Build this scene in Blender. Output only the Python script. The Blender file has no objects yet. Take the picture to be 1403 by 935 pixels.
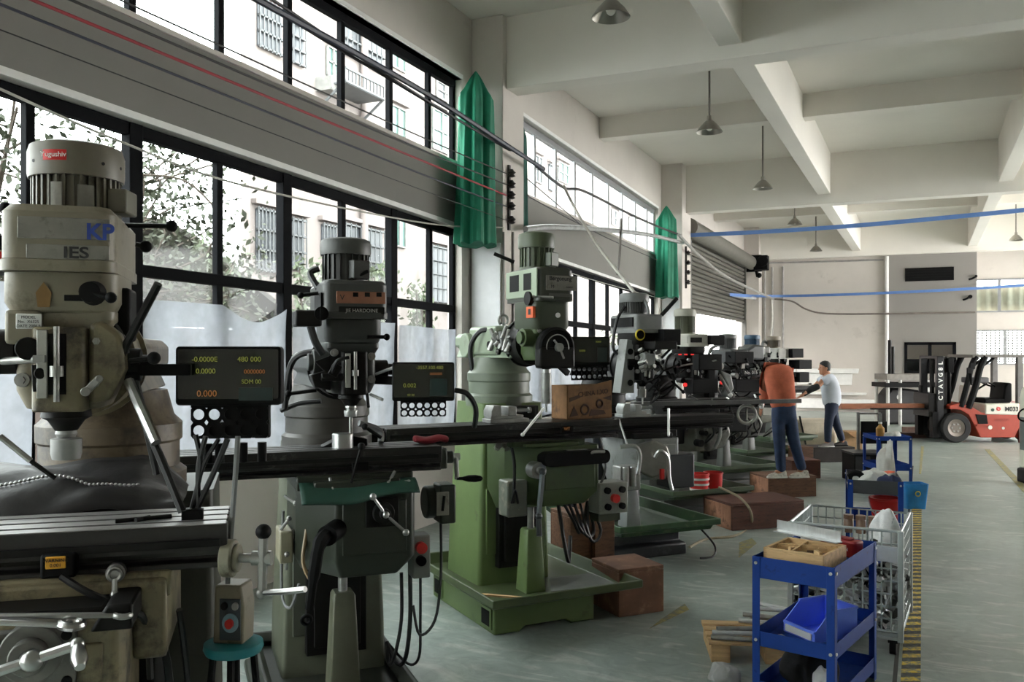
import bpy, math, random
from mathutils import Vector, Matrix, Euler
random.seed(7)
PI = math.pi
SC = bpy.context.scene
COL = SC.collection
# ---------------------------------------------------------------- camera model
FPX, CXP, HOR, CAMH = 1195.0, 701.5, 482.0, 2.0
TH = math.radians(24.26)
SN, CS = math.sin(TH), math.cos(TH)
def cam2w(xc, zc, z=0.0):
    return Vector((-SN*zc + CS*xc, CS*zc + SN*xc, z))
def P(px, py, zc):                      # pixel at camera depth zc
    return cam2w((px-CXP)/FPX*zc, zc, CAMH + (HOR-py)/FPX*zc)
def atH(px, py, h):                     # pixel on the horizontal plane z = h
    return P(px, py, (CAMH-h)*FPX/(py-HOR))
def atX(px, py, X):                     # pixel on the plane x = X
    t = (px-CXP)/FPX
    return P(px, py, X/(CS*t-SN))
def atY(px, py, Y):
    t = (px-CXP)/FPX
    return P(px, py, Y/(CS+SN*t))
# ---------------------------------------------------------------- materials
def lin(c):
    r = []
    for v in c:
        v = v/255.0
        r.append(v/12.92 if v <= .04045 else ((v+.055)/1.055)**2.4)
    return (r[0], r[1], r[2], 1.0)
def mat(name, rgb, rough=.5, metal=0.0, var=.12, scale=6.0, bump=0.0, wear=None, spec=.5, stretch=None, bscale=None):
    m = bpy.data.materials.new(name); m.use_nodes = True
    nt = m.node_tree; N = nt.nodes; Lk = nt.links
    b = N['Principled BSDF']
    b.inputs['Roughness'].default_value = rough
    b.inputs['Metallic'].default_value = metal
    b.inputs['Specular IOR Level'].default_value = spec
    tc = N.new('ShaderNodeTexCoord')
    mp = N.new('ShaderNodeMapping'); Lk.new(tc.outputs['Object'], mp.inputs[0])
    if stretch: mp.inputs['Scale'].default_value = stretch
    nz = N.new('ShaderNodeTexNoise'); nz.inputs['Scale'].default_value = scale
    nz.inputs['Detail'].default_value = 5; nz.inputs['Roughness'].default_value = .6
    Lk.new(mp.outputs[0], nz.inputs['Vector'])
    rp = N.new('ShaderNodeValToRGB')
    c = lin(rgb)
    lo = tuple(max(0, x*(1-var*1.6)) for x in c[:3])+(1,)
    hi = tuple(min(1, x*(1+var*1.6)) for x in c[:3])+(1,)
    rp.color_ramp.elements[0].color = lo; rp.color_ramp.elements[0].position = .3
    rp.color_ramp.elements[1].color = hi; rp.color_ramp.elements[1].position = .7
    Lk.new(nz.outputs['Fac'], rp.inputs[0])
    out = rp.outputs[0]
    if wear:
        n2 = N.new('ShaderNodeTexNoise'); n2.inputs['Scale'].default_value = wear[2] if len(wear) > 2 else scale*2.3
        n2.inputs['Detail'].default_value = 8; n2.inputs['Roughness'].default_value = .7
        Lk.new(mp.outputs[0], n2.inputs['Vector'])
        r2 = N.new('ShaderNodeValToRGB')
        r2.color_ramp.elements[0].position = .62-wear[1]*.35; r2.color_ramp.elements[0].color = (0,0,0,1)
        r2.color_ramp.elements[1].position = .72-wear[1]*.25; r2.color_ramp.elements[1].color = (1,1,1,1)
        Lk.new(n2.outputs['Fac'], r2.inputs[0])
        mx = N.new('ShaderNodeMix'); mx.data_type = 'RGBA'
        Lk.new(r2.outputs[0], mx.inputs[0]); Lk.new(out, mx.inputs[6]); mx.inputs[7].default_value = lin(wear[0])
        out = mx.outputs[2]
    Lk.new(out, b.inputs['Base Color'])
    if bump:
        bn = N.new('ShaderNodeBump'); bn.inputs['Strength'].default_value = bump; bn.inputs['Distance'].default_value = .01
        nb = N.new('ShaderNodeTexNoise'); nb.inputs['Scale'].default_value = bscale or scale*4; nb.inputs['Detail'].default_value = 4
        Lk.new(mp.outputs[0], nb.inputs['Vector'])
        Lk.new(nb.outputs['Fac'], bn.inputs['Height']); Lk.new(bn.outputs[0], b.inputs['Normal'])
    return m
def emis(name, rgb, s):
    m = bpy.data.materials.new(name); m.use_nodes = True
    b = m.node_tree.nodes['Principled BSDF']
    b.inputs['Base Color'].default_value = (0.01,0.01,0.01,1)
    b.inputs['Emission Color'].default_value = lin(rgb); b.inputs['Emission Strength'].default_value = s
    return m
def glassmat(name, tint=(235,240,240), gloss=.015, milky=0.0):
    m = bpy.data.materials.new(name); m.use_nodes = True
    nt = m.node_tree; N = nt.nodes; Lk = nt.links; N.clear()
    o = N.new('ShaderNodeOutputMaterial'); t = N.new('ShaderNodeBsdfTransparent'); g = N.new('ShaderNodeBsdfGlossy')
    t.inputs[0].default_value = lin(tint); g.inputs['Roughness'].default_value = .05
    x = N.new('ShaderNodeMixShader'); x.inputs[0].default_value = gloss
    Lk.new(t.outputs[0], x.inputs[1]); Lk.new(g.outputs[0], x.inputs[2]); last = x
    if milky:
        tl = N.new('ShaderNodeBsdfTranslucent'); tl.inputs[0].default_value = lin((150,153,160))
        df = N.new('ShaderNodeBsdfDiffuse'); df.inputs[0].default_value = lin((140,142,146))
        y0 = N.new('ShaderNodeMixShader'); y0.inputs[0].default_value = .35
        Lk.new(tl.outputs[0], y0.inputs[1]); Lk.new(df.outputs[0], y0.inputs[2])
        y = N.new('ShaderNodeMixShader')
        tc = N.new('ShaderNodeTexCoord'); nz = N.new('ShaderNodeTexNoise'); nz.inputs['Scale'].default_value = 9; nz.inputs['Detail'].default_value = 8
        mr = N.new('ShaderNodeMapRange'); mr.inputs['From Min'].default_value = .35; mr.inputs['From Max'].default_value = .65
        mr.inputs['To Min'].default_value = max(0, milky-.07); mr.inputs['To Max'].default_value = min(1, milky+.07)
        Lk.new(tc.outputs['Object'], nz.inputs['Vector']); Lk.new(nz.outputs['Fac'], mr.inputs['Value']); Lk.new(mr.outputs[0], y.inputs[0])
        Lk.new(x.outputs[0], y.inputs[1]); Lk.new(y0.outputs[0], y.inputs[2]); last = y
    Lk.new(last.outputs[0], o.inputs[0])
    return m
# ---------------------------------------------------------------- mesh builder
def V(*a): return Vector(a)
def frame_of(d):
    d = Vector(d).normalized()
    a = Vector((0,0,1)) if abs(d.z) < .95 else Vector((1,0,0))
    x = d.cross(a).normalized(); y = d.cross(x).normalized()
    return x, y, d
def spline(pts, k=6):
    pts = [Vector(p) for p in pts]
    if len(pts) < 3: return pts
    out = []
    for i in range(len(pts)-1):
        p0 = pts[max(0,i-1)]; p1 = pts[i]; p2 = pts[i+1]; p3 = pts[min(len(pts)-1,i+2)]
        for j in range(k):
            t = j/k
            out.append(.5*((2*p1)+(p2-p0)*t+(2*p0-5*p1+4*p2-p3)*t*t+(3*p1-p0-3*p2+p3)*t**3))
    out.append(pts[-1])
    return out
class MB:
    def __init__(s): s.v = []; s.f = []
    def add(s, vs, fs):
        n = len(s.v); s.v += [tuple(v) for v in vs]; s.f += [tuple(i+n for i in f) for f in fs]; return s
    def box(s, x0, x1, y0, y1, z0, z1, rz=0, about=None, M4=None):
        vs = [Vector((x,y,z)) for z in (z0,z1) for y in (y0,y1) for x in (x0,x1)]
        if rz:
            c = Vector(about) if about else Vector(((x0+x1)/2,(y0+y1)/2,(z0+z1)/2))
            R = Matrix.Rotation(rz, 3, 'Z'); vs = [R@(v-c)+c for v in vs]
        if M4: vs = [M4@v for v in vs]
        return s.add(vs, [(0,2,3,1),(4,5,7,6),(0,1,5,4),(2,6,7,3),(0,4,6,2),(1,3,7,5)])
    def cbox(s, c, sx, sy, sz, rot=None):
        R = Euler(rot).to_matrix() if rot else Matrix.Identity(3)
        c = Vector(c)
        vs = [R@Vector((x*sx/2,y*sy/2,z*sz/2))+c for z in (-1,1) for y in (-1,1) for x in (-1,1)]
        return s.add(vs, [(0,2,3,1),(4,5,7,6),(0,1,5,4),(2,6,7,3),(0,4,6,2),(1,3,7,5)])
    def bar(s, p, q, w, h, up=(0,0,1)):          # rectangular bar between two points
        p, q = Vector(p), Vector(q); d = (q-p).normalized(); u = Vector(up)
        x = d.cross(u)
        if x.length < 1e-4: x = d.cross(Vector((1,0,0)))
        x.normalize(); y = x.cross(d).normalized()
        vs = [c + x*a*w/2 + y*b*h/2 for c in (p,q) for a,b in ((-1,-1),(1,-1),(1,1),(-1,1))]
        return s.add(vs, [(0,1,2,3),(4,7,6,5),(0,4,5,1),(1,5,6,2),(2,6,7,3),(3,7,4,0)])
    def loft(s, rings, cap=True, closed=False):
        n = len(rings[0]); vs = [p for r in rings for p in r]; fs = []
        m = len(rings)
        for i in range(m if closed else m-1):
            for j in range(n):
                a = i*n+j; b = i*n+(j+1)%n; i2 = (i+1)%m
                fs.append((a, b, i2*n+(j+1)%n, i2*n+j))
        if cap and not closed:
            fs.append(tuple(reversed(range(n)))); fs.append(tuple(range((m-1)*n, m*n)))
        return s.add(vs, fs)
    def cyl(s, p, q, r, r2=None, n=16):
        p, q = Vector(p), Vector(q); x, y, d = frame_of(q-p); r2 = r if r2 is None else r2
        A = [p + (x*math.cos(2*PI*i/n)+y*math.sin(2*PI*i/n))*r for i in range(n)]
        B = [q + (x*math.cos(2*PI*i/n)+y*math.sin(2*PI*i/n))*r2 for i in range(n)]
        return s.loft([A,B])
    def lathe(s, prof, c=(0,0,0), axis=(0,0,1), n=28, cap=True):
        x, y, d = frame_of(axis); c = Vector(c)
        rings = [[c + d*h + (x*math.cos(2*PI*i/n)+y*math.sin(2*PI*i/n))*max(r,1e-4) for i in range(n)] for r,h in prof]
        return s.loft(rings, cap)
    def tube(s, pts, r, n=8, k=6, smooth=True):
        pts = spline(pts, k) if smooth else [Vector(p) for p in pts]
        rings = []; x = None
        for i, p in enumerate(pts):
            d = (pts[min(i+1,len(pts)-1)]-pts[max(i-1,0)])
            if d.length < 1e-7: continue
            d.normalize()
            if x is None: x = frame_of(d)[0]
            x = (x - d*x.dot(d))
            if x.length < 1e-5: x = frame_of(d)[0]
            x.normalize(); y = d.cross(x)
            rr = r[min(i,len(r)-1)] if isinstance(r,(list,tuple)) else r
            rings.append([p+(x*math.cos(2*PI*j/n)+y*math.sin(2*PI*j/n))*rr for j in range(n)])
        return s.loft(rings)
    def ball(s, c, r, n=12, sc=(1,1,1)):
        c = Vector(c); rings = []
        m = max(4, n//2)
        for i in range(m+1):
            a = -PI/2 + PI*i/m
            rings.append([c+Vector((math.cos(a)*math.cos(2*PI*j/n)*r*sc[0], math.cos(a)*math.sin(2*PI*j/n)*r*sc[1], math.sin(a)*r*sc[2])) for j in range(n)])
        rings[0] = [c+Vector((1e-4*math.cos(2*PI*j/n),1e-4*math.sin(2*PI*j/n),-r*sc[2])) for j in range(n)]
        rings[-1] = [c+Vector((1e-4*math.cos(2*PI*j/n),1e-4*math.sin(2*PI*j/n),r*sc[2])) for j in range(n)]
        return s.loft(rings)
    def prism(s, poly, a, b, plane='xy'):
        def m(p, h):
            return Vector((p[0],p[1],h)) if plane == 'xy' else (Vector((p[0],h,p[1])) if plane == 'xz' else Vector((h,p[0],p[1])))
        return s.loft([[m(p,a) for p in poly],[m(p,b) for p in poly]])
    def torus(s, c, R, r, axis=(0,0,1), n=28, m=8):
        x, y, d = frame_of(axis); c = Vector(c); rings = []
        for i in range(n):
            e = x*math.cos(2*PI*i/n)+y*math.sin(2*PI*i/n)
            rings.append([c+e*(R+r*math.cos(2*PI*j/m))+d*r*math.sin(2*PI*j/m) for j in range(m)])
        return s.loft(rings, closed=True)
    def grid(s, fn, nu, nv):                     # fn(i/nu, j/nv) -> point
        vs = [fn(i/nu, j/nv) for i in range(nu+1) for j in range(nv+1)]
        fs = [(i*(nv+1)+j, (i+1)*(nv+1)+j, (i+1)*(nv+1)+j+1, i*(nv+1)+j+1) for i in range(nu) for j in range(nv)]
        return s.add(vs, fs)
    def mesh(s, name, smooth=True, ang=35):
        me = bpy.data.meshes.new(name); me.from_pydata(s.v, [], s.f); me.validate(); me.update()
        import bmesh
        b = bmesh.new(); b.from_mesh(me); bmesh.ops.recalc_face_normals(b, faces=b.faces); b.to_mesh(me); b.free()
        if smooth:
            me.polygons.foreach_set('use_smooth', [True]*len(me.polygons))
            try: me.set_sharp_from_angle(angle=math.radians(ang))
            except Exception: pass
        return me
    def build(s, name, m, parent=None, bevel=0, seg=2, smooth=True, solid=0, sub=0, label=None):
        o = bpy.data.objects.new(name, s.mesh(name, smooth)); COL.objects.link(o)
        if m: o.data.materials.append(m)
        if parent: o.parent = parent
        if sub:
            d = o.modifiers.new('s','SUBSURF'); d.levels = sub; d.render_levels = sub
        if solid:
            d = o.modifiers.new('t','SOLIDIFY'); d.thickness = solid; d.offset = 0
        if bevel:
            d = o.modifiers.new('b','BEVEL'); d.width = bevel; d.segments = seg; d.limit_method = 'ANGLE'; d.angle_limit = math.radians(40)
        if label: o['label'] = label
        return o
def rrect(x0, x1, y0, y1, r, n=5):
    out = []
    for cx, cy, a in ((x1-r,y1-r,0),(x0+r,y1-r,PI/2),(x0+r,y0+r,PI),(x1-r,y0+r,1.5*PI)):
        for i in range(n+1):
            t = a+PI/2*i/n; out.append((cx+r*math.cos(t), cy+r*math.sin(t)))
    return out
def rect(x0, x1, y0, y1): return [(x0,y0),(x1,y0),(x1,y1),(x0,y1)]
def tag(o, label, cat, group=None, kind=None):
    o['label'] = label; o['category'] = cat
    if group: o['group'] = group
    if kind: o['kind'] = kind
    return o
def empty(name, loc, rz=0.0, label=None, cat=None, group=None):
    o = bpy.data.objects.new(name, None); COL.objects.link(o)
    o.location = loc; o.rotation_euler = (0,0,rz); o.empty_display_size = .1
    if label: tag(o, label, cat, group)
    return o
def struct(o, label=None):
    o['kind'] = 'structure'
    if label: o['label'] = label
    return o
def text(name, body, size, loc, rot, m, parent=None, ext=.0006, align='CENTER', bold=0.0, sx=1.0):
    cu = bpy.data.curves.new(name, 'FONT'); cu.body = body; cu.size = size; cu.extrude = ext
    cu.align_x = align; cu.align_y = 'CENTER'; cu.offset = bold
    o = bpy.data.objects.new(name, cu); COL.objects.link(o)
    o.location = loc; o.rotation_euler = rot; o.scale = (sx,1,1)
    cu.materials.append(m)
    if parent: o.parent = parent
    TEXTS.append(o)
    return o
TEXTS = []
FRONT = (PI/2, 0, 0)                              # text facing local -y
def dup(o, parent=None):
    c = o.copy(); COL.objects.link(c)
    if parent: c.parent = parent
    for ch in list(o.children): dup(ch, c)
    return c
# ================================================================ room shell
wallM = mat('wall_paint', (200,194,187), .85, var=.04, scale=.7, bump=.05, bscale=30, wear=((188,182,175),.05,1.3))
ceilM = mat('ceiling_paint', (222,218,210), .9, var=.03, scale=.5)
greyM = mat('grey_partition_paint', (138,134,130), .8, var=.03, scale=.8)
spanM = mat('spandrel_shade', (128,126,121), .85, var=.03, scale=.9)
frameM = mat('dark_window_frame', (15,16,19), .8, var=.1, spec=.1)
alumM = mat('aluminium_frame', (150,152,154), .4, metal=.5, var=.05)
glassM = glassmat('window_glass')
filmM = glassmat('translucent_film', milky=.78)
blackM = mat('black_plastic', (11,11,12), .6, var=.1, spec=.15)
rubberM = mat('black_rubber', (11,11,12), .65, var=.15, spec=.15)
chromeM = mat('chrome_steel', (176,176,174), .3, metal=1, var=.06, scale=12)
steelM = mat('worn_steel', (150,150,146), .38, metal=.6, var=.18, scale=9)
whiteM = mat('white_paint', (225,225,222), .6, var=.04)
redM = mat('red_plastic', (196,30,28), .4, var=.08)

# floor: worn green-grey sealed concrete
def floor_mat():
    m = bpy.data.materials.new('sealed_concrete_floor'); m.use_nodes = True
    nt = m.node_tree; N = nt.nodes; L = nt.links; b = N['Principled BSDF']
    tc = N.new('ShaderNodeTexCoord')
    n1 = N.new('ShaderNodeTexNoise'); n1.inputs['Scale'].default_value = .55; n1.inputs['Detail'].default_value = 6
    n2 = N.new('ShaderNodeTexNoise'); n2.inputs['Scale'].default_value = 5; n2.inputs['Detail'].default_value = 9; n2.inputs['Roughness'].default_value = .7; n2.inputs['Distortion'].default_value = 1.5
    mp = N.new('ShaderNodeMapping'); mp.inputs['Scale'].default_value = (.5,1.6,1); L.new(tc.outputs['Object'], mp.inputs[0])
    n3 = N.new('ShaderNodeTexNoise'); n3.inputs['Scale'].default_value = 2.2; n3.inputs['Detail'].default_value = 8; n3.inputs['Distortion'].default_value = 2.5
    for n in (n1, n2): L.new(tc.outputs['Object'], n.inputs['Vector'])
    L.new(mp.outputs[0], n3.inputs['Vector'])
    r1 = N.new('ShaderNodeValToRGB'); r1.color_ramp.elements[0].color = lin((134,146,140)); r1.color_ramp.elements[1].color = lin((166,176,170))
    r1.color_ramp.elements[0].position = .35; r1.color_ramp.elements[1].position = .65
    L.new(n1.outputs['Fac'], r1.inputs[0])
    r2 = N.new('ShaderNodeValToRGB'); r2.color_ramp.elements[0].color = (0,0,0,1); r2.color_ramp.elements[1].color = (1,1,1,1)
    r2.color_ramp.elements[0].position = .56; r2.color_ramp.elements[1].position = .68
    L.new(n3.outputs['Fac'], r2.inputs[0])
    mx = N.new('ShaderNodeMix'); mx.data_type = 'RGBA'; L.new(r1.outputs[0], mx.inputs[6]); mx.inputs[7].default_value = lin((196,199,192))
    ml = N.new('ShaderNodeMath'); ml.operation = 'MULTIPLY'; ml.inputs[1].default_value = .75; L.new(r2.outputs[0], ml.inputs[0]); L.new(ml.outputs[0], mx.inputs[0])
    r3 = N.new('ShaderNodeValToRGB'); r3.color_ramp.elements[0].color = (.62,.62,.62,1); r3.color_ramp.elements[1].color = (1.12,1.12,1.12,1)
    r3.color_ramp.elements[0].position = .3; r3.color_ramp.elements[1].position = .62
    L.new(n2.outputs['Fac'], r3.inputs[0])
    m2 = N.new('ShaderNodeMix'); m2.data_type = 'RGBA'; m2.blend_type = 'MULTIPLY'; m2.inputs[0].default_value = .8
    L.new(mx.outputs[2], m2.inputs[6]); L.new(r3.outputs[0], m2.inputs[7]); L.new(m2.outputs[2], b.inputs['Base Color'])
    rr = N.new('ShaderNodeMapRange'); rr.inputs['To Min'].default_value = .22; rr.inputs['To Max'].default_value = .5
    L.new(n2.outputs['Fac'], rr.inputs['Value']); L.new(rr.outputs[0], b.inputs['Roughness'])
    bp = N.new('ShaderNodeBump'); bp.inputs['Strength'].default_value = .12; bp.inputs['Distance'].default_value = .01
    L.new(n2.outputs['Fac'], bp.inputs['Height']); L.new(bp.outputs[0], b.inputs['Normal'])
    return m
floorM = floor_mat()
RW = (15.0, 1.0, 5.35)      # right wall: openings start, sill, head
XW, YB, YE, XR, ZC = -5.0, -5.0, 31.0, 11.0, 6.2
struct(MB().box(XW-.25, XR+.3, YB-.3, 40, -.12, 0).build('floor', floorM))
struct(MB().box(XW-.25, XR+.3, YB-.3, 40, ZC, ZC+.2).build('ceiling', ceilM))
# heights along the left wall (they fall slightly towards the far end)
hd = lambda y: 3.78-.0275*y
tr = lambda y: 2.66-.014*y
us = lambda y: 4.46-.0175*y
uh = lambda y: 5.37 if y < 10.1 else 5.70-.028*y
SILL = 1.0
def yz(mb, y0, y1, b0, t0, b1, t1, x0, x1):      # slab in the wall whose lower/upper edges run from y0 to y1
    mb.prism([(y0,b0),(y1,b1),(y1,t1),(y0,t0)], x0, x1, 'yz')
wl = MB(); 
for a, b in ((YB, 9.58), (10.45, 19.0)):
    yz(wl, a, b, 0, SILL, 0, SILL, XW-.2, XW)
    yz(wl, a, b, hd(a), us(a), hd(b), us(b), XW-.2, XW)
    yz(wl, a, b, uh(a), ZC, uh(b), ZC, XW-.2, XW)
for a, b in ((9.58, 10.45), (19.0, 21.7), (29.9, YE)):
    yz(wl, a, b, 0, ZC, 0, ZC, XW-.2, XW)
yz(wl, 21.7, 29.9, 5.25, ZC, 5.25, ZC, XW-.2, XW)
struct(wl.build('wall_left', wallM))
# columns against the left wall
struct(MB().box(XW, -4.56, 9.84, 10.5, 0, ZC).build('trim_1', wallM, bevel=.012))
struct(MB().box(XW, -4.52, 19.25, 20.1, 0, ZC).build('trim_2', wallM, bevel=.012))
struct(MB().box(XW, -4.5, 30.3, YE, 0, ZC).build('trim_3', wallM, bevel=.012))
# main cross beams, half-bay beams, joists
tn = 4
def beam(x0, x1, y0, y1, z0, m=ceilM):
    global tn
    struct(MB().box(x0, x1, y0, y1, z0, ZC+.02).build('trim_%d' % tn, m, bevel=.01)); tn += 1
beam(XW, XR, -.2, .15, 5.3); beam(XW, XR, 9.95, 10.3, 5.3); beam(XW, XR, 19.6, 19.95, 5.14); beam(XW, XR, 30.72, 31.05, 5.13)
beam(XW, XR, 4.8, 5.08, 5.82); beam(XW, XR, 14.9, 15.2, 5.82); beam(XW, XR, 25.2, 25.5, 5.75)
def joist(xa, xb, w, y0, y1, zb):
    global tn
    struct(MB().prism([(xa,y0),(xa+w,y0),(xb+w,y1),(xb,y1)], zb, ZC+.02, 'xy').build('trim_%d' % tn, ceilM, bevel=.008)); tn += 1
for X in (-1.92, 1.45, 5.0, 8.4):
    joist(X-.2, X, .26, YB, 9.95, 5.45); joist(X+.06, X+.22, .26, 10.3, 19.6, 5.34); joist(X+.14, X+.34, .26, 19.95, 30.72, 5.3)
    joist(X+.2, X+.4, .26, 31.05, 38, 5.3)
# end wall, grey partition, room beyond
XP0, XP1 = -.54, 2.05
struct(MB().box(XW-.2, XP0, YE, YE+.2, 0, ZC).build('wall_end', wallM))
pw = MB()
wx0, wx1 = atY(1239,490,YE-.1).x, atY(1310,490,YE-.1).x
wz1, wz0 = atY(1275,469,YE-.1).z, atY(1275,513,YE-.1).z
pw.box(XP0, wx0, YE-.1, YE+.12, 0, ZC); pw.box(wx1, XP1, YE-.1, YE+.12, 0, ZC)
pw.box(wx0, wx1, YE-.1, YE+.12, 0, wz0); pw.box(wx0, wx1, YE-.1, YE+.12, wz1, ZC)
struct(pw.build('wall_partition', greyM))
struct(MB().box(XP1-.15, XP1, YE+.12, 37, 0, ZC).build('wall_office', greyM))
struct(MB().box(XW, XP1, 34.5, 34.6, 0, ZC).build('wall_office_back', wallM))
# far wall with two rows of windows beyond the partition
YF = 37.0
fw = MB()
zz = lambda py: atY(1370,py,YF).z
w1, w0, v1, v0 = zz(382), zz(428), zz(452), zz(500)
fw.box(XP1-.15, XR, YF, YF+.2, 0, v0); fw.box(XP1-.15, XR, YF, YF+.2, v1, w0); fw.box(XP1-.15, XR, YF, YF+.2, w1, ZC)
struct(fw.build('wall_far', wallM))
# right and rear walls (out of the picture) with tall openings that let the daylight in
rw = MB()
rw.box(XR, XR+.2, YB, 37, 0, RW[1]); rw.box(XR, XR+.2, YB, 37, RW[2], ZC); rw.box(XR, XR+.2, YB, RW[0], RW[1], RW[2])
for y in range(-5, 38, 4):
    if y > RW[0]-2: rw.box(XR-.1, XR+.2, y-.35, y+.35, RW[1], RW[2])
struct(rw.build('wall_right', wallM))
bk = MB(); bk.box(XW-.2, XR+.2, YB-.2, YB, 0, ZC)
struct(bk.build('wall_rear', wallM))
# ---------------------------------------------------------------- left-wall windows
XG = XW-.12
def vb(mb, y, z0, z1, w, d=.06): mb.box(XG-d/2, XG+d/2, y-w/2, y+w/2, z0, z1)
def sl(mb, y0, y1, f, w, off=0, d=.07): yz(mb, y0, y1, f(y0)+off-w/2, f(y0)+off+w/2, f(y1)+off-w/2, f(y1)+off+w/2, XG-d/2, XG+d/2)
Yof = lambda px: -.4506*5.12+1437.7*5.12/5/(1240-px)*5
wn = 0
def window(y0, y1, zl, zh, mull, heavy, trans, m):
    global wn
    wn += 1
    f = MB()
    sl(f, y0, y1, zl, .07, .035); sl(f, y0, y1, zh, .09, -.045)
    if trans: sl(f, y0, y1, tr, .09)
    for y in [y0+.03]+mull+[y1-.03]:
        vb(f, y, zl(y), zh(y), .12 if y in heavy else .065, .09 if y in heavy else .06)
    o = struct(f.build('window_%d' % wn, m, bevel=.006))
    g = MB().prism([(y0,zl(y0)),(y1,zl(y1)),(y1,zh(y1)),(y0,zh(y0))], XG-.004, XG+.004, 'yz').build('pane', glassM, o)
    return o
low = [Yof(p) for p in (38,181,298,389,468,536,588)]
heavy1 = [low[1], low[3], low[5]]
pre = [low[0]-.86*i for i in range(1,9)]
window(YB, 9.58, lambda y: SILL, hd, pre+low, heavy1+pre[1::2], True, frameM)
upm = [Yof(p) for p in (300,394,467,533,586)]
window(YB, 9.58, us, uh, [upm[0]-.9*i for i in range(1,10)]+upm, [], False, frameM)
low2 = [10.5+.87*i for i in range(1,10)]
window(10.5, 19.0, lambda y: SILL, hd, low2, low2[1::3], True, frameM)
upm2 = [Yof(p) for p in (731,760,786,810,832,851,869,885)]
window(10.5, 19.0, us, uh, upm2, [], False, alumM)
# reveals / sills, pale strips under the heads
for a, b in ((YB, 9.58), (10.5, 19.0)):
    s = MB(); s.box(XW-.2, XW+.05, a, b, SILL-.05, SILL); struct(s.build('trim_%d' % tn, wallM, bevel=.006)); tn += 1
    s = MB(); yz(s, a, b, us(a)-.02, us(a)+.02, us(b)-.02, us(b)+.02, XW-.2, XW+.03); struct(s.build('trim_%d' % tn, wallM)); tn += 1
    s = MB(); yz(s, a, b, hd(a)-.0, hd(a)+.05, hd(b)-.0, hd(b)+.05, XW-.2, XW+.015); struct(s.build('trim_%d' % tn, whiteM)); tn += 1
    s = MB(); yz(s, a, b, uh(a)-.0, uh(a)+.05, uh(b)-.0, uh(b)+.05, XW-.2, XW+.02); struct(s.build('trim_%d' % tn, whiteM)); tn += 1
# spandrel band: the shade on it is put into a duller grey
for a, b in ((YB, 9.83), (10.5, 19.24)):
    s = MB(); yz(s, a, b, hd(a)+.05, us(a)-.02, hd(b)+.05, us(b)-.02, XW-.01, XW+.012); struct(s.build('trim_%d' % tn, spanM)); tn += 1
# far windows
def farwin(z0, z1, mx):
    global wn
    wn += 1
    f = MB(); f.box(XP1, XR, YF-.06, YF+.06, z0, z0+.06); f.box(XP1, XR, YF-.06, YF+.06, z1-.06, z1)
    for x in mx: f.box(x-.05, x+.05, YF-.05, YF+.05, z0, z1)
    o = struct(f.build('window_%d' % wn, alumM)); MB().box(XP1, XR, YF+.0, YF+.008, z0, z1).build('pane', glassM, o)
xm = atY(1369,405,YF).x
farwin(w0, w1, [xm+i*1.45 for i in range(6)]); xm2 = atY(1377,470,YF).x; farwin(v0, v1, [xm2+i*1.45 for i in range(6)])
# office window in the partition
wn += 1
f = MB(); y0, y1 = YE-.13, YE+.14
for a, b, c, d in ((wx0,wx1,wz0,wz0+.09),(wx0,wx1,wz1-.09,wz1),(wx0,wx0+.09,wz0,wz1),(wx1-.09,wx1,wz0,wz1),((wx0+wx1)/2-.05,(wx0+wx1)/2+.05,wz0,wz1),(wx0,wx1,wz0+.42,wz0+.48)):
    f.box(a,b,y0,y1,c,d)
o = struct(f.build('window_%d' % wn, frameM)); MB().box(wx0, wx1, YE, YE+.008, wz0, wz1).build('pane', glassM, o)
MB().box(wx0, wx1, YE+.02, YE+.03, wz0, wz0+.42).build('blind', blackM, o)
# roller door on the left wall
def rib_mat():
    m = mat('roller_slat_metal', (104,102,95), .5, metal=.25, var=.08)
    return m
slatM = rib_mat(); darkslatM = mat('slat_shadow_gap',(52,50,46),.6)
d = struct(MB().cyl((-4.72,20.75,4.98),(-4.72,30.1,4.98),.22,n=24).build('door_1', slatM))
cu = MB(); n = 17
for i in range(n):
    z1_ = 5.05-i*.121; z0_ = z1_-.121
    a, b = 21.7, 29.85
    cu.prism([(z0_, -4.93),(z0_+.03,-4.90),(z0_+.09,-4.90),(z1_-.008,-4.95),(z1_,-4.97),(z0_,-4.97)], a, b, 'xy') if False else None
    pts = [(-4.985,z0_),(-4.93,z0_+.012),(-4.905,z0_+.05),(-4.93,z0_+.10),(-4.985,z1_-.004)]
    cu.loft([[Vector((x,a,z)) for x,z in pts],[Vector((x,b,z-.012)) for x,z in pts]])
cu.build('curtain', slatM, d); MB().box(-4.998,-4.988,21.7,29.85,5.05-17*.121,5.2).build('backing', darkslatM, d)
MB().box(-4.99,-4.86,21.62,21.74,0,5.1).box(-4.99,-4.86,29.82,29.94,0,5.1).build('guide_rail', mat('rail_metal',(96,96,92),.5,metal=.4), d)
MB().box(-4.95,-4.4,30.1,30.3,4.7,5.25).build('drum_bracket', frameM, d)
MB().box(-4.60,-4.15,29.75,30.18,4.72,5.2).cyl((-4.3,29.9,5.0),(-4.3,29.7,5.0),.18).build('drive_motor', blackM, d, bevel=.02)
MB().cyl((-4.55,30.0,4.72),(-4.5,30.0,4.5),.05).ball((-4.45,29.98,4.55),.09).build('hand_chain_wheel', blackM, d)
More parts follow.
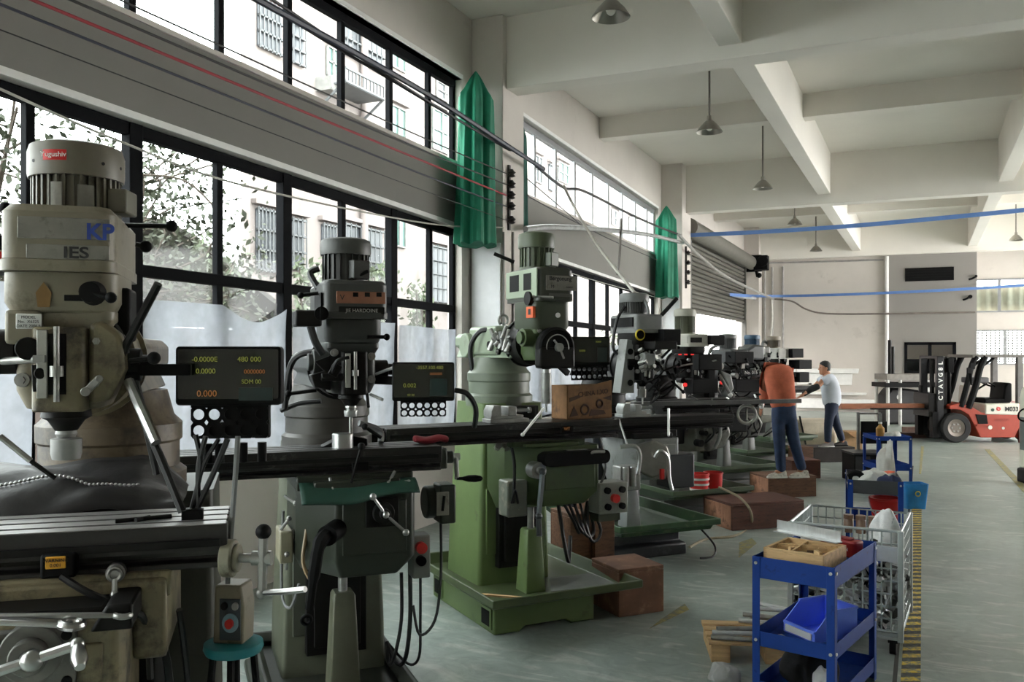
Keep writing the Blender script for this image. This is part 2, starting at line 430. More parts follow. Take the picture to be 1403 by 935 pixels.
# black vent opening high on the partition
va, vb_ = atY(1240,368,YE-.12), atY(1307,384,YE-.12)
v = MB(); v.box(va.x, vb_.x, YE-.14, YE-.1, vb_.z, va.z)
v = v.build('ventilation_slot', blackM, None); 
fr = MB()
for i in range(5):
    z = vb_.z+(va.z-vb_.z)*(i+.5)/5; fr.box(va.x, vb_.x, YE-.155, YE-.135, z-.012, z+.012)
fr.build('louvre', rubberM, v)
tag(v, 'long black ventilation slot high on the grey partition', 'vent')
# conduit down the partition corner and along the end wall
c = MB(); 
c.tube([(XP0, YE-.16, 5.1),(XP0, YE-.16, 0)], .06, smooth=False)
tag(c.build('downpipe', whiteM), 'white vertical pipe at the edge of the grey partition', 'pipe')
c = MB(); c.tube([(-4.3,YE-.05,5.05),(-2.5,YE-.05,5.02),(XP0-.1,YE-.05,5.0)], .03)
tag(c.build('wall_conduit', mat('conduit_grey',(150,148,145),.6)), 'thin conduit along the top of the far end wall', 'pipe')
c = MB()
for x in (-4.4,-4.15,-3.8): c.tube([(x,YE-.06,4.9),(x,YE-.06,0)], .035, smooth=False)
tag(c.build('wall_conduit', mat('conduit_grey2',(160,158,155),.6)), 'three vertical conduits beside the roller door on the end wall', 'pipe')
# ---------------------------------------------------------------- floor markings
paintY = mat('yellow_floor_paint', (222,192,66), .6, var=.2, scale=20, wear=((120,122,110),.5,30))
paintK = mat('black_floor_paint', (52,52,48), .6, var=.2, scale=20, wear=((100,104,98),.35,30))
a = atH(1243,935,0); a = V(-.02, 5.0, 0); b_ = atH(1256,700,0)
dirv = (Vector((b_.x,b_.y,0))-Vector((.03,5.78,0))).normalized(); nrm = Vector((dirv.y,-dirv.x,0))
st = Vector((.03,5.78,0))-dirv*3.0
L_ = 9.6
mk = MB(); q = [st-nrm*.055, st+nrm*.055, st+dirv*L_+nrm*.055, st+dirv*L_-nrm*.055]
mk.loft([[p+V(0,0,.001) for p in q],[p+V(0,0,.003) for p in q]])
mo = struct(mk.build('trim_%d' % tn, paintK)); tn += 1
ys = MB(); k = 0; s_ = 0
while s_ < L_-.2:
    p0 = st+dirv*s_; 
    q = [p0-nrm*.055, p0+nrm*.055+dirv*.055, p0+nrm*.055+dirv*.13, p0-nrm*.055+dirv*.075]
    ys.loft([[p+V(0,0,.0032) for p in q],[p+V(0,0,.004) for p in q]]); s_ += .15
ys.build('stripe', paintY, mo)
jl = MB(); q = [st-nrm*.10, st-nrm*.075, st+dirv*14-nrm*.075, st+dirv*14-nrm*.10]
jl.loft([[p+V(0,0,.0005) for p in q],[p+V(0,0,.002) for p in q]]); struct(jl.build('trim_%d' % tn, mat('joint_dark',(60,60,56),.8))); tn += 1
for pts in (((1349,616),(1356,616),(1403,664),(1403,676)),((1013,744),(1030,738),(1037,745),(1012,765)),((905,850),(938,828),(944,836),(890,862)),((1262,612),(1266,612),(1262,650),(1259,650))):
    q = [atH(x,y,0) for x,y in pts]; mk = MB(); mk.loft([[p+V(0,0,.0005) for p in q],[p+V(0,0,.003) for p in q]])
    struct(mk.build('trim_%d' % tn, mat('faded_line',(158,148,92),.7,var=.2,scale=15,wear=((118,124,116),.5,12)))); tn += 1
# ================================================================ turret milling machines
tableM = mat('dark_machined_table', (34,33,31), .42, metal=.4, var=.2, scale=5, stretch=(1,12,1), wear=((96,95,92),.15,4))
tableTopM = mat('worn_table_sheen', (150,148,146), .34, metal=.35, var=.2, scale=4, stretch=(1,25,1), wear=((60,58,56),.2,3))  # bright streaks: grazing reflections on the top put into the colour
darkironM = mat('dark_oily_iron', (20,19,18), .5, metal=.1, spec=.22, var=.25, scale=8)
castM = mat('greasy_casting', (92,86,70), .55, var=.2, scale=5, wear=((48,44,36),.35,7))
rulerM = mat('engraved_scale', (172,172,166), .4, metal=.5, var=.1)
cableM = mat('black_cable', (20,20,21), .5)
greyCableM = mat('grey_cable', (110,112,112), .5)
digitM = emis('readout_segments_green', (150,158,60), .4)
digit2M = emis('readout_segments_orange', (190,120,50), .32)
screenM = mat('dark_readout_face', (30,33,26), .25, var=.05)
tealM = mat('readout_teal_panel', (22,44,42), .3, var=.1)
def clutter(M, n, seed, x0=-.28, x1=.3, z0=1.45, z1=2.0, y=-.15):
    r_ = random.Random(seed)
    for i in range(n):
        p = V(r_.uniform(x0,x1), y-.1*r_.random(), r_.uniform(z0,z1)); k = r_.randrange(4); m = r_.choice((darkironM, steelM, blackM, darkironM))
        if k == 0: q = p+V(r_.uniform(-.16,.16), -.06, r_.uniform(-.16,.12)); o = MB().tube([p,q],.011,smooth=False).build('lever', m, M.root); MB().ball(q,.02,10).build('knob', blackM, o)
        elif k == 1: MB().cyl(p+V(0,.1,0), p, r_.uniform(.02,.045), n=14).build('valve', m, M.root)
        elif k == 2: MB().tube([p, p+V(r_.uniform(-.1,.1),-.05,-.12), p+V(r_.uniform(-.2,.2),.02,-.22), p+V(r_.uniform(-.2,.2),.1,-.1)], .012, n=6).build('hose', m, M.root)
        else: MB().box(p.x-.03,p.x+.03,p.y,p.y+.1,p.z-r_.uniform(.03,.07),p.z+.03).build('bracket', m, M.root, bevel=.004)
orangeM = mat('orange_sticker', (222,160,40), .5, var=.12)
plateM = mat('bare_metal_plate', (128,126,119), .42, metal=.5, var=.14, scale=8, wear=((98,94,86),.25,14), bump=.1)
inkM = mat('printed_ink', (28,28,30), .6)
blueInkM = mat('blue_letter_paint', (36,62,140), .5, var=.15)
whiteInkM = mat('white_letter_paint', (226,226,222), .5)
yelbtnM = mat('yellow_ring', (214,190,40), .5)
class Mill: pass
def arc_patch(mb, c, r, a0, a1, z0, z1, th=.002, n=8):
    ring = []
    for i in range(n+1):
        a = a0+(a1-a0)*i/n; d = Vector((math.cos(a), math.sin(a), 0))
        ring.append([Vector((c[0],c[1],z0))+d*r, Vector((c[0],c[1],z0))+d*(r+th), Vector((c[0],c[1],z1))+d*(r+th), Vector((c[0],c[1],z1))+d*r])
    return mb.loft(ring)
def holeplate(mb, x0, z0, nx, nz, cw, ch, r, y0, y1, n=16):
    for i in range(nx):
        for k in range(nz):
            cx, cz = x0+(i+.5)*cw, z0+(k+.5)*ch
            O, I = [], []
            for j in range(n):
                a = 2*PI*(j+.5)/n; dx, dz = math.cos(a), math.sin(a); s = min(cw/2/max(abs(dx),1e-6), ch/2/max(abs(dz),1e-6))
                O.append((cx+dx*s, cz+dz*s)); I.append((cx+dx*r, cz+dz*r))
            R = [[Vector((p[0],y,p[1])) for p in L] for L, y in ((O,y0),(I,y0),(I,y1),(O,y1))]
            mb.loft(R, closed=True)
    return mb
def mill(cam, A, label, c):
    m = Mill(); H = math.radians(A)-TH; phi = PI/2-H
    o = cam2w(cam[0], cam[1]); m.o = o; m.phi = phi
    root = empty('milling_machine', o, phi, label, 'milling machine', 'turret milling machines standing in a row by the windows'); m.root = root
    Rm = Matrix.Rotation(-phi, 3, 'Z')
    m.loc = lambda w: Rm@(Vector(w)-o)
    m.at = lambda px, py, zc: m.loc(P(px, py, zc))
    def on(px, py, s):                  # pixel -> local point on the plane y = s
        w0 = Vector((0,0,CAMH)); d = P(px,py,1.0)-w0
        a = m.loc(w0); b = Rm@d; t = (s-a.y)/b.y
        return a+b*t
    m.on = on
    g = lambda k, d=None: c.get(k, d)
    main, kn, hm, mm, cm = c['main'], c['knee'], c['head'], c['motor'], c['cap']
    zt = g('zt',1.5); zq, zh, zn, zb, zf, zm = c['z']
    m.zt = zt
    # ---- base, tray
    bz = g('basez', .2)
    b = MB(); x0, x1, y0, y1 = g('base', (-.41,.41,0,1.15))
    if g('arch'):
        b.prism([(x0,0),(x0+.2,0),(x0+.25,.035),(x1-.25,.035),(x1-.2,0),(x1,0),(x1,bz),(x0,bz)], y0, y1, 'xz')
    else:
        b.loft([[Vector((x0-.05,y0-.05,0)),Vector((x1+.05,y0-.05,0)),Vector((x1+.05,y1,0)),Vector((x0-.05,y1,0))],
                [Vector((x0-.05,y0-.05,bz*.45)),Vector((x1+.05,y0-.05,bz*.45)),Vector((x1+.05,y1,bz*.45)),Vector((x0-.05,y1,bz*.45))],
                [Vector((x0,y0,bz*.55)),Vector((x1,y0,bz*.55)),Vector((x1,y1,bz*.55)),Vector((x0,y1,bz*.55))],
                [Vector((x0,y0,bz)),Vector((x1,y0,bz)),Vector((x1,y1,bz)),Vector((x0,y1,bz))]])
    b.build('base', c.get('basem', main), root, bevel=.012)
    if g('tray'):
        tx0, tx1, ty0, ty1 = g('tray'); rz = g('trayz', .33); i = .14
        R = lambda x0,x1,y0,y1,z: [Vector((x0,y0,z)),Vector((x1,y0,z)),Vector((x1,y1,z)),Vector((x0,y1,z))]
        t = MB().loft([R(x0-.02,x1+.02,y0-.02,y1+.02,bz-.01), R(tx0,tx1,ty0,ty1,rz-.055), R(tx0,tx1,ty0,ty1,rz), R(tx0+.02,tx1-.02,ty0+.02,ty1-.02,rz),
                       R(tx0+i*.4,tx1-i*.5,ty0+i*.5,ty1-i*.4,bz+.05), R(x0+.03,x1-.03,y0+.03,y1-.03,bz+.015)])
        t.build('drip_tray', g('traym', main), root, bevel=.006)
        cz = bz+.02
    if g('pockets'):
        for yy in (.05, .95): 
            MB().box(x0-.012, x0+.02, yy-.02, yy+.16, .03, .18).build('pocket_frame', main, root, bevel=.004)
            MB().box(x0-.014, x0+.02, yy+.005, yy+.135, .05, .16).build('fork_pocket', blackM, root)
    # ---- column
    hw0, hw1 = g('cw', (.3,.25)); cy0, cy1 = g('cy', (.5,1.12))
    ct = zq-.33
    m.ct = ct
    cl = MB().loft([[Vector((x,y,z)) for x,y in rrect(-w,w,a,b_,.03,3)] for w,a,b_,z in ((hw0,cy0,cy1,bz),(hw0*.98,cy0,cy1-.01,bz+.3),(hw1,cy0+.02,cy1-.08,ct))])
    cl.build('column', main, root)
    MB().box(-.17,.17,cy0-.07,cy0+.04,bz+.15,ct-.02).box(-.13,.13,cy0-.1,cy0,bz+.2,ct-.02).build('slideway', darkironM, root, bevel=.004)
    MB().box(-hw0*.8,-hw0*.2,cy0-.012,cy0+.01,bz+.25,bz+.75).build('column_door', g('doorm', main), root, bevel=.006)
    # ---- elevating screw pedestal
    MB().loft([[Vector((x,y,z)) for x,y in rrect(-w,w,.24-d,.24+d,.012,2)] for w,d,z in ((.085,.09,bz),(.06,.065,.66),(.05,.055,.68))]).build('screw_pedestal', g('pedm', main), root, bevel=.004)
    MB().cyl((0,.24,.66),(0,.24,.95),.026).build('elevating_screw', steelM, root)
    # ---- knee
    kz0, kz1 = g('kneez', (.9, zt-.2)); kx0, kx1 = g('kneex', (-.27,.29)); kf = g('kneef', -.1); ch = g('chamfer', .17)
    plan = [(kx0,cy0-.06),(kx0,kf+ch*1.4),(kx0+ch,kf),(kx1-.02,kf),(kx1,kf+.03),(kx1,cy0-.06)]
    low = [(x*.9 if True else x, cy0-.06 if y > .3 else y+.03) for x,y in plan]
    k = MB().loft([[Vector((x,y,kz0+(-.05 if y < .3 else -.13))) for x,y in [(a*.8,b) for a,b in low]],
                   [Vector((x,y,kz0+.04)) for x,y in plan],[Vector((x,y,kz1)) for x,y in plan]])
    k.build('knee', kn, root, bevel=.012, seg=3)
    MB().box(kx0+ch+.03,kx1-.05,kf-.008,kf+.01,kz0+.07,kz1-.06).build('knee_cover', g('kcover', kn), root, bevel=.006)
    # ---- saddle and table
    sf_ = max(kf, -.2); MB().box(-.3,.3,sf_+.05,.36,kz1,zt-.125).box(-.22,.22,sf_+.0 if kf > -.25 else -.15,.2,kz1,zt-.15).build('saddle', g('saddlem', kn), root, bevel=.01)
    u0, u1 = c['table']
    prof = []
    W = .15; top = zt
    pts = [(-W,zt-.075),(-W,zt-.002),(-W+.004,zt)]
    for s in (-.085,0,.085):
        pts += [(s-.009,zt),(s-.009,zt-.018),(s-.017,zt-.018),(s-.017,zt-.03),(s+.017,zt-.03),(s+.017,zt-.018),(s+.009,zt-.018),(s+.009,zt)]
    pts += [(W-.004,zt),(W,zt-.002),(W,zt-.075),(W-.02,zt-.085),(W-.02,zt-.13),(-W+.02,zt-.13),(-W+.02,zt-.112),(-W+.05,zt-.108),(-W+.05,zt-.094),(-W+.012,zt-.09)]
    tb = MB().prism(pts, u0, u1, 'yz').build('table', g('tabm', tableM), root, bevel=.003)
    MB().box(u0+.02,u1-.02,-W-.012,-W+.002,zt-.062,zt-.04).build('table_rail', darkironM, tb, bevel=.002)
    for s, u in ((-1,u0),(1,u1)):
        if g('cranks', (1,1))[0 if s < 0 else 1]:
            br = MB().box(u, u+s*.03, -.12,.12, zt-.14, zt-.02).cyl((u+s*.02,0,zt-.08),(u+s*.085,0,zt-.08),.05).cyl((u+s*.085,0,zt-.08),(u+s*.13,0,zt-.08),.032)
            br = br.build('table_bracket', g('brm', main), root, bevel=.004)
            an = g('crankang', 2.4)
            hx = u+s*.13; q = V(hx+s*.02, -.16*math.cos(an), zt-.08+.16*math.sin(an))
            h = MB().cyl((hx-s*.02,0,zt-.08),(hx+s*.03,0,zt-.08),.03).tube([(hx,0,zt-.08),q],.013,smooth=False).build('crank_handle', chromeM, root)
            MB().lathe([(.008,0),(.016,.02),(.018,.06),(.012,.09),(.004,.1)], q, (s,0,0), 14).build('grip', blackM, h)
    # ---- turret and ram
    zr0 = zq+.02; zr1 = zr0+.2
    MB().lathe([(.27,ct-.03),(.27,ct+.05),(.245,ct+.07),(.245,ct+.16),(.255,ct+.17),(.255,ct+.23),(.225,ct+.26),(.2,zr0+.005)], (0,.78,0), n=40).build('turret', g('turm', main), root)
    rp = [(-.15,zr0),(.15,zr0),(.12,zr0+.07),(.16,zr0+.1),(.16,zr1-.03),(.13,zr1),(-.13,zr1),(-.16,zr1-.03),(-.16,zr0+.1),(-.12,zr0+.07)]
    MB().prism(rp, .3, g('ramend',1.25), 'xz').build('ram', g('ramm', main), root, bevel=.01)
    MB().cyl((0,.16,zq+.14),(0,.31,zq+.14),.17,n=32).cyl((0,.31,zq+.14),(0,.33,zq+.14),.185,n=32).build('ram_adapter', g('adm', hm), root)
    m.eye = None
    # ---- head casting
    hc = MB().loft([[Vector((x,y,z)) for x,y in rrect(-w,w,-d,.2,.04,4)] for w,d,z in ((.1,.05,zq+.005),(.125,.06,zq+.06),(.125,.06,zh-.06),(.14,.08,zh-.03),(.14,.08,zh))])
    hc.build('head_casting', hm, root, bevel=.006)
    qb = MB().prism(rrect(-.07,.07,-.115,.03,.025,4), zq, zh-.05, 'xy').build('quill_housing', g('quim', hm), root, bevel=.006)
    MB().box(-.022,.022,-.12,-.1,zq+.05,zh-.07).build('stop_slot', blackM, qb)
    MB().box(-.05,-.024,-.128,-.112,zq+.04,zh-.06).build('depth_scale', rulerM, qb, bevel=.002)
    MB().cyl((.0,-.126,zq+.03),(.0,-.126,zh-.05),.008,n=10).cyl((0,-.126,zq+.1),(0,-.126,zq+.13),.018,n=14).build('stop_screw', steelM, qb)
    for x,z in ((.095,zq+.08),(.095,zq+.2),(-.098,zq+.09),(-.098,zq+.22)):
        MB().cyl((x,-.08,z),(x,-.05,z),.02,n=14).cyl((x,-.09,z),(x,-.08,z),.011,n=6).build('clamp_bolt', steelM, root)
    # power feed drum at one side, lever hub at the other
    MB().cyl((-.12,.0,zq+.17),(-.2,.0,zq+.17),.065,n=24).cyl((-.2,0,zq+.17),(-.225,0,zq+.17),.045,n=24).build('feed_drum', g('drumm', hm), root, bevel=.004)
    hub = MB().cyl((.12,.03,zq+.13),(.2,.03,zq+.13),.05,n=20).cyl((.2,.03,zq+.13),(.235,.03,zq+.13),.03).build('lever_hub', darkironM, root, bevel=.004)
    # spindle, chuck
    MB().lathe([(.066,zq-.002),(.068,zq-.02),(.05,zq-.03),(.04,zq-.045),(.03,zq-.06)], n=28).build('spindle_nose', g('nosem', darkironM), root)
    zc0 = g('chuck', zq-.14)
    ckz = zq-.05
    rc_ = g('chuckr', .036); MB().lathe([(.026,ckz),(.03,ckz-.02),(.024,ckz-.03),(rc_,ckz-.035),(rc_,zc0+.02),(rc_*.9,zc0+.003),(.012,zc0)], n=24).build('chuck', g('chuckm', steelM), root)
    tl = g('tool', .06)
    MB().cyl((0,0,zc0+.01),(0,0,zc0-tl),.009,n=10).build('cutter', steelM, root)
    # ---- neck, belt housing
    MB().loft([[Vector((x,y,z)) for x,y in rrect(-w,w,-d,.26,.06,5)] for w,d,z in ((.135,.09,zh-.01),(.15,.1,zh+.02),(.15,.1,zn+.005))]).build('speed_change_body', g('neckm', hm), root, bevel=.008)
    bw = g('beltw', .165)
    m.bf = bf = -g('beltf', .15)
    bh = MB().loft([[Vector((x,y,z)) for x,y in rrect(-w,w,f,bk,r_,6)] for w,f,bk,r_,z in ((bw,bf-.005,.37,.05,zn),(bw,bf-.005,.37,.05,zn+.03),(bw-.004,bf,.366,.05,zn+.035),(bw-.004,bf,.366,.05,zb-.02),(bw-.02,bf+.015,.35,.045,zb))]).build('belt_housing', g('beltm', hm), root)
    m.belt = bh
    # ---- motor
    r = g('mr', .13); my = .15; m.my = my
    mo = MB().cyl((0,my,zb-.005),(0,my,zf+.01),r*.88,n=32).cyl((0,my,zb-.004),(0,my,zb+.02),r*.98,n=32)
    nf = g('fins', 34)
    for i in range(nf):
        a = 2*PI*i/nf; d = Vector((math.cos(a), math.sin(a), 0)); p = Vector((0,my,0))
        mo.bar(p+d*r*.8+V(0,0,(zb+zf)/2), p+d*r*.97+V(0,0,(zb+zf)/2), .007, zf-zb-.01)
    mo = mo.build('motor', mm, root)
    fc = MB().lathe([(r*.9,zf-.005),(r*1.03,zf-.005),(r*1.05,zf+.01),(r*1.05,zm-.035),(r*1.0,zm-.012),(r*.82,zm-.003),(r*.4,zm),(0,zm)], (0,my,0), n=40).build('fan_cover', cm, mo)
    m.motor = mo; m.r = r; m.fc = fc
    if g('termbox'):
        a = g('termbox'); d = Vector((math.cos(a), math.sin(a), 0)); p = Vector((0,my,(zb+zf)/2-.01))+d*(r+.005)
        MB().cbox(p, .06, .1, (zf-zb)*.62, (0,0,a)).build('terminal_box', g('termm', mm), mo, bevel=.006)
    m.main, m.hm = main, hm
    m.zq, m.zh, m.zn, m.zb, m.zf, m.zm = zq, zh, zn, zb, zf, zm
    return m
def lever(M, p, q, r=.009, ball=.02, both=False, m=None, bm=None):
    o = MB().tube([p,q], r, smooth=False).build('lever', m or darkironM, M.root)
    if ball: MB().ball(q, ball, 14).build('knob', bm or blackM, o)
    if both: MB().ball(p, ball, 14).build('knob', bm or blackM, o)
    return o
def plate(M, parent, name, p0, p1, m, th=.004):        # flat plate on a front face between two local corner points
    y = min(p0.y, p1.y)
    return MB().box(min(p0.x,p1.x), max(p0.x,p1.x), y-th, y+.004, min(p0.z,p1.z), max(p0.z,p1.z)).build(name, m, parent, bevel=.002)
def cable(M, pts, r=.009, m=None, name='cable'):
    return MB().tube(pts, r, n=7, k=5).build(name, m or cableM, M.root)
def dro(M, c, w, h, yaw, rows, holes=(6,2), mount=None, panel=None, case=None, bw=None, bh=.075, bx=0):
    e = bpy.data.objects.new('digital_readout', None); 
    T = Matrix.Translation(c)@Matrix.Rotation(yaw,4,'Z')
    def tr_(mb): mb.v = [tuple(T@Vector(v)) for v in mb.v]; return mb
    b = tr_(MB().prism(rrect(-w/2,w/2,-h/2,h/2,.012,4), -.03, .03, 'xz').box(-w*.42,w*.42,.03,.05,-h*.4,h*.4)).build('digital_readout', case or blackM, M.root, bevel=.006)
    tr_(MB().prism(rrect(-w/2+.008,w/2-.008,-h/2+.03 if panel is None else -h/2+.02,h/2-.008,.006,3), -.034, -.028, 'xz')).build('display_face', screenM, b)
    if panel: tr_(MB().box(panel[0]*w,panel[1]*w,-.037,-.033,panel[2]*h,panel[3]*h)).build('panel', tealM, b)
    for (x, z, sz, body, mt) in rows:
        t = text('digits', body, sz*h, T@V(x*w,-.0365,z*h), (PI/2,0,yaw), mt, b, ext=.0004)
    bw = bw or w*.75; nx, nz = holes; cw = bw/nx
    hp = holeplate(MB(), -bw/2+bx, -h/2-bh-.004, nx, nz, cw, bh/nz, min(cw,bh/nz)*.36, -.012, -.006)
    hp.box(-bw/2+bx,bw/2+bx,-.012,.03,-h/2-.008,-h/2)
    tr_(hp).build('bracket', blackM, b)
    return b, T
def paint(n, rgb, w=None, var=.1, rough=.45, bump=.06): return mat(n, tuple(v*.88 for v in rgb), rough, var=var, scale=4, wear=w, bump=bump)
# ------------------------------------------------ 1: cream mill nearest the camera
cream = paint('cream_worn_paint', (140,132,112), ((92,84,66),.22,9), .12)
creamDk = paint('cream_greasy_paint', (134,124,96), ((52,46,36),.42,6), .2)
brownC = paint('oil_stained_cast', (112,98,78), ((58,50,42),.4,5), .22)
oliveDk = paint('dark_olive_paint', (54,53,42), ((34,34,28),.2,5), .1)
m1 = mill((-1.303,2.55), 74, 'cream milling machine with a blue lettered head and a red badge on its motor', dict(
    main=oliveDk, knee=creamDk, head=cream, motor=paint('grey_motor_paint',(112,108,92),((70,66,54),.2,8)), cap=paint('cream_cap_paint',(122,116,101),((112,104,86),.2,9)),
    turm=brownC, ramm=brownC, saddlem=creamDk, tabm=mat('grey_table_casting',(48,47,45),.45,metal=.3,var=.2), quim=creamDk, brm=creamDk, doorm=oliveDk, adm=creamDk, chuckm=mat('chuck_light_grey',(150,150,148),.5,metal=.2,var=.1),
    z=(1.83,2.12,2.225,2.41,2.53,2.635), cw=(.4,.38), cy=(.5,1.1), kneez=(.88,1.30), kneex=(-.36,.2), kneef=-.32, chamfer=.03,
    table=(-1.25,.453), cranks=(1,0), beltw=.15, beltf=.13, chuck=1.683, tool=-.03, chuckr=.042, termbox=-.2, fins=34, drumm=darkironM))
M = m1; R = M.root
for y0_, y1_ in ((-.147,-.096),(-.074,-.011),(.011,.074),(.096,.147)): MB().box(-1.24,.448,y0_,y1_,1.4995,1.502).build('table_sheen_strip', tableTopM, R)  # added light strips on a darkened table: lit top, shaded front, by colour
M1b, M1c = M.on(122,868,-.345), M.on(192,808,-.2)
# saddle casting right of the table slide
MB().prism([(-.34,1.36),(.29,1.36),(.29,1.13),(.2,1.13),(.2,1.24),(.06,1.24),(.06,1.30),(-.34,1.30)], -.16, .3, 'xz').build('saddle_casting', creamDk, R, bevel=.012)
MB().prism([(M1b.x,M1b.z),(M1c.x,M1b.z),(M1c.x,M1c.z),(M1b.x+.04,M1c.z)],-.345,-.16,'xz').box(-.5,M1b.x+.03,-.3,-.16,1.305,1.325).build('feed_guard', darkironM, R, bevel=.008)
eye = M.loc((0,0,CAMH)); a0 = math.atan2(eye.y-M.my, eye.x)
bd = arc_patch(MB(), (0,M.my), M.r*1.052, a0-.70, a0-.20, 2.563, 2.594, .0015).build('badge', redM, M.fc)
aa = a0-.45; pp = V(0,M.my,2.578)+V(math.cos(aa),math.sin(aa),0)*(M.r*1.052+.006)
text('badge_lettering', 'Yugushiv', .021, pp, (PI/2,0,aa+PI/2), whiteInkM, M.fc)
for a in (-1.0, .55, 1.1):
    d = V(math.cos(a0+a), math.sin(a0+a), 0); MB().cyl(V(0,M.my,2.565)+d*M.r*1.04, V(0,M.my,2.565)+d*(M.r*1.06), .005, n=8).build('cap_screw', darkironM, M.fc)
mpl = MB()
for a, w, z0, z1 in ((-.42,.12,2.425,2.50),(.18,.17,2.42,2.495)):
    arc_patch(mpl, (0,M.my), M.r*.985, a0+a-w, a0+a+w, z0, z1, .006)
mpl.build('motor_plate', plateM, M.motor)
f = M.bf
up = plate(M, M.belt, 'trim_plate', M.on(24,296,f), M.on(151,330,f), plateM)
lo = plate(M, M.belt, 'trim_plate', M.on(36,334,f), M.on(150,357,f), plateM)
text('blue_lettering', 'KP', .062, M.on(137,319,f-.006), FRONT, blueInkM, M.belt, bold=.002)
text('stamped_lettering', 'IES', .044, M.on(104,347,f-.006), FRONT, inkM, M.belt, bold=.001, sx=1.25)
plate(M, M.root, 'label_plate', M.on(22,430,-.1), M.on(57,451,-.1), whiteM)
for i, (tx, yy) in enumerate((('MODEL',435),('No.  X6325',441),('DATE 2006.8',447))):
    text('plate_lettering', tx, .011, M.on(39,yy,-.106), FRONT, inkM, R)
MB().box(M.on(12,0,-.05).x, M.on(62,0,-.05).x, -.1, .1, M.on(0,472,-.1).z, M.on(0,424,-.1).z).build('gear_case', cream, R, bevel=.012)
plate(M, R, 'range_plate', M.on(88,404,-.102), M.on(120,413,-.102), blackM)
p = M.on(128,402,-.1); kb = MB().cyl(p, p+V(.0,-.06,0), .035, .028, n=20).build('range_knob', blackM, R)
lever(M, p+V(0,-.05,0), M.on(152,408,-.16), .009, .016)
st = MB().prism([(0,0),(.03,.0),(.035,.04),(.015,.07),(-.005,.04)], -.004, 0, 'xz')
st.v = [tuple(Vector(v)+M.on(52,421,-.102)) for v in st.v]; st.build('stain', mat('brown_glue_stain',(132,100,52),.6,var=.2), R)
for a, b, s in (((70,285),(8,286),-.05),((168,309),(235,310),.15),((186,335),(200,338),.12),((178,495),(211,491),-.1)):
    lever(M, M.on(*a,s), M.on(*b,s), .008, .019)
lever(M, M.on(163,492,-.05), M.on(217,389,-.15), .012, 0)
lever(M, M.on(176,522,-.05), M.on(214,607,-.16), .015, 0, m=chromeM)
cable(M, [M.on(183,498,.02), M.on(192,560,.02), M.on(225,640,-.02), M.on(250,702,-.05)], .013)
cable(M, [M.on(125,432,.02), M.on(158,450,-.02), M.on(172,485,-.02)], .013)
cable(M, [M.on(170,470,.1), M.on(190,540,.1), M.on(215,650,.12)], .012)
lever(M, M.on(0,598,-.25), M.on(42,632,-.25), .008, 0, m=steelM); lever(M, M.on(42,632,-.25), M.on(76,656,-.25), .006, 0)
# lever and link at the left of the quill
MB().bar(M.on(46,492,-.14), M.on(62,492,-.14), .02,.02).cyl(M.on(3,495,-.05), M.on(60,492,-.14), .011).build('depth_lever', steelM, R)
MB().cyl(M.on(38,478,-.13), M.on(38,478,-.06), .032, n=20).cyl(M.on(55,512,-.13), M.on(55,512,-.06), .016).bar(M.on(48,500,-.11), M.on(50,537,-.11), .02,.016).build('feed_trip', darkironM, R, bevel=.003)
MB().bar(M.on(117,538,-.14), M.on(137,518,-.14), .014,.02).cyl(M.on(117,537,-.16), M.on(117,537,-.1), .013).cyl(M.on(136,519,-.16), M.on(136,519,-.1), .01).build('quill_lock', steelM, R, bevel=.002)
MB().prism([(.075,1.85),(.13,1.86),(.17,1.95),(.16,2.05),(.11,2.09),(.075,2.08)], -.09, .03, 'xz').build('bearing_block', creamDk, R, bevel=.015)
# hanging arm and readout
arm = MB().bar(M.on(170,507,.0), M.on(262,507,.0), .03, .035).build('readout_arm', blackM, R, bevel=.003)
MB().box(M.on(150,0,.1).x, M.on(185,0,.1).x, .0,.14, 2.03,2.19).build('wiring_box', blackM, R, bevel=.01)
lb = MB().box(M.on(-30,350,0).x,M.on(13,350,0).x,0,.16,M.on(0,372,0).z,M.on(0,322,0).z).build('starter_box', blackM, R, bevel=.008)
plate(M, lb, 'starter_plate', M.on(0,343,-.01), M.on(12,372,-.01), creamDk)
p = M.on(1,356,-.02); MB().cyl(p, p+V(0,-.02,0), .022).build('stop_button', redM, lb)
c = M.at(316,515,2.72); yw = -(math.radians(90-74))+.1
dro(M, c, .318, .182, yw, [(-.22,.28,.12,'-0.0000E',digitM),(.2,.28,.12,'480 000',digitM),(-.22,.08,.12,' 0.0000',digitM),(.25,.07,.10,'0000000',digit2M),(.22,-.1,.1,'SDM 00',digitM),(-.2,-.30,.15,'0.000',digit2M)], holes=(5,2), panel=(.1,.42,-.42,-.2), bh=.10, bw=.235)
T_ = Matrix.Translation(c)@Matrix.Rotation(yw,4,'Z'); cbk = MB().box(-.02,.118,-.002,.03,-.195,-.095).box(-.07,-.02,-.002,.03,-.195,-.145); cbk.v = [tuple(T_@Vector(v)) for v in cbk.v]; cbk.build('connector_block', blackM, R, bevel=.004)
for dx in (.29,.4,.62,.8):
    q = c+V(-.16+dx*.318,0,-.21); MB().cyl(q, q+V(0,0,-.06), .014).build('connector', blackM, R)
zc = 2.62
cable(M, [M.at(268,596,zc),M.at(275,640,zc),M.at(262,702,zc)], .008); cable(M, [M.at(282,598,zc),M.at(272,640,zc),M.at(272,702,zc)], .008)
cable(M, [M.at(312,602,zc),M.at(292,650,zc),M.at(268,702,zc)], .009); cable(M, [M.at(300,602,zc),M.at(278,640,zc),M.at(264,700,zc)], .007)
cable(M, [M.at(326,598,zc),M.at(322,660,zc),M.at(316,740,zc),M.at(312,800,zc)], .008, greyCableM)
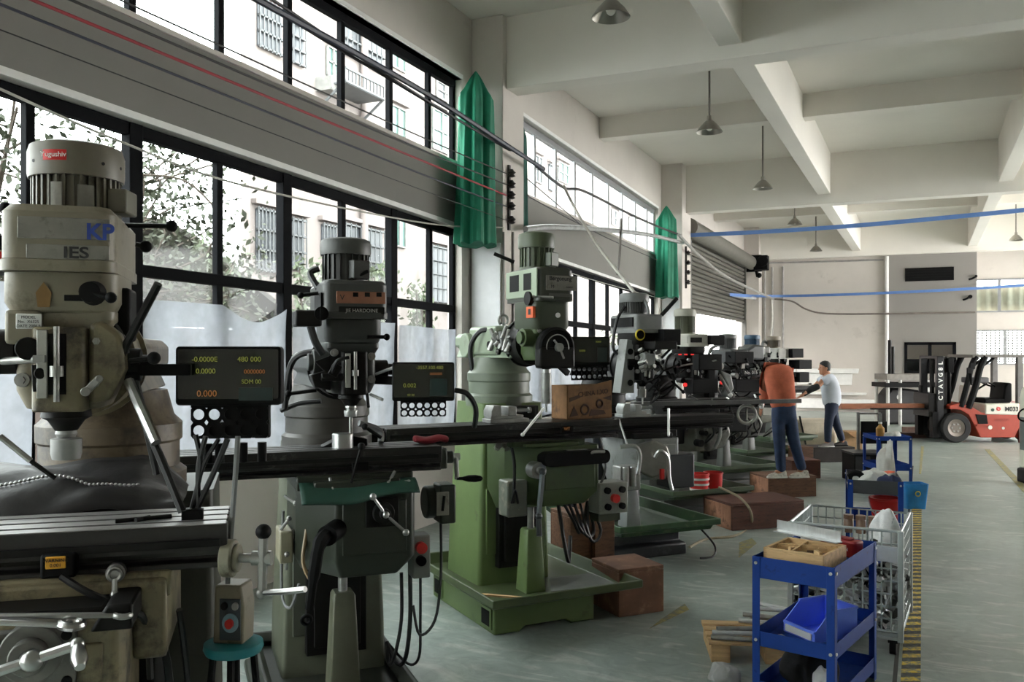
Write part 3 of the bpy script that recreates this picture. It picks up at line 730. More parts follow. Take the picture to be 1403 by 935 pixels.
# black pleated way cover behind the table
def wav(u, v):
    x = -1.1+u*1.40; s = .165+v*.30
    z = 1.47+ .165*(v**.6) + .016*math.sin(9*u+5*v)+ .012*abs(math.sin(14*u-6*v))*(1-v)*2+.006*math.sin(31*u+9*v) - .13*max(0,(u-.9)*10)**1.2*v
    return V(x, s+.02*math.sin(13*u+2), z)
MB().grid(wav, 46, 14).build('way_cover', mat('black_leatherette',(44,43,44),.42,var=.1,bump=.25,scale=6), R, solid=.004)
ch_ = MB(); cp_ = []
for i in range(34):
    t = i/33; q = wav(.60+.30*t, .30+.10*math.sin(5*t)+.25*max(0,t-.75)); cp_.append(q+V(0,0,.008)); ch_.ball(q+V(0,0,.009), .0058, 8)
ch_.tube(cp_, .002, n=5)
tag(ch_.build('ball_chain', chromeM), 'thin ball chain lying across the black cover behind the milling table', 'chain').parent = None
co_ = bpy.data.objects['ball_chain']; co_.location = M.o; co_.rotation_euler = (0,0,M.phi)
# scale box with orange sticker
a_, b_ = M.on(54,762,-.19), M.on(104,792,-.19)
sb = MB().box(a_.x,b_.x,-.19,-.13,b_.z,a_.z).build('scale_reader', blackM, R, bevel=.008)
st = plate(M, sb, 'orange_sticker', M.on(62,764,-.191), M.on(90,779,-.191), orangeM, .002)
text('sticker_lettering', 'WARNING\n0.001', .013, M.on(76,772,-.1945), FRONT, inkM, sb)
cable(M, [M.on(84,790,-.2), M.on(120,812,-.22), M.on(175,835,-.2), M.on(200,855,-.15), M.on(206,930,-.12)], .01)
q = M.on(158,786,-.18); MB().torus(q+V(0,-.012,0), .017,.006,(0,1,0)).cyl(q+V(0,.03,0), q, .026).tube([q+V(0,-.012,-.015), M.on(157,815,-.21)], .008, smooth=False).ball(M.on(157,815,-.21), .012).build('table_lock', chromeM, R)
# knee front: flange, hub, crank
cz_ = M.on(46,892,-.33)
fl = MB().prism(rrect(cz_.x-.105,cz_.x+.1,cz_.z-.1,cz_.z+.055,.018,3), -.345, -.31, 'xz').cyl((cz_.x,-.31,cz_.z),(cz_.x,-.365,cz_.z),.075,n=32).cyl((cz_.x,-.36,cz_.z),(cz_.x,-.40,cz_.z),.045,n=28)
fl = fl.build('gear_flange', mat('grey_cast_iron',(104,103,98),.45,metal=.4,var=.2,scale=10), R, bevel=.004)
for dx, dz in ((-.085,.038),(.08,.038),(.08,-.08)):
    MB().cyl((cz_.x+dx,-.343,cz_.z+dz),(cz_.x+dx,-.349,cz_.z+dz),.013,n=14).build('bolt_hole', blackM, fl)
pA, pB = M.on(-30,930,-.45), M.on(106,884,-.45); pc = (pA+pB)/2
cr = MB().tube([pA,pB], .013, smooth=False).ball(M.on(43,906,-.45), .027, 16).cyl((cz_.x,-.39,cz_.z), M.on(43,906,-.45), .02).ball(pB, .018).build('crank_handle', chromeM, R)
MB().lathe([(.01,0),(.017,.015),(.02,.05),(.012,.075)], pB, (.25,-.9,-.5), 14).build('grip', chromeM, cr)
# right end crank
q = M.at(328,765,2.56); hub_ = M.at(363,765,2.56)
br = MB().cyl(M.at(306,765,2.56), M.at(322,765,2.56), .055, n=24).cyl(M.at(322,765,2.56), q, .042).build('table_bracket', paint('bracket_cream',(150,146,126),((80,72,58),.3,8)), R, bevel=.004)
t0, t1 = M.at(361,729,2.55), M.at(359,811,2.55)
cr = MB().tube([t0,t1], .014, smooth=False).cyl(q, hub_, .014).cyl(M.at(346,765,2.56), M.at(372,765,2.56), .022).ball(M.at(358,813,2.55),.017).build('crank_handle', steelM, R)
MB().ball(t0, .023, 16).build('knob', blackM, cr)
MB().tube([M.at(359,813,2.55), M.at(390,811,2.5), M.at(418,808,2.46)], .009).build('grip', chromeM, cr)
MB().box(.16,.24,-.02,.3,.75,1.13).build('coolant_channel', rubberM, R, bevel=.01)
cable(M, [V(.25,-.05,1.2),V(.28,.02,1.0),V(.27,.05,.6),V(.3,.1,.2)], .012); cable(M, [V(.31,0,1.22),V(.33,.1,.9),V(.33,.14,.4)], .01)

# ------------------------------------------------ 2: dark grey-green mill
dg = paint('dark_grey_green_paint', (84,88,76), ((58,58,50),.2,6), .08)
dgF = paint('dark_green_paint', (44,50,38), ((44,46,38),.2,6), .08)
dgH = paint('charcoal_head_paint', (58,60,57), ((50,50,48),.2,7), .1)
m2 = mill((-.85,4.6), 69, 'dark grey-green milling machine with a copper plate on its head', dict(
    main=paint('pale_grey_green_paint',(102,106,89),((88,88,74),.2,5),.08), knee=dgF, head=dgH, motor=paint('dark_motor_paint',(46,48,45)), cap=paint('grey_cap_paint',(66,68,64)),
    turm=paint('oily_turret_paint',(66,63,57),((48,46,42),.35,5)), ramm=dgH, saddlem=dgF, tabm=tableM, basem=dgF, doorm=dg, pedm=paint('pedestal_paint',(96,98,80),((90,90,72),.2,6)), chuckm=chromeM, adm=darkironM, quim=darkironM,
    z=(1.775,2.05,2.17,2.365,2.525,2.612), table=(-.95,.456), kneez=(.9,1.30), kneex=(-.28,.3), kneef=-.2, tray=(-.42,.36,-.25,1.15), traym=paint('dark_tray_paint',(46,48,40)), trayz=.22, basez=.12, cranks=(0,0),
    beltw=.17, beltf=.15, chuck=1.655, tool=.08, termbox=-1.2, fins=22))
M = m2; R = M.root; f = M.bf
cp = plate(M, M.belt, 'copper_plate', M.on(461,399,f), M.on(528,417,f), mat('copper_plate',(150,104,84),.4,metal=.5,var=.15))
sq = MB()
for px in (487,503,519): 
    a, b = M.on(px-3.5,401,f), M.on(px+3.5,407,f); sq.box(a.x,b.x,f-.006,f-.003,b.z,a.z)
sq.build('dial_window', blackM, cp); text('plate_mark', 'V', .04, M.on(469,408,f-.006), FRONT, inkM, M.belt)
lp = plate(M, M.belt, 'name_plate', M.on(464,420,f), M.on(527,431,f), darkironM)
text('plate_lettering', 'JIE HARDOINE', .026, M.on(496,426,f-.006), FRONT, rulerM, lp)
sw = MB().box(-.31,-.18,-.2,-.05,M.on(0,443,-.2).z,M.on(0,418,-.2).z).build('switch_box', darkironM, R, bevel=.01)
p = M.on(440,430,-.2); MB().cyl(p, p+V(0,-.015,0), .035, n=24).bar(p+V(0,-.02,-.03), p+V(0,-.02,.03), .012, .015).build('rotary_switch', blackM, sw)
MB().box(-.175,-.166,-.12,.1,2.2,2.3).build('side_opening', blackM, M.belt)
for a, b, s in (((436,402),(412,405),-.05),((503,462),(530,462),-.1),((478,385),(504,372),.0),((433,535),(395,540),-.05),((522,600),(500,585),.0)):
    lever(M, M.on(*a,s), M.on(*b,s), .01, .018 if b[0] != 504 else 0)
lever(M, M.on(515,513,-.1), M.on(553,499,-.25), .008, 0, m=chromeM); lever(M, M.on(508,541,-.1), M.on(524,548,-.2), .009, 0, m=steelM)
lever(M, M.on(503,540,-.1), M.on(505,558,-.15), .008, 0)
MB().bar(M.on(463,500,-.14), M.on(455,515,-.14), .02, .05).cyl(M.on(440,517,-.1), M.on(470,517,-.1), .02).prism([(-.12,1.8),(-.2,1.82),(-.22,1.88),(-.15,1.9),(-.2,1.95),(-.12,1.98)], -.09, .0, 'xz').build('feed_trip', darkironM, R, bevel=.004)
cable(M, [M.on(436,395,.1), M.on(425,375,.15), M.on(437,368,.15)], .018); cable(M, [M.on(425,445,-.1), M.on(432,468,-.1), M.on(442,485,-.08)], .02)
cable(M, [M.on(440,482,.1), M.on(412,486,.15), M.on(397,505,.2), M.on(390,560,.25)], .017)
cable(M, [M.on(455,512,-.14), M.on(462,495,-.18), M.on(478,490,-.18)], .009); cable(M, [M.on(492,580,.1), M.on(520,590,.12), M.on(522,606,.1)], .018, greyCableM)
cable(M, [M.on(385,563,.3), M.on(410,553,.25), M.on(440,550,.2)], .014)
# readout
MB().bar(M.on(500,520,.02), M.on(545,522,-.1), .03, .045).build('readout_arm', blackM, R)
c = M.at(580,523,4.42)
dro(M, c, .312, .196, math.radians(-21)+.12, [(.1,.36,.12,'-3557.100.480',digitM),(-.22,-.1,.15,'0.002',digitM),(.2,.2,.09,'0000000',digit2M),(-.2,-.34,.08,'00 00',digitM)], holes=(6,2), panel=(.1,.38,-.36,.08), bh=.075, bw=.23)
q0 = V(.456,0,1.42); MB().box(.456,.50,-.1,.1,1.37,1.48).cyl((.5,0,1.42),(.56,0,1.42),.035).build('table_bracket', dgF, R, bevel=.006)
cr = MB().cyl((.54,0,1.42),(.60,0,1.42),.02).tube([(.58,0,1.42), M.on(626,656,-.1)], .013, smooth=False).build('crank_handle', chromeM, R); gp = M.on(626,656,-.1); MB().lathe([(.008,0),(.009,.03),(.018,.06),(.02,.1),(.014,.13),(.004,.14)], gp, M.on(656,656,-.13)-gp, 14).build('grip', blackM, cr)
cable(M, [M.at(623,535,4.45), M.at(640,540,4.45), M.at(652,560,4.5), M.at(650,585,4.6)], .014)
# saddle furniture
cr = lever(M, M.on(481,662,-.2), M.on(495,612,-.2), .007, .02)
plate(M, R, 'saddle_stop', M.on(482,634,-.17), M.on(504,644,-.17), blackM, .02)
for a, b in (((452,655),(456,672)),((541,646),(532,662)),((520,663),(560,660))): lever(M, M.on(*a,-.17), M.on(*b,-.2), .008, .01, m=steelM, bm=steelM)
# knee plate with three-arm handle
p = M.on(524,702,-.22); 
pl = MB().box(p.x-.085,p.x+.085,-.225,-.2,p.z-.075,p.z+.07).cyl((p.x,-.225,p.z),(p.x,-.26,p.z),.055,n=28).cyl((p.x,-.26,p.z),(p.x,-.30,p.z),.028).build('gear_flange', darkironM, R, bevel=.004)
hd_ = MB()
for q in (M.on(511,681,-.31), M.on(556,730,-.31)): hd_.tube([V(p.x,-.29,p.z), q], .008, smooth=False).ball(q, .018)
hd_.ball((p.x,-.3,p.z), .018).build('feed_handle', chromeM, R)
pts = [M.on(455,728,-.3), M.on(438,745,-.36), M.on(430,790,-.38), M.on(424,835,-.38)]
hb = MB().tube(pts, [.035]*7+[.03]*6+[.022]*8).cyl(M.on(462,725,-.2), M.on(448,735,-.34), .05, n=20).torus(M.on(420,850,-.38), .022,.009,(0,1,.2)).build('knee_crank', rubberM, R)
# control box with red and black buttons
a, b = M.on(566,735,-.12), M.on(590,792,-.12)
cb = MB().box(a.x, b.x, -.12, -.0, b.z, a.z).build('push_button_box', paint('button_box_grey',(132,134,128)), R, bevel=.008)
p = M.on(576,750,-.12); MB().cyl(p, p+V(0,-.035,0), .03, n=20).build('stop_button', redM, cb)
p = M.on(576,768,-.12); MB().cyl(p, p+V(0,-.03,0), .026, n=20).build('start_button', blackM, cb)
p = M.on(597,690,.0); pf = MB().cyl(p+V(-.05,.06,0), p+V(.09,.06,0), .09, n=24).box(p.x-.0,p.x+.09,-.09,.06,p.z-.1,p.z+.11).build('power_feed', dgF, R, bevel=.012)
plate(M, pf, 'feed_label', M.on(598,675,-.095), M.on(615,706,-.095), plateM); 
q = M.on(606,690,-.1); MB().bar(q+V(0,0,-.04), q+V(.01,0,.04), .02,.012).build('feed_switch', darkironM, pf)
cable(M, [M.on(604,715,-.0), M.on(604,790,-.05), M.on(596,850,-.05), M.on(575,870,.0), M.on(566,830,.0)], .008)
for dx, w in ((0,.012),(14,.008),(-12,.01)):
    cable(M, [M.on(562+dx,785,.0), M.on(562+dx,850,.02), M.on(556+dx*1.3,900,.05), M.on(545+dx,910,.2), M.on(530,880,.3)], w)
cable(M, [M.on(428,800,-.1), M.on(415,770,-.05), M.on(420,715,.0), M.on(405,690,.1)], .01, paint('tan_hose',(150,124,86)))
cable(M, [M.on(388,700,.2), M.on(386,810,.2), M.on(398,833,.1), M.on(410,800,.1)], .008, greyCableM)
MB().box(-.36,-.29,.05,.25,M.on(0,810,.0).z,M.on(0,760,.0).z).build('oil_pump', paint('cream_pump',(150,144,120)), R, bevel=.01)
for a, b in (((390,680),(405,690)),((385,726),(396,711)),((400,726),(410,750)),((392,780),(393,760))): lever(M, M.on(*a,.1), M.on(*b,.05), .009, .014, m=steelM, bm=steelM)

# ------------------------------------------------ 3: tall green mill
gr = paint('green_machine_paint', (112,134,82), ((86,98,64),.12,5), .06)
grK = paint('green_knee_paint', (74,92,54), ((60,70,46),.15,5), .07)
pale = paint('pale_green_paint', (160,174,150), ((130,140,120),.15,5), .05)
ol = paint('olive_motor_paint', (78,88,64), None, .06)
m3 = mill((.249,6.32), 63, 'tall green milling machine with a pale green ram and wide drip tray', dict(
    main=gr, knee=grK, head=grK, motor=ol, cap=ol, turm=paint('grey_green_turret',(116,126,108)), traym=paint('dark_green_tray',(84,98,62)), ramm=pale, beltm=paint('dark_olive_belt_paint',(56,60,48)), saddlem=grK, quim=darkironM, adm=darkironM, neckm=paint('head_green',(72,80,62)),
    z=(1.93,2.16,2.36,2.60,2.765,2.878), base=(-.42,.41,0,1.15), arch=True, pockets=True, tray=(-.56,.66,-.27,1.25), trayz=.33, cw=(.31,.26), kneez=(.94,1.32), kneex=(-.27,.40),
    table=(-1.26,.536), tabm=tableM, cranks=(1,0), crankang=-.9, brm=darkironM, beltw=.15, beltf=.15, chuck=1.62, tool=.06, fins=20, termbox=-1.1, ramend=1.3))
M = m3; R = M.root; f = M.bf
np_ = plate(M, M.belt, 'name_plate', M.on(748,377,f), M.on(789,399,f), plateM)
text('plate_lettering', 'Bergonung', .042, M.on(768,382,f-.006), FRONT, inkM, np_, bold=.001); text('plate_lettering', 'M', .035, M.on(757,393,f-.006), FRONT, inkM, np_); text('plate_lettering', '-A00007', .018, M.on(780,394,f-.006), FRONT, inkM, np_)
plate(M, M.belt, 'vent_plate', M.on(752,402,f), M.on(784,412,f), paint('vent_grey',(92,94,86)))
sf = MB().box(-.158,-.145,-.14,.34,2.39,2.59).build('side_panel', pale, M.belt, bevel=.004)
wd = MB()
for y0_, y1_ in ((-.06,.05),(.13,.27)): wd.box(-.162,-.155,y0_,y1_,2.44,2.56)
wd.build('side_opening', blackM, sf)
lever(M, V(-.16,.2,2.66), V(-.3,.25,2.72), .014, 0); lever(M, M.on(730,406,-.1), M.on(758,408,-.2), .01, 0, m=chromeM); MB().cyl((-.14,-.03,2.38),(-.175,-.03,2.38),.05,n=20).build('speed_dial', darkironM, R)
p0, p1 = V(-.153,-.1,2.31), V(-.15,.0,2.23)
so = MB().box(-.165,-.145,-.1,-.0,2.24,2.32).build('switch_plate', mat('orange_switch',(206,86,30),.5,var=.1), R); text('switch_marks', 'III', .05, (-.167,-.05,2.28), (PI/2,0,-PI/2), inkM, so, bold=.003)
MB().cyl((.03,-.11,2.26),(.03,-.12,2.26),.018).build('head_bolt', whiteM, R)
gz = 2.03; MB().lathe([(.135,0),(.145,.02),(.145,.07),(.13,.085),(.125,.075),(0,.07)], (.0,-.08,gz), (0,-1,0), 36).build('quill_gear_case', blackM, R)
MB().box(-.145,.145,-.17,-.08,1.88,gz).build('gear_case_skirt', darkironM, R, bevel=.02)
MB().cyl((0,-.17,gz),(0,-.2,gz),.03).tube([(0,-.19,gz),(.03,-.2,gz-.08)],.008,smooth=False).tube([(0,-.19,gz),(-.05,-.2,gz+.05)],.008,smooth=False).torus((.0,-.165,gz),.09,.004,(0,1,0)).build('quill_handle', steelM, R)
MB().lathe([(.03,1.95),(.032,1.8),(.022,1.79),(.022,1.72),(.03,1.71),(.03,1.66),(.018,1.64)], n=20).build('drill_chuck', chromeM, R)
MB().box(-.17,.17,.5,1.0,1.97,2.2).build('ram_cover', pale, R, bevel=.03, seg=3)
tq = V(0,.7,2.2); MB().torus(tq+V(0,0,.05), .04,.012,(0,1,0)).cyl(tq, tq+V(0,0,.02), .03).build('lifting_eye', steelM, R)
MB().cyl((-.17,.58,2.05),(-.19,.58,2.05),.03).cyl((-.17,.42,2.0),(-.19,.42,2.0),.025).cyl((-.17,.42,2.1),(-.19,.42,2.1),.02).build('ram_clamp', darkironM, R)
MB().cyl((-.12,.98,2.05),(-.22,.98,2.05),.1,n=24).build('ram_motor', pale, R, bevel=.01)
cable(M, [M.on(683,456,.6), M.on(660,453,.7), M.on(645,475,.8), M.on(648,510,.8), M.on(658,540,.8)], .02)
for i in range(14): MB().cyl(V(-.13-.04*random.random(),.25+.02*i,2.0+.2*random.random()), V(-.2,.22+.025*i,1.98+.2*random.random()), .014+.01*random.random(), n=10).build('clamp_bolt', steelM, R)
# readout with mounting arm
MB().bar(V(.1,.05,1.93), M.at(778,512,6.5), .03, .04).build('readout_arm', blackM, R)
c = M.at(807,481,6.5); dro(M, c, .31, .21, math.radians(-27)+.2, [(-.2,.0,.1,'0.000',digitM),(.2,.32,.08,'00000',digitM)], holes=(7,2), panel=(.18,.42,-.38,.12), bh=.11, bw=.28)
# table furniture
lever(M, M.on(745,560,-.17), M.on(716,596,-.32), .009, .014, m=whiteM, bm=whiteM)
sp = plate(M, R, 'table_stop', M.on(768,584,-.165), M.on(784,592,-.165), blackM, .02); text('stop_mark', 'WT', .03, M.on(777,588,-.19), FRONT, digit2M, sp)
rl = MB().prism(rrect(-.12,.42,1.19,1.29,.045,5), -.2, -.08, 'xz').build('way_cover', rubberM, R)
a, b = M.on(776,617,-.11), M.on(804,636,-.11); op = MB().box(a.x,b.x,-.14,-.09,b.z,a.z).build('oiler', steelM, R, bevel=.004)
MB().tube([M.on(803,626,-.14), M.on(812,620,-.2), M.on(828,619,-.2)], .012).build('oiler_handle', chromeM, op)
h = M.on(737,645,-.12)
MB().cyl(h+V(0,.08,0), h+V(0,-.02,0), .06, n=28).cyl(h+V(0,-.02,0), h+V(0,-.06,0), .03).build('crank_hub', steelM, R, bevel=.004)
q = M.on(738,708,-.2); kc = MB().bar(h+V(0,-.07,0), q, .022,.03).ball(h+V(0,-.07,0), .026).ball(q, .028).tube([q, M.on(739,735,-.24)], .02, smooth=False).build('knee_crank', mat('crank_grey',(92,96,98),.35,metal=.7,var=.1), R)
# control panel
a, b = M.on(818,662,-.1), M.on(856,701,-.1)
cp = MB().box(a.x, b.x, -.14, .02, b.z, a.z).build('control_panel', paint('panel_grey',(150,152,142),((110,110,100),.2,10)), R, bevel=.008)
cx, cz = (a.x+b.x)/2, (a.z+b.z)/2
MB().cyl((cx,-.14,cz),(cx,-.175,cz),.032,n=24).build('stop_button', redM, cp)
for dx, dz in ((-.065,.06),(.065,.06),(-.06,-.06),(.065,-.06)): MB().cyl((cx+dx,-.14,cz+dz),(cx+dx,-.165,cz+dz),.024,n=18).build('selector_knob', blackM, cp)
MB().box(-.01+cx-.1, cx+.08, -.1,.02,b.z-.06,b.z).build('panel_bracket', paint('bracket_olive',(70,76,58)), cp)
cable(M, [M.on(822,600,-.05), M.on(830,640,-.1), M.on(822,665,-.1)], .01, greyCableM)
for i in range(4): cable(M, [V(.15+.05*i,.05,.92), V(.22+.05*i,-.02,.75-.05*i), V(.3+.06*i,.02,.66), V(.38,.05,.88)], .012)
cable(M, [V(.12,.05,.92),V(.14,-.02,.6),V(.2,.02,.45),V(.26,.1,.62)], .015)
a, b = M.on(692,658,.05), M.on(716,705,.05)
pb = MB().box(a.x-.02,b.x,-.03,.12,b.z,a.z).build('oil_pump', paint('grey_oil_box',(120,124,112),((150,146,130),.2,9)), R, bevel=.012)
cable(M, [M.on(700,610,.0), M.on(705,640,-.05), M.on(703,690,-.06)], .012); cable(M, [M.on(701,690,-.07), M.on(706,672,-.1), M.on(710,690,-.07)], .008)
cl_ = MB()
for i in range(9):
    q = M.on(678+3.2*i, 596+random.random()*20, .1); cl_.cyl(q, q+V(-.05+.1*random.random(),-.06,-.05+.1*random.random()), .016+.012*random.random(), n=10)
cl_.build('drive_linkage', steelM, R)

# ------------------------------------------------ 4: grey mill with green tray
g4 = paint('light_grey_paint', (146,148,146), ((100,100,96),.2,6), .08); g4d = paint('slate_grey_paint', (58,60,64))
m4 = mill((1.27,8.5), 66, 'grey milling machine with a green drip tray and black stepped base', dict(
    main=g4d, knee=g4, head=darkironM, motor=paint('grey_motor_b',(70,72,70)), cap=paint('grey_cap_b',(116,118,116)), beltm=paint('pale_grey_belt',(132,134,132)), neckm=darkironM, turm=darkironM, ramm=darkironM, saddlem=darkironM, tabm=darkironM,
    basem=paint('black_base_paint',(34,37,42),((60,62,64),.2,6)), traym=paint('green_tray_paint',(58,92,56),((84,100,70),.2,5)), pedm=paint('grey_pedestal',(150,152,152)), zt=1.37,
    z=(1.72,2.06,2.18,2.36,2.49,2.58), base=(-.36,.42,-.02,1.15), basez=.24, tray=(-.5,.62,-.42,1.3), trayz=.40, table=(-.378,.98), kneez=(.82,1.17), kneex=(-.2,.3), kneef=-.2, chuck=1.55, tool=.06, cranks=(1,0), mr=.14))
M = m4; R = M.root; f = M.bf
MB().box(-.175,-.16,-.1,.3,2.24,2.33).build('side_opening', blackM, M.belt)
p = M.on(877,459,f-.02); MB().torus(p, .045, .010, (0,1,0)).build('yellow_ring', yelbtnM, M.belt); MB().cyl(p+V(0,.03,0), p+V(0,-.01,0), .042).build('round_switch', blackM, M.belt)
MB().box(.08,.27,-.26,.1,M.on(0,470,-.2).z,M.on(0,440,-.2).z).build('inverter_box', blackM, R, bevel=.008)
MB().box(-.05,.2,-.3,.05,2.02,2.1).build('switch_housing', darkironM, R, bevel=.01)
lever(M, V(.1,-.1,2.3), V(.3,-.15,2.52), .02, 0); lever(M, M.on(905,492,-.2), M.on(919,478,-.25), .012, .015); lever(M, M.on(905,510,-.2), M.on(930,500,-.2), .01, .02)
cable(M, [M.on(856,420,.1), M.on(845,440,.1), M.on(840,475,.1), M.on(848,485,.1), M.on(853,470,.1)], .016); cable(M, [M.on(880,405,.05), M.on(888,425,-.05), M.on(886,450,-.1)], .014, greyCableM)
MB().prism([(-.28,1.6),(-.12,1.6),(-.12,2.1),(-.2,2.12)], -.05, .1, 'xz').build('arm_bracket', g4, R, bevel=.006)
hb_ = MB()
for z in (1.7,1.85,2.0): hb_.cyl((-.17,-.052,z),(-.17,-.06,z),.03)
hb_.build('bracket_hole', blackM, R)
MB().prism([(-.1,1.98),(.02,1.98),(.02,1.88),(-.06,1.85),(-.1,1.9)], -.2,-.1,'xz').cyl((-.1,-.15,1.95),(-.02,-.15,1.95),.04).build('feed_case', g4, R, bevel=.01)
for i in range(16):
    q = V(-.12+.25*random.random(), -.12, 1.74+.28*random.random()); MB().cyl(q, q+V(.04*random.random(),-.03-.06*random.random(),.02), .012+.014*random.random(), n=10).build('clamp_bolt', steelM, R)
clutter(M, 12, 4, -.1, .3, 1.6, 2.05, -.1)
# knee cover casting, electrical box, handle
kc = MB().prism([(-.2,1.12),(-.02,1.16),(.12,1.1),(.16,1.0),(.1,.84),(-.05,.8),(-.18,.86)], -.26,-.18,'xz').build('gear_cover', mat('silver_cast',(118,118,112),.38,metal=.5,var=.15), R, bevel=.02, seg=3)
p = M.on(907,650,-.27); MB().box(p.x-.02,p.x+.02,-.285,-.255,p.z-.05,p.z+.05).build('red_switch', redM, kc, bevel=.004)
MB().tube([M.on(897,627,-.3),M.on(905,618,-.34),M.on(915,628,-.34),M.on(917,655,-.34),M.on(921,672,-.34)], .018).build('knee_crank', chromeM, R)
MB().tube([M.on(850,613,-.3),M.on(870,612,-.34),M.on(877,625,-.34),M.on(874,650,-.34)], .02).build('cross_handle', chromeM, R)
a, b = M.on(918,624,-.24), M.on(952,668,-.24); MB().box(a.x,b.x,-.24,.0,b.z,a.z).build('electrical_box', g4d, R, bevel=.015)
a, b = M.on(850,640,-.25), M.on(878,672,-.25); MB().box(a.x,b.x,-.25,-.1,b.z,a.z).cyl(V(a.x+.05,-.26,a.z),V(a.x+.05,-.26,b.z+.04),.03).cyl(V(a.x+.13,-.26,a.z),V(a.x+.13,-.26,b.z+.04),.03).build('oil_pump', mat('pump_silver',(150,150,146),.4,metal=.5,var=.15), R, bevel=.012)
lever(M, M.on(916,560,-.17), M.on(916,597,-.25), .012, .012, m=chromeM, bm=chromeM); lever(M, M.on(848,575,-.17), M.on(860,612,-.3), .01, .012, m=steelM)
cable(M, [V(.55,-.1,.3),V(.7,-.2,.1),V(.62,-.3,.012),V(.45,-.32,.012)], .01)

# ------------------------------------------------ 5 to 8: the mills farther along the row
def far_mill(cam, label, zs, c0, capc, beltc, table, zt=1.42, extra=None, A=66, tray=True, knc=(120,120,112)):
    n = label.split()[0]
    d = dict(main=paint(n+'_column_paint',(92,94,88)), knee=mat(n+'_knee_cast',knc,.4,metal=.45,var=.15), head=darkironM, motor=paint(n+'_motor_paint',c0), cap=paint(n+'_cap_paint',capc), beltm=paint(n+'_belt_paint',beltc),
        neckm=darkironM, turm=darkironM, ramm=darkironM, saddlem=darkironM, tabm=darkironM, z=zs, zt=zt, table=table, kneez=(.85,zt-.2), kneef=-.2, cranks=(0,1), traym=paint(n+'_tray_paint',(74,92,66)), chuck=zs[0]-.15, basez=.22)
    if tray: d['tray'] = (-.55,.62,-.4,1.25); d['trayz'] = .38
    return mill(cam, A, label, d)
m5 = far_mill((2.2,10.65), 'cream capped milling machine with an olive finned motor and red digits', (1.68,1.98,2.06,2.215,2.44,2.53), (104,106,84), (190,188,172), (204,202,190), (-.5,.9))
M = m5; R = M.root; f = M.bf
MB().box(.12,.34,-.2,.12,2.08,2.2).build('inverter_box', blackM, R, bevel=.01)
led = emis('red_led', (255,40,36), .7)
dr = MB().box(-.14,.2,-.33,-.2,1.78,1.97).build('digital_readout', blackM, R, bevel=.012)
for px in (932,940,949):
    p = M.on(px, 486, -.335); MB().box(p.x-.02,p.x+.02,-.335,-.325,p.z-.008,p.z+.008).build('digits', led, dr)
cb = MB().box(-.2,.16,-.3,-.1,1.5,1.68).build('control_box', blackM, R, bevel=.012)
p = M.on(938,527.5,-.31); MB().cyl(p, p+V(0,-.02,0), .024).build('indicator_lamp', led, cb); p = M.on(929,527,-.31); MB().cyl(p, p+V(0,-.02,0), .02).build('push_button', whiteM, cb)
MB().box(-.158,-.14,-.12,.1,2.1,2.18).build('side_opening', blackM, M.belt); MB().box(-.13,.03,f-.008,f+.01,2.11,2.17).build('front_opening', blackM, M.belt)
MB().box(.02,.12,-.3,-.2,1.45,1.95).build('head_guard', blackM, R, bevel=.01)
lever(M, V(.22,-.25,1.72), V(.3,-.35,1.48), .022, .03, m=steelM, bm=whiteM); lever(M, V(-.3,-.1,1.82), V(.1,-.35,1.9), .012, 0, m=chromeM); lever(M, V(-.5,0,2.15), V(-.2,0,2.05), .015, .02)
MB().prism([(.2,1.78),(.36,1.72),(.4,1.55),(.3,1.44),(.24,1.5),(.3,1.6)], -.3,-.22,'xz').build('lever_guard', g4, R, bevel=.02)
clutter(M, 14, 5)
MB().torus(M.on(1023,568,-.35), .11,.02,(.4,1,0)).bar(M.on(1023,560,-.35), M.on(1023,576,-.35), .02,.02).build('hand_wheel', chromeM, R)
kc = MB().prism([(.0,1.15),(.3,1.2),(.36,1.0),(.26,.85),(.02,.8)], -.3,-.2,'xz').cyl((.2,-.3,1.1),(.2,-.36,1.1),.08).build('gear_cover', mat('silver_cast_b',(96,96,90),.4,metal=.4,var=.25,scale=14), R, bevel=.03, seg=3)
MB().tube([V(.0,-.3,1.2),V(.12,-.36,1.18),V(.14,-.36,1.0),V(.08,-.34,.85)], .022).build('knee_crank', chromeM, R)
MB().box(.3,.75,-.12,.1,1.0,1.24).build('feed_motor', blackM, R, bevel=.02); MB().box(-.5,-.25,-.2,.1,.9,1.2).build('electrical_box', blackM, R, bevel=.015)
clutter(M, 8, 51, -.3, .5, .85, 1.25, -.28)
m6 = far_mill((3.27,12.85), 'grey milling machine with a cast grey motor standing behind the cream capped one', (1.5,1.74,1.8,2.03,2.2,2.265), (92,94,94), (126,128,126), (70,72,72), (-.6,.6), 1.3)
M = m6; R = M.root
MB().box(-.2,.14,-.28,-.05,1.83,2.0).build('inverter_box', blackM, R, bevel=.01); cb = MB().box(-.2,.25,-.3,-.1,1.42,1.6).build('control_box', blackM, R, bevel=.01)
p = M.on(988,524.5,-.31); MB().cyl(p, p+V(0,-.02,0), .026).build('indicator_lamp', led, cb)
lb = MB().box(-.1,.2,-.32,-.3,1.66,1.73).build('label_strip', blackM, R); text('strip_lettering', 'No. 015', .07, (.05,-.325,1.695), FRONT, whiteInkM, lb)
cable(M, [V(-.2,.1,2.1),V(-.35,.1,2.02),V(-.38,.1,1.8),V(-.3,.1,1.6)], .025, greyCableM)
MB().tube([V(.1,-.2,1.6),V(.3,-.35,1.68),V(.35,-.35,1.45)], .03).build('knee_crank', chromeM, R)
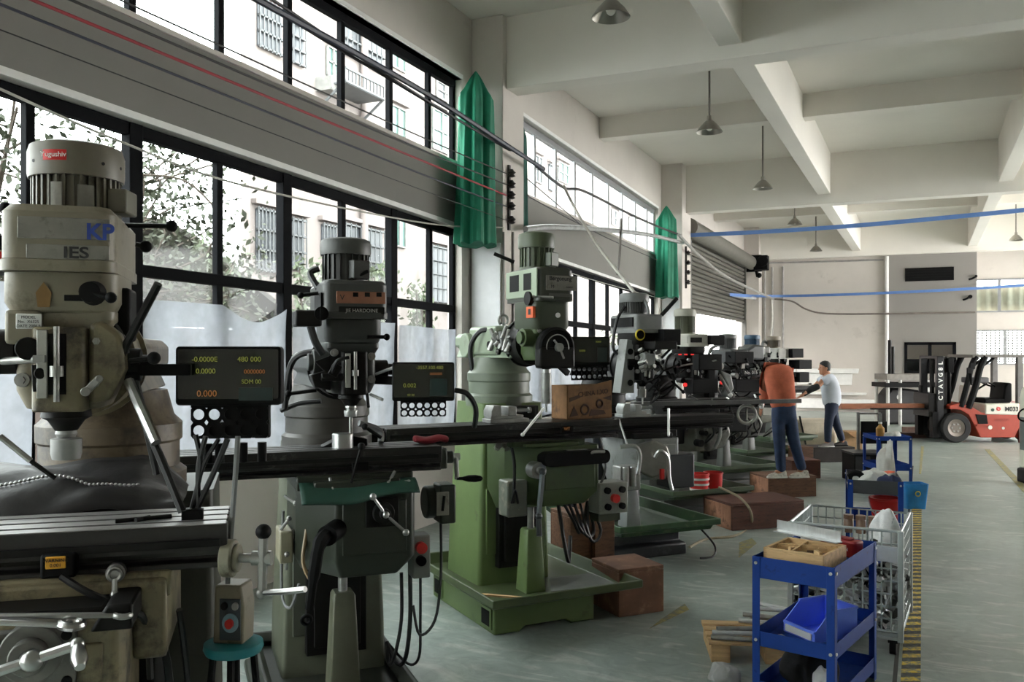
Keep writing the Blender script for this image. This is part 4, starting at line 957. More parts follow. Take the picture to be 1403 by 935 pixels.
kc = MB().prism([(-.2,1.05),(.2,1.1),(.3,.95),(.2,.75),(-.15,.75)], -.3,-.2,'xz').build('gear_cover', mat('silver_cast_c',(88,88,82),.4,metal=.4,var=.25,scale=14), R, bevel=.03, seg=3)
clutter(M, 16, 6); clutter(M, 8, 61, -.3, .5, .8, 1.1, -.28)
m7 = far_mill((4.2,14.9), 'milling machine with a blue motor between grey and tan motors', (1.52,1.78,1.86,2.09,2.22,2.29), (58,92,122), (70,104,132), (92,92,82), (-.6,.6), 1.32)
M = m7; R = M.root
MB().prism([(-.5,1.86),(-.1,1.86),(-.1,2.1),(-.3,2.12),(-.46,2.04)], -.3,.0,'xz').build('inverter_box', paint('inverter_grey',(92,94,94)), R, bevel=.04); MB().box(-.17,-.05,-.25,-.15,1.95,2.08).build('label_box', whiteM, R, bevel=.01); MB().box(-.3,.3,-.3,-.1,1.35,1.55).build('control_box', mat('brown_box',(46,32,26),.6), R, bevel=.01)
MB().box(-.1,.16,-.32,-.2,1.66,1.78).build('digital_readout', blackM, R, bevel=.01); clutter(M, 18, 7)
m8 = far_mill((5.23,17.1), 'tan capped milling machine at the far end of the row beside the man in white', (1.52,1.78,1.86,2.07,2.23,2.305), (112,100,86), (150,138,122), (190,188,180), (-.6,.7), 1.32)
M = m8; R = M.root
MB().box(.12,.4,-.25,.05,1.88,2.06).build('inverter_box', blackM, R, bevel=.01); MB().box(.2,.52,-.35,-.05,1.66,1.84).build('digital_readout', blackM, R, bevel=.01); MB().box(.25,.5,-.3,-.1,1.4,1.6).build('control_box', blackM, R, bevel=.01)
cable(M, [V(-.1,.2,2.15),V(-.2,.2,2.2),V(-.22,.2,2.1),V(-.15,.1,2.0)], .025, greyCableM); clutter(M, 14, 8)
# ================================================================ outside the windows
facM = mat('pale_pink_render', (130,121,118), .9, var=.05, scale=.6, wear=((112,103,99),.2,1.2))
extWinM = mat('dusty_window_dark', (66,69,74), .3, var=.15)
greenWinM = mat('green_tinted_window', (70,100,94), .3, var=.1)
barM = mat('window_bars_grey', (84,86,88), .6)
acM = mat('aircon_white', (126,125,122), .6)
struct(MB().box(-60, XW-.26, -30, 80, -.2, -.02).build('ground_outside', mat('yard_concrete', (90,88,85), .9, var=.1)))
XF = -13.0
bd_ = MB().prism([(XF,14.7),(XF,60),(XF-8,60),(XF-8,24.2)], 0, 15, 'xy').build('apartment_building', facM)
tag(bd_, 'pale pink apartment building with barred windows outside the workshop windows', 'building')
def fwin(x0, x1, y0, y1, m=extWinM, bars=0, rail=2):
    a, b = atX(x0, y0, XF+.03), atX(x1, y0, XF+.03); c = atX(x0, y1, XF+.03); d = atX(x1,y1,XF+.03)
    z1, z0 = (a.z+b.z)/2, (c.z+d.z)/2
    o = MB().box(XF-.04, XF+.03, a.y, b.y, z0, z1).build('window', m, bd_)
    f = MB()
    n = bars or 2
    for i in range(n+1): 
        y = a.y+(b.y-a.y)*i/n; f.box(XF+.03, XF+(.22 if bars else .07), y-.025, y+.025, z0, z1) if not bars else f.box(XF+.09, XF+.11, y-.016, y+.016, z0-.05, z1+.05)
    for i in range(rail+1):
        z = z0+(z1-z0)*i/rail; f.box(XF+.02, XF+(.11 if bars else .07), a.y, b.y, z-.02, z+.02)
    f.build('window_bars' if bars else 'window_frame', barM if bars else acM, o)
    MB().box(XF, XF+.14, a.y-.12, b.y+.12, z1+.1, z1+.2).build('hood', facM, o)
for a in ((351,381,289,371,extWinM,6,3),(399,417,302,368,extWinM,3,3),(441,462,310,350,extWinM,5,2),(539,555,295,338,greenWinM,0,1),(590,617,340,414,extWinM,4,4),(471,524,313,380,extWinM,8,3),
          (353,386,7,70,extWinM,6,3),(399,416,34,88,extWinM,2,3),(448,464,67,106,greenWinM,0,2),(473,526,25,88,extWinM,8,3),(536,555,63,95,greenWinM,0,1),(536,555,148,189,greenWinM,0,1),(598,620,106,138,extWinM,0,3),(593,618,155,208,greenWinM,0,2),
          (733,742,215,250,extWinM,0,2),(752,762,228,262,extWinM,3,2),(765,778,225,250,greenWinM,0,2),(838,850,290,310,extWinM,0,2),(862,872,300,318,extWinM,0,2)): fwin(*a)
p = atX(335, 300, XF+.1); q = atX(461,300,XF+.1)
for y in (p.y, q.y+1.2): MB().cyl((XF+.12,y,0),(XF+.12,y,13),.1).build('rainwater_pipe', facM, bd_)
a, b = atX(446,104,XF+.3), atX(462,130,XF+.3)
MB().box(XF, XF+.45, a.y, b.y, b.z, a.z).cyl((XF+.45,(a.y+b.y)/2,(a.z+b.z)/2),(XF+.47,(a.y+b.y)/2,(a.z+b.z)/2),.25,n=20).build('air_conditioner', acM, bd_)
a, b = atX(473,92,XF+.8), atX(526,136,XF+.8); bal = MB()
for z in (a.z, b.z): bal.bar((XF+.8,a.y,z),(XF+.8,b.y,z),.05,.05)
for i in range(12): y = a.y+(b.y-a.y)*i/11; bal.bar((XF+.8,y,b.z),(XF+.8,y,a.z),.03,.03)
bal.bar((XF,a.y,b.z-.6),(XF+.8,a.y,b.z),.05,.05).bar((XF,b.y,b.z-.6),(XF+.8,b.y,b.z),.05,.05).box(XF,XF+.8,a.y,b.y,b.z-.04,b.z)
bal.build('balcony_rack', barM, bd_)
# shed
sh = MB().box(-17,-11.1,6.5,13.4,0,2.4).build('shed', mat('pinkish_shed_wall',(104,91,86),.9,var=.08))
tag(sh, 'low shed with a dark curved tiled roof outside the window', 'shed')
pr = [(y*1.222,(z-2)*1.222+2) for y,z in ((4.6,2.5),(6.2,3.2),(7.4,3.62),(8.4,3.72),(9.0,3.58),(9.7,3.24),(11.3,2.5))]
MB().prism(pr+[(y,z-.1) for y,z in reversed(pr)], -17.5, -10.7, 'yz').build('roof', mat('old_grey_roof_tiles',(56,53,50),.9,var=.25,scale=3,bump=.4,stretch=(1,6,1)), sh)
MB().prism([(y*1.222,(z-2)*1.222+2) for y,z in ((4.9,2.34),(6.2,3.08),(7.4,3.5),(8.4,3.6),(9.7,3.12),(10.95,2.34))], -11.15,-11.08,'yz').build('gable', mat('gable_grey',(60,56,53),.9,var=.15), sh)
# tree
barkM = mat('tree_bark',(74,66,58),.9,var=.2,scale=10)
leafM = mat('tree_leaves',(54,60,44),.7,var=.3,scale=3)
leafM2 = mat('shrub_leaves',(74,84,62),.7,var=.3,scale=3)
def leaves(mb, fn, n, s):
    for i in range(n):
        c = fn(); d = Vector((random.gauss(0,1),random.gauss(0,1),random.gauss(0,1))).normalized(); e = d.orthogonal().normalized(); w = s*random.uniform(.6,1.3)
        k = len(mb.v); mb.v += [tuple(c-d*w), tuple(c+e*w*.45), tuple(c+d*w), tuple(c-e*w*.45)]; mb.f.append((k,k+1,k+2,k+3))
tr0 = Vector((-8.5,5.7,0)); tree = empty('tree', tr0, 0, 'leafy tree behind the windows over the cream machine', 'tree')
tk = MB().tube([(0,0,0),(.1,.05,1.4),(-.05,.1,2.6)], [.16]*6+[.12]*7); tips = []
for i in range(46):
    a = random.uniform(0,2*PI); L = random.uniform(1.2,2.9); up = random.uniform(-.2,2.3)
    p0 = V(0,.05,random.uniform(1.5,2.7)); p2 = p0+V(math.cos(a)*L*.55, math.sin(a)*L*.95+.45, up); p1 = (p0+p2)/2+V(0,0,.3)
    tk.tube([p0,p1,p2], [.05]*5+[.03]*4+[.012]*4, n=6); tips += [p1,(p1+p2)/2,p2,p2]
    for j in range(3):
        e = p2+V(random.gauss(0,.4),random.gauss(0,.5),random.gauss(.1,.4)); tk.tube([p2*.6+p1*.4,(p2+e)/2,e],.012,n=5); tips += [e,(p2+e)/2]
tk.build('trunk', barkM, tree)
lv = MB(); leaves(lv, lambda: random.choice(tips)+V(random.gauss(0,.28),random.gauss(0,.32),random.gauss(.05,.25)), 11000, .05)
f_ = lv.build('foliage', leafM, tree, smooth=False)
for k, (px, py, X, r, n) in enumerate(((418,378,-12.2,.6,420),(290,352,-10.2,.7,300),(520,385,-12.2,.7,350),(575,402,-12.0,.5,320),(850,470,-11.0,1.4,400))):
    c = atX(px,py,X); e = empty('shrub', (c.x,c.y,0), 0, ('small shrub below the second barred window of the pale building','thin shrub rising beside the curved shed roof','shrub seen through the window behind the charcoal motor','shrub below the large gridded window of the pale building','shrub outside the windows past the green curtain')[k], 'shrub')
    st = MB(); tp = []
    for i in range(9):
        a = random.uniform(0,2*PI); p = V(math.cos(a)*r*.6*random.random(), math.sin(a)*r*.6*random.random(), c.z+random.uniform(-.4,.3)); st.tube([(0,0,0),p*.5+V(0,0,.2),p],.02,n=5); tp += [p,p*.8]
    st.build('stem', barkM, e); lv = MB(); leaves(lv, lambda: random.choice(tp)+V(random.gauss(0,r*.25),random.gauss(0,r*.3),random.gauss(0,r*.25)), n, .09); lv.build('foliage', leafM2, e, smooth=False)
# translucent film hung over the lower panes
fn_ = 0
fl_lab = ('translucent film over the lower panes behind the cream milling machine','translucent film over the lower panes behind the first readout','sagging translucent film over the panes between two milling machines','translucent film over the lower panes beside the column','wrinkled translucent film on the last lower pane before the column')
bands = [(low[0]-1.8,low[0]-.03),(low[0]+.03,low[1]-.05),(low[1]+.05,low[3]-.05),(low[3]+.05,low[5]-.05),(low[5]+.05,9.5)]
labs = ('translucent film on the lower panes at the picture edge behind the cream mill','translucent film on the lower pane directly behind the cream mill head','widest translucent film, behind the first digital readout','translucent film behind the dark mill with the copper plate','wrinkled translucent film on the last panes before the green curtain')
for k, (ya, yb) in enumerate(bands):
    zt_ = (2.4,2.4,2.36,2.3,2.26)[k]
    def sheet(u, v, ya=ya, yb=yb, zt_=zt_, k=k):
        sag = -.13*max(0,math.sin(PI*max(0,(u-.5)*2)))*v if k == 2 else -.012*math.sin(5*u+k)*v
        return V(XG+.07+.012*math.sin(14*u+3*v+k)+.008*math.sin(31*u-9*v), ya+(yb-ya)*u, SILL+.02+(zt_-SILL+sag)*v)
    o = MB().grid(sheet, 40, 20).build('plastic_film', filmM); tag(o, labs[k], 'plastic sheet')
def sheet2(u, v): return V(XG+.07+.01*math.sin(40*u), 10.6+8.3*u, SILL+.02+1.1*v)
tag(MB().grid(sheet2, 60, 8).build('plastic_film', filmM), 'translucent film over the lower panes between the two wall columns', 'plastic sheet')
# ================================================================ carts, baskets, boxes
blueM = mat('blue_powder_coat', (22,60,138), .6, spec=.25, var=.06, wear=((20,40,96),.08,12))
blueBinM = mat('blue_bin_plastic', (112,142,250), .35, var=.05)
boltM = mat('bright_bolt', (205,205,200), .35, metal=.6)
woodM = mat('raw_pine', (200,166,120), .7, var=.18, scale=3, stretch=(1,12,12), bump=.15, wear=((132,98,62),.15,6))
woodDk = mat('dark_stained_wood', (112,78,58), .65, var=.2, scale=3, stretch=(2,10,10), bump=.15, wear=((70,48,38),.25,5))
woodRed = mat('reddish_wood_step', (96,58,46), .6, var=.2, scale=3, stretch=(2,10,10), bump=.12, wear=((58,40,34),.3,6))
woodEnd = mat('pale_plywood_side', (166,118,92), .7, var=.2, scale=5, bump=.1, wear=((110,76,60),.25,9))
alM = mat('aluminium_bar', (206,208,208), .35, metal=.5, var=.08, stretch=(1,10,1))
wireM = mat('galvanised_wire', (176,184,184), .4, metal=.45, var=.08)
whiteCloth = mat('white_rag', (214,214,210), .9, var=.06, bump=.3, scale=14)
def cart(loc, rz, w, d, h, label, topm=blueM, rim=.12, mid=.42, low=.14, open_top=False):
    e = empty('tool_cart', loc, rz, label, 'cart', 'blue workshop carts')
    for k, (x, y) in enumerate(((-1,-1),(1,-1),(1,1),(-1,1))):
        X, Y = x*w/2, y*d/2; L = MB(); t = .045
        L.box(min(X,X-x*t),max(X,X-x*t),min(Y,Y-y*.004),max(Y,Y-y*.004),.0,h).box(min(X,X-x*.004),max(X,X-x*.004),min(Y,Y-y*t),max(Y,Y-y*t),.0,h)
        l = L.build('leg', blueM, e, bevel=.002)
        b = MB()
        for z in (h-.035, mid-.05):
            b.cyl((X-x*.022,Y,z),(X-x*.022,Y+y*.006,z),.009,n=10)
            b.cyl((X,Y-y*.022,z),(X+x*.006,Y-y*.022,z),.009,n=10)
        b.build('bolt', boltM, l)
    def tray(name, z1, hgt, m):
        a, b = w/2-.004, d/2-.004; T = MB()
        T.box(-a,a,-b,b,z1-hgt,z1-hgt+.006)
        T.box(-a,a,-b,-b+.005,z1-hgt,z1).box(-a,a,b-.005,b,z1-hgt,z1).box(-a,-a+.005,-b,b,z1-hgt,z1).box(a-.005,a,-b,b,z1-hgt,z1)
        T.build(name, m, e, bevel=.002)
    tray('top_tray', h, rim, topm); tray('shelf', mid, .085, blueM); tray('shelf', low, .085, blueM)
    return e
C1 = V(-.475,5.42,0); c1r = math.radians(-13)
ct1 = cart(C1, c1r, .46, .82, .84, 'blue steel cart in front carrying a wooden tray and a bright blue bin')
Rz = lambda a: Matrix.Rotation(a,4,'Z')
def onc(C, r, x, y, z): return Matrix.Translation(C)@Rz(r)@Vector((x,y,z))
# wooden tray with blocks
e = empty('wooden_tray', onc(C1,c1r,-.02,-.14,.727), c1r-.04, 'open pine tray holding small wooden blocks on the front blue cart', 'tray')
b = MB(); w_, d_, h_ = .35,.36,.15
b.box(-w_/2,w_/2,-d_/2,d_/2,0,.012).box(-w_/2,w_/2,-d_/2,-d_/2+.018,0,h_).box(-w_/2,w_/2,d_/2-.018,d_/2,0,h_).box(-w_/2,-w_/2+.018,-d_/2,d_/2,0,h_).box(w_/2-.018,w_/2,-d_/2,d_/2,0,h_)
b.build('box', woodM, e, bevel=.003)
MB().bar((-w_/2+.01,-.02,h_-.02),(w_/2-.01,.12,h_-.015),.014,.03).bar((-.02,-d_/2+.01,h_-.02),(-.05,d_/2-.01,h_-.02),.012,.03).build('divider', woodM, e)
MB().box(-w_/2+.02,w_/2-.02,-d_/2+.02,d_/2-.02,.02,h_-.05).build('lining', woodDk, e)
blk = None
for i in range(11):
    x, y = random.uniform(-.13,.13), random.uniform(-.16,.16)
    q = onc(e.location.copy(), c1r, x, y, h_-.045)
    if blk is None:
        blk = MB().box(-.04,.04,-.012,.012,0,.03).build('wooden_block', woodM, None, bevel=.003); tag(blk, 'small pine block lying in the open wooden tray', 'block', 'wooden blocks in the pine tray'); o = blk
    else: o = blk.copy(); COL.objects.link(o)
    o.location = q; o.rotation_euler = (0,.15*random.random(),random.uniform(0,3))
ang = MB().bar(atH(1063,727,.885), atH(1150,744,.885), .06,.006).bar(atH(1065,719,.915), atH(1152,736,.915), .006,.06)
tag(ang.build('aluminium_angle', alM), 'bright aluminium angle bar sticking out over the wooden tray', 'metal bar')
def rag(name, c, r, h, m, label, cat='rag', seed=0, sx=1, sy=1):
    rnd = random.Random(seed); ph = [rnd.uniform(0,6) for _ in range(8)]
    mb = MB(); n, k = 30, 9; rings = []
    prof = [(.85,0),(1.08,.08),(1.08,.35),(1.0,.6),(.86,.8),(.66,.93),(.42,1.0),(.16,1.0),(.01,.98)]
    for j, (pr_, pz) in enumerate(prof):
        ring = []
        for i in range(n):
            a = 2*PI*i/n; f = 1+.2*math.sin(2*a+ph[0]+1.5*pz)+.13*math.sin(3*a+ph[1]-4*pz)+.1*math.sin(5*a+ph[2]+5*pz)+.05*math.sin(9*a+ph[3])
            zz_ = h*pz*(1+pr_*(.25*math.sin(a+ph[4])+.18*math.sin(2*a+ph[5])+.12*math.sin(5*a+ph[6]+6*pr_))) if pz else 0
            ring.append(Vector(c)+V(math.cos(a)*r*pr_*f*sx, math.sin(a)*r*pr_*f*sy, max(0,zz_)))
        rings.append(ring)
    o = mb.loft(rings).build(name, m, None, smooth=True)
    d = o.modifiers.new('s','SUBSURF'); d.levels = 1; d.render_levels = 1
    return tag(o, label, cat)
rag('white_rag', onc(C1,c1r,-.12,.28,.727), .06,.16, whiteCloth, 'crumpled white rag behind the pine tray on the front blue cart', seed=3)
e = empty('tool_case', onc(C1,c1r,.06,.28,.76), c1r-.25, 'red plastic tool case beside the pine tray on the front cart', 'case')
MB().prism(rrect(-.12,.12,-.05,.05,.02,3), 0,.10).build('case_body', mat('dark_red_case',(150,26,30),.4), e, bevel=.01)
text('lettering', 'PRECISION', .03, (.0,-.0515,.05), FRONT, whiteInkM, e)
MB().box(-.07,.07,-.03,.03,.10,.112).build('case_handle', mat('red_case_handle',(120,20,24),.5), e, bevel=.006)
# blue bin on the middle shelf
e = empty('parts_bin', onc(C1,c1r,.02,.0,.342), c1r-.5, 'bright blue open-fronted parts bin on the middle shelf of the front cart', 'bin')
b = MB(); W_, D_ = .125,.16
def wallpts(th): return [(-W_+th,-D_),(W_-th,-D_),(W_-th,D_-th),(-W_+th,D_-th)]
b.box(-W_,W_,-D_,D_,0,.006)
for s in (-1,1): b.prism([(-D_,0),(D_,0),(D_,.17),(-.04,.17),(-D_,.06)], s*W_-.003, s*W_+.003, 'yz')
b.box(-W_,W_,D_-.006,D_,0,.17).box(-W_,W_,-D_,-D_+.006,0,.06).bar((-W_-.006,-.04,.17),(-W_-.006,D_,.17),.012,.012).bar((W_+.006,-.04,.17),(W_+.006,D_,.17),.012,.012).bar((-W_,D_,.17),(W_,D_,.17),.012,.012).bar((-W_,-D_,.06),(W_,-D_,.06),.012,.014)
b.build('bin_body', blueBinM, e); MB().box(-W_+.02,W_-.02,-D_-.009,-D_-.002,.012,.05).build('label_slot', whiteM, e)
tag(MB().prism([(0,0),(.05,0),(.05,.02),(.02,.035),(0,.03)],-.02,.02,'xz').build('steel_clamp', steelM), 'small steel clamp on the middle shelf of the front cart', 'clamp').location = onc(C1,c1r,-.13,-.28,.345)
rag('black_cloth', onc(C1,c1r,-.02,-.05,.062), .13,.2, mat('black_cloth',(20,20,22),.9,bump=.3), 'heap of black cloth on the bottom shelf of the front cart', seed=8)
rag('white_rag', onc(C1,c1r,.1,-.16,.062), .07,.12, whiteCloth, 'white rag beside black cloth on the bottom shelf of the front cart', seed=9)
for k, (px, py, a) in enumerate(((1005,921,.2),(985,928,-.3))):
    pass
rag('grey_rag', atH(993,934,0), .09,.09, mat('grey_rag',(150,150,148),.9,bump=.3), 'grey rag on the floor in front of the pallet of steel bars', seed=12)
# pallet with bars
p0 = atH(1060,912,0); e = empty('pallet', (p0.x-.06,p0.y+.22,0), math.radians(18), 'low pine pallet under steel bars behind the front blue cart', 'pallet')
b = MB()
for x in (-.34,.0,.34): b.box(x-.06,x+.06,-.22,.25,0,.12)
for y in (-.2,-.08,.04,.16): b.box(-.42,.42,y-.045,y+.045,.12,.145)
b.build('deck', woodM, e, bevel=.004)
bars = None
for i, (x0, y0, x1, y1) in enumerate(((974,873,1130,884),(976,867,1120,872),(982,862,1116,862),(1012,850,1130,862),(1018,842,1140,856),(1036,834,1135,842),(1028,846,1120,850),(1040,828,1100,840))):
    a, c_ = atH(x0,y0,.165+.02*(i%3)), atH(x1,y1,.165+.02*(i%3)); 
    o = MB().cyl((0,0,0),((c_-a).length,0,0),.016,n=10).build('steel_bar', alM if i % 2 else steelM)
    d = c_-a; o.location = a; o.rotation_euler = (0,0,math.atan2(d.y,d.x))
    tag(o, 'steel bar in the bundle lying across the low pine pallet', 'metal bar', 'steel bars on the pallet')
# ---------------------------------------------------------------- wire basket full of steel offcuts
fl_, fr_, br_, bl_ = [atH(*p,.82) for p in ((1084,716),(1238,730),(1243,704),(1110,692))]
cB = (fl_+fr_+br_+bl_)/4; dx = ((fr_-fl_)+(br_-bl_)); dy = ((bl_-fl_)+(br_-fr_)); wB = dx.length/2; dB = dy.length/2
rB = math.atan2(dx.y,dx.x)*.5+(math.atan2(dy.y,dy.x)-PI/2)*.5
e = empty('wire_basket', (cB.x,cB.y,0), rB, 'galvanised wire mesh basket on castors, full of steel offcuts', 'basket')
bw, bd2, b0, b1 = wB/2, dB/2, .16, .82
b = MB()
for k in range(9):
    z = b0+(b1-b0)*k/8; r = .010 if k in (0,8) else .006
    b.tube([(-bw,-bd2,z),(bw,-bd2,z),(bw,bd2,z),(-bw,bd2,z),(-bw,-bd2,z)], r, n=6, smooth=False)
for k in range(1,12):
    t = -1+2*k/12
    for q in ((t*bw,-bd2),(t*bw,bd2),(-bw,t*bd2),(bw,t*bd2)): b.tube([(q[0],q[1],b0),(q[0],q[1],b1)], .006, n=6, smooth=False)
    b.tube([(t*bw,-bd2,b0),(t*bw,bd2,b0)], .004, n=6, smooth=False); b.tube([(-bw,t*bd2,b0),(bw,t*bd2,b0)], .004, n=6, smooth=False)
b.build('mesh', wireM, e)
for x, y in ((-1,-1),(1,-1),(1,1),(-1,1)):
    MB().box(x*bw-.018,x*bw+.018,y*bd2-.018,y*bd2+.018,.1,b1+.005).build('corner_post', wireM, e, bevel=.004)
    cs = MB().box(x*(bw-.05)-.03,x*(bw-.05)+.03,y*(bd2-.05)-.03,y*(bd2-.05)+.03,.08,.11).cyl((x*(bw-.05)-.02,y*(bd2-.05),.045),(x*(bw-.05)+.02,y*(bd2-.05),.045),.045,n=18).build('castor', blackM, e)
MB().box(-bw,bw,-bd2,bd2,.105,.125).build('base_frame', wireM, e)
MB().box(bw-.16,bw-.01,-bd2-.012,-bd2-.004,.62,.72).build('side_panel', alM, e); MB().box(-bw-.012,-bw-.004,-bd2-.01,-bd2+.05,b1-.12,b1-.02).build('tag', whiteM, e)
offM = [alM, steelM, mat('dark_offcut',(70,70,68),.5,metal=.6), chromeM]
protos = []
for k in range(6):
    m = MB()
    if k == 0: m.cyl((-.07,0,0),(.07,0,0),.02,n=12)
    elif k == 1: m.prism([(0,0),(.05,0),(.05,.012),(.012,.012),(.012,.05),(0,.05)],-.08,.08,'xz')
    elif k == 2: m.lathe([(.03,-.04),(.03,.04),(.018,.04),(.018,-.04)],n=14,cap=False)
    elif k == 3: m.box(-.08,.08,-.02,.02,-.008,.008)
    elif k == 4: m.prism([(-.06,-.02),(.06,-.02),(.06,.03),(.03,.03),(.03,0),(-.03,0),(-.03,.03),(-.06,.03)],-.015,.015,'xz')
    else: m.cyl((-.09,0,0),(.09,0,0),.012,n=8).cyl((-.09,0,0),(-.06,0,0),.022,n=6)
    protos.append(m)
used = {}
rnd = random.Random(4)
for i in range(190):
    k = rnd.randrange(6); m = offM[rnd.randrange(4)]
    if k not in used:
        o = protos[k].build('steel_offcut', None); o.data.materials.append(None); o.material_slots[0].link = 'OBJECT'; used[k] = o
    else: o = used[k].copy(); COL.objects.link(o); o.material_slots[0].link = 'OBJECT'
    o.material_slots[0].material = m
    lay = i/190
    z = .19+.42*lay
    if rnd.random() < .82:
        s = rnd.choice((0,0,1,2)); t = rnd.uniform(-.85,.85)
        x, y = ((t*bw,-bd2*.84),(bw*.84,t*bd2),(-bw*.84,t*bd2))[s]
    else: x, y = rnd.uniform(-.8,.8)*bw, rnd.uniform(-.8,.8)*bd2
    o.location = onc(V(cB.x,cB.y,0), rB, x, y, z); o.rotation_euler = (rnd.uniform(-.5,.5),rnd.uniform(-.7,.7),rnd.uniform(0,6.28))
    tag(o, 'steel offcut in the heap filling the wire mesh basket', 'metal part', 'steel offcuts in the wire basket')
bbar = MB().cyl(onc(V(cB.x,cB.y,0),rB,.08,-bd2*.5,.3), onc(V(cB.x,cB.y,0),rB,.17,-bd2*.55,.72),.025,n=14).build('black_pipe', rubberM); tag(bbar, 'black pipe standing tilted among the offcuts in the wire basket', 'pipe')
# ---------------------------------------------------------------- carts farther back
C2 = (atH(1161.5,657.5,.86)+atH(1238,661,.86))/2; C2.z = 0; c2r = math.atan2((atH(1238,661,.86)-atH(1161.5,657.5,.86)).y,(atH(1238,661,.86)-atH(1161.5,657.5,.86)).x)
c2w = (atH(1238,661,.86)-atH(1161.5,657.5,.86)).length; C2 = C2+V(-math.sin(c2r),math.cos(c2r),0)*.36; 
cart(C2, c2r, c2w, .72, .86, 'blue cart with a dark top tray of rags behind the wire basket', topm=mat('dark_grey_tray',(62,64,68),.45), mid=.5)
rag('white_rag', onc(C2,c2r,-.02,-.12,.747), .13,.17, whiteCloth, 'white and grey rags heaped on the dark-topped cart', seed=21)
rag('white_rag', onc(C2,c2r,.12,.2,.747), .07,.36, whiteCloth, 'tall twisted white rag standing up on the dark-topped cart', seed=22, sy=.6)
rag('blue_rag', onc(C2,c2r,.13,-.2,.747), .09,.14, mat('navy_rag',(52,60,92),.9,bump=.2), 'navy rag at the corner of the dark-topped cart', seed=23)
o = MB().bar(onc(C2,c2r,-.02,-.2,.885), onc(C2,c2r,.16,.02,.90), .06,.012).build('orange_strap', mat('orange_strap',(226,96,50),.6)); tag(o, 'orange strap lying over the rags on the dark-topped cart', 'strap')
e = empty('tape_roll', onc(C2,c2r,-.15,-.1,.747), 0, 'black tape roll on the dark-topped cart beside the white rags', 'tape'); MB().torus((0,0,.09),.055,.03,(0,1,.3)).build('roll', blackM, e); MB().cyl((0,-.03,.09),(0,.0,.09),.03).build('core', whiteM, e)
o = empty('bucket', onc(C2,c2r,.1,-.05,.421), 0, 'red plastic bucket on the shelf of the dark-topped blue cart', 'bucket')
MB().lathe([(.10,0),(.135,.23),(.142,.235),(.142,.25),(.128,.25),(.095,.01)], n=28).build('pail', redM, o); MB().tube([(-.14,0,.23),(-.09,-.11,.12),(.09,-.11,.12),(.14,0,.23)],.005).build('handle', wireM, o)
C3 = (atH(1204,597.7,.86)+atH(1249,599,.86))/2; C3.z = 0; c3r = math.radians(22); C3 = C3+V(-math.sin(c3r),math.cos(c3r),0)*.28
cart(C3, c3r, .46, .55, .86, 'small open blue cart near the forklift with a bottle on top', rim=.06, mid=.48)
e = empty('bottle', onc(C3,c3r,-.11,-.05,.81), 0, 'amber bottle on top of the small open blue cart', 'bottle'); MB().lathe([(.05,0),(.055,.02),(.055,.14),(.02,.18),(.02,.2)],n=16).build('bottle_body', mat('amber_bottle',(188,140,70),.4), e); MB().cyl((0,0,.2),(0,0,.225),.024).build('cap', whiteM, e)
rag('white_rag', onc(C3,c3r,.03,-.08,.81), .10,.09, whiteCloth, 'white rag beside the amber bottle on the open blue cart', seed=31)
q = atH(1240,700,0); e = empty('plastic_tub', q+V(.1,.25,0), .4, 'light blue plastic tub on the floor beside the yellow and black line', 'tub'); MB().loft([[V(x,y,z) for x,y in rrect(-w,w,-w*.8,w*.8,.03,3)] for w,z in ((.12,0),(.15,.32),(.138,.32),(.11,.01))]).build('tub_body', mat('light_blue_tub',(36,128,196),.4), e); MB().torus((.0,-.125,.2),.03,.006,(0,1,0)).build('tub_handle', yelbtnM, e)
# rag bag and jars hung at the back of the basket
rag('white_bag', onc(V(cB.x,cB.y,0),rB,.2,.2,.6), .095,.24, mat('printed_white_bag',(222,222,222),.6,var=.1,scale=20,wear=((90,96,110),.1,20)), 'crumpled white plastic bag on top of the offcuts in the wire basket', 'bag', seed=41)
for k in range(3):
    o = MB().lathe([(.035,0),(.035,.09),(.028,.10),(.036,.10),(.036,.13),(0,.13)],n=16).build('jar', mat('brown_jar',(120,92,76),.3)); o.location = onc(V(cB.x,cB.y,0),rB,.0+.085*k-.06,.29,.66); tag(o, 'brown lidded jar in a row of three at the back of the wire basket', 'jar', 'brown jars by the basket')
# ---------------------------------------------------------------- wooden steps and boxes
def step(px, h, w, d, A, label, m, name='wooden_step', endm=None):
    q = [px[0], px[1]]; o = atH(px[0],px[1],0); H = math.radians(A)-TH; e = empty(name, o, PI/2-H, label, 'wooden box')
    b = MB().box(0,w,0,d,h-.03,h).box(0,w,0,.025,0,h-.03).box(0,w,d-.025,d,0,h-.03).box(.025,w-.025,d*.4,d*.4+.025,0,h-.03)
    b.build('box', m, e, bevel=.006)
    MB().box(0,.025,.025,d-.025,0,h-.03).build('end_board', endm or m, e, bevel=.004); MB().box(w-.025,w,.025,d-.025,0,h-.03).build('end_board', endm or m, e, bevel=.004)
    return e
step((848,847), .36, .40, .42, 66, 'cubical brown wooden box at the corner of the green drip tray', mat('brown_box_wood',(120,84,66),.7,var=.2,scale=4,bump=.15,wear=((150,116,92),.15,8)), 'wooden_box')
o = atH(775,785,0); 
step((782,806), .62, .2, .36, 64, 'tall dark brown box standing behind the drip tray of the green mill', woodDk, 'wooden_box')
step((815,804), .72, .2, .36, 64, 'tall brown board box standing between the green mill and grey mill', woodDk, 'wooden_box')
step((1003,728), .30, .95, .62, 72, 'large reddish brown wooden step with a pale end beside the grey mill', woodRed, endm=woodEnd)
step((1053,683), .29, .72, .55, 78, 'wooden step under the feet of the person in orange', woodDk, endm=woodEnd)
step((1085,657), .29, .5, .5, 78, 'dark reddish wooden step beyond the person in orange', woodRed)
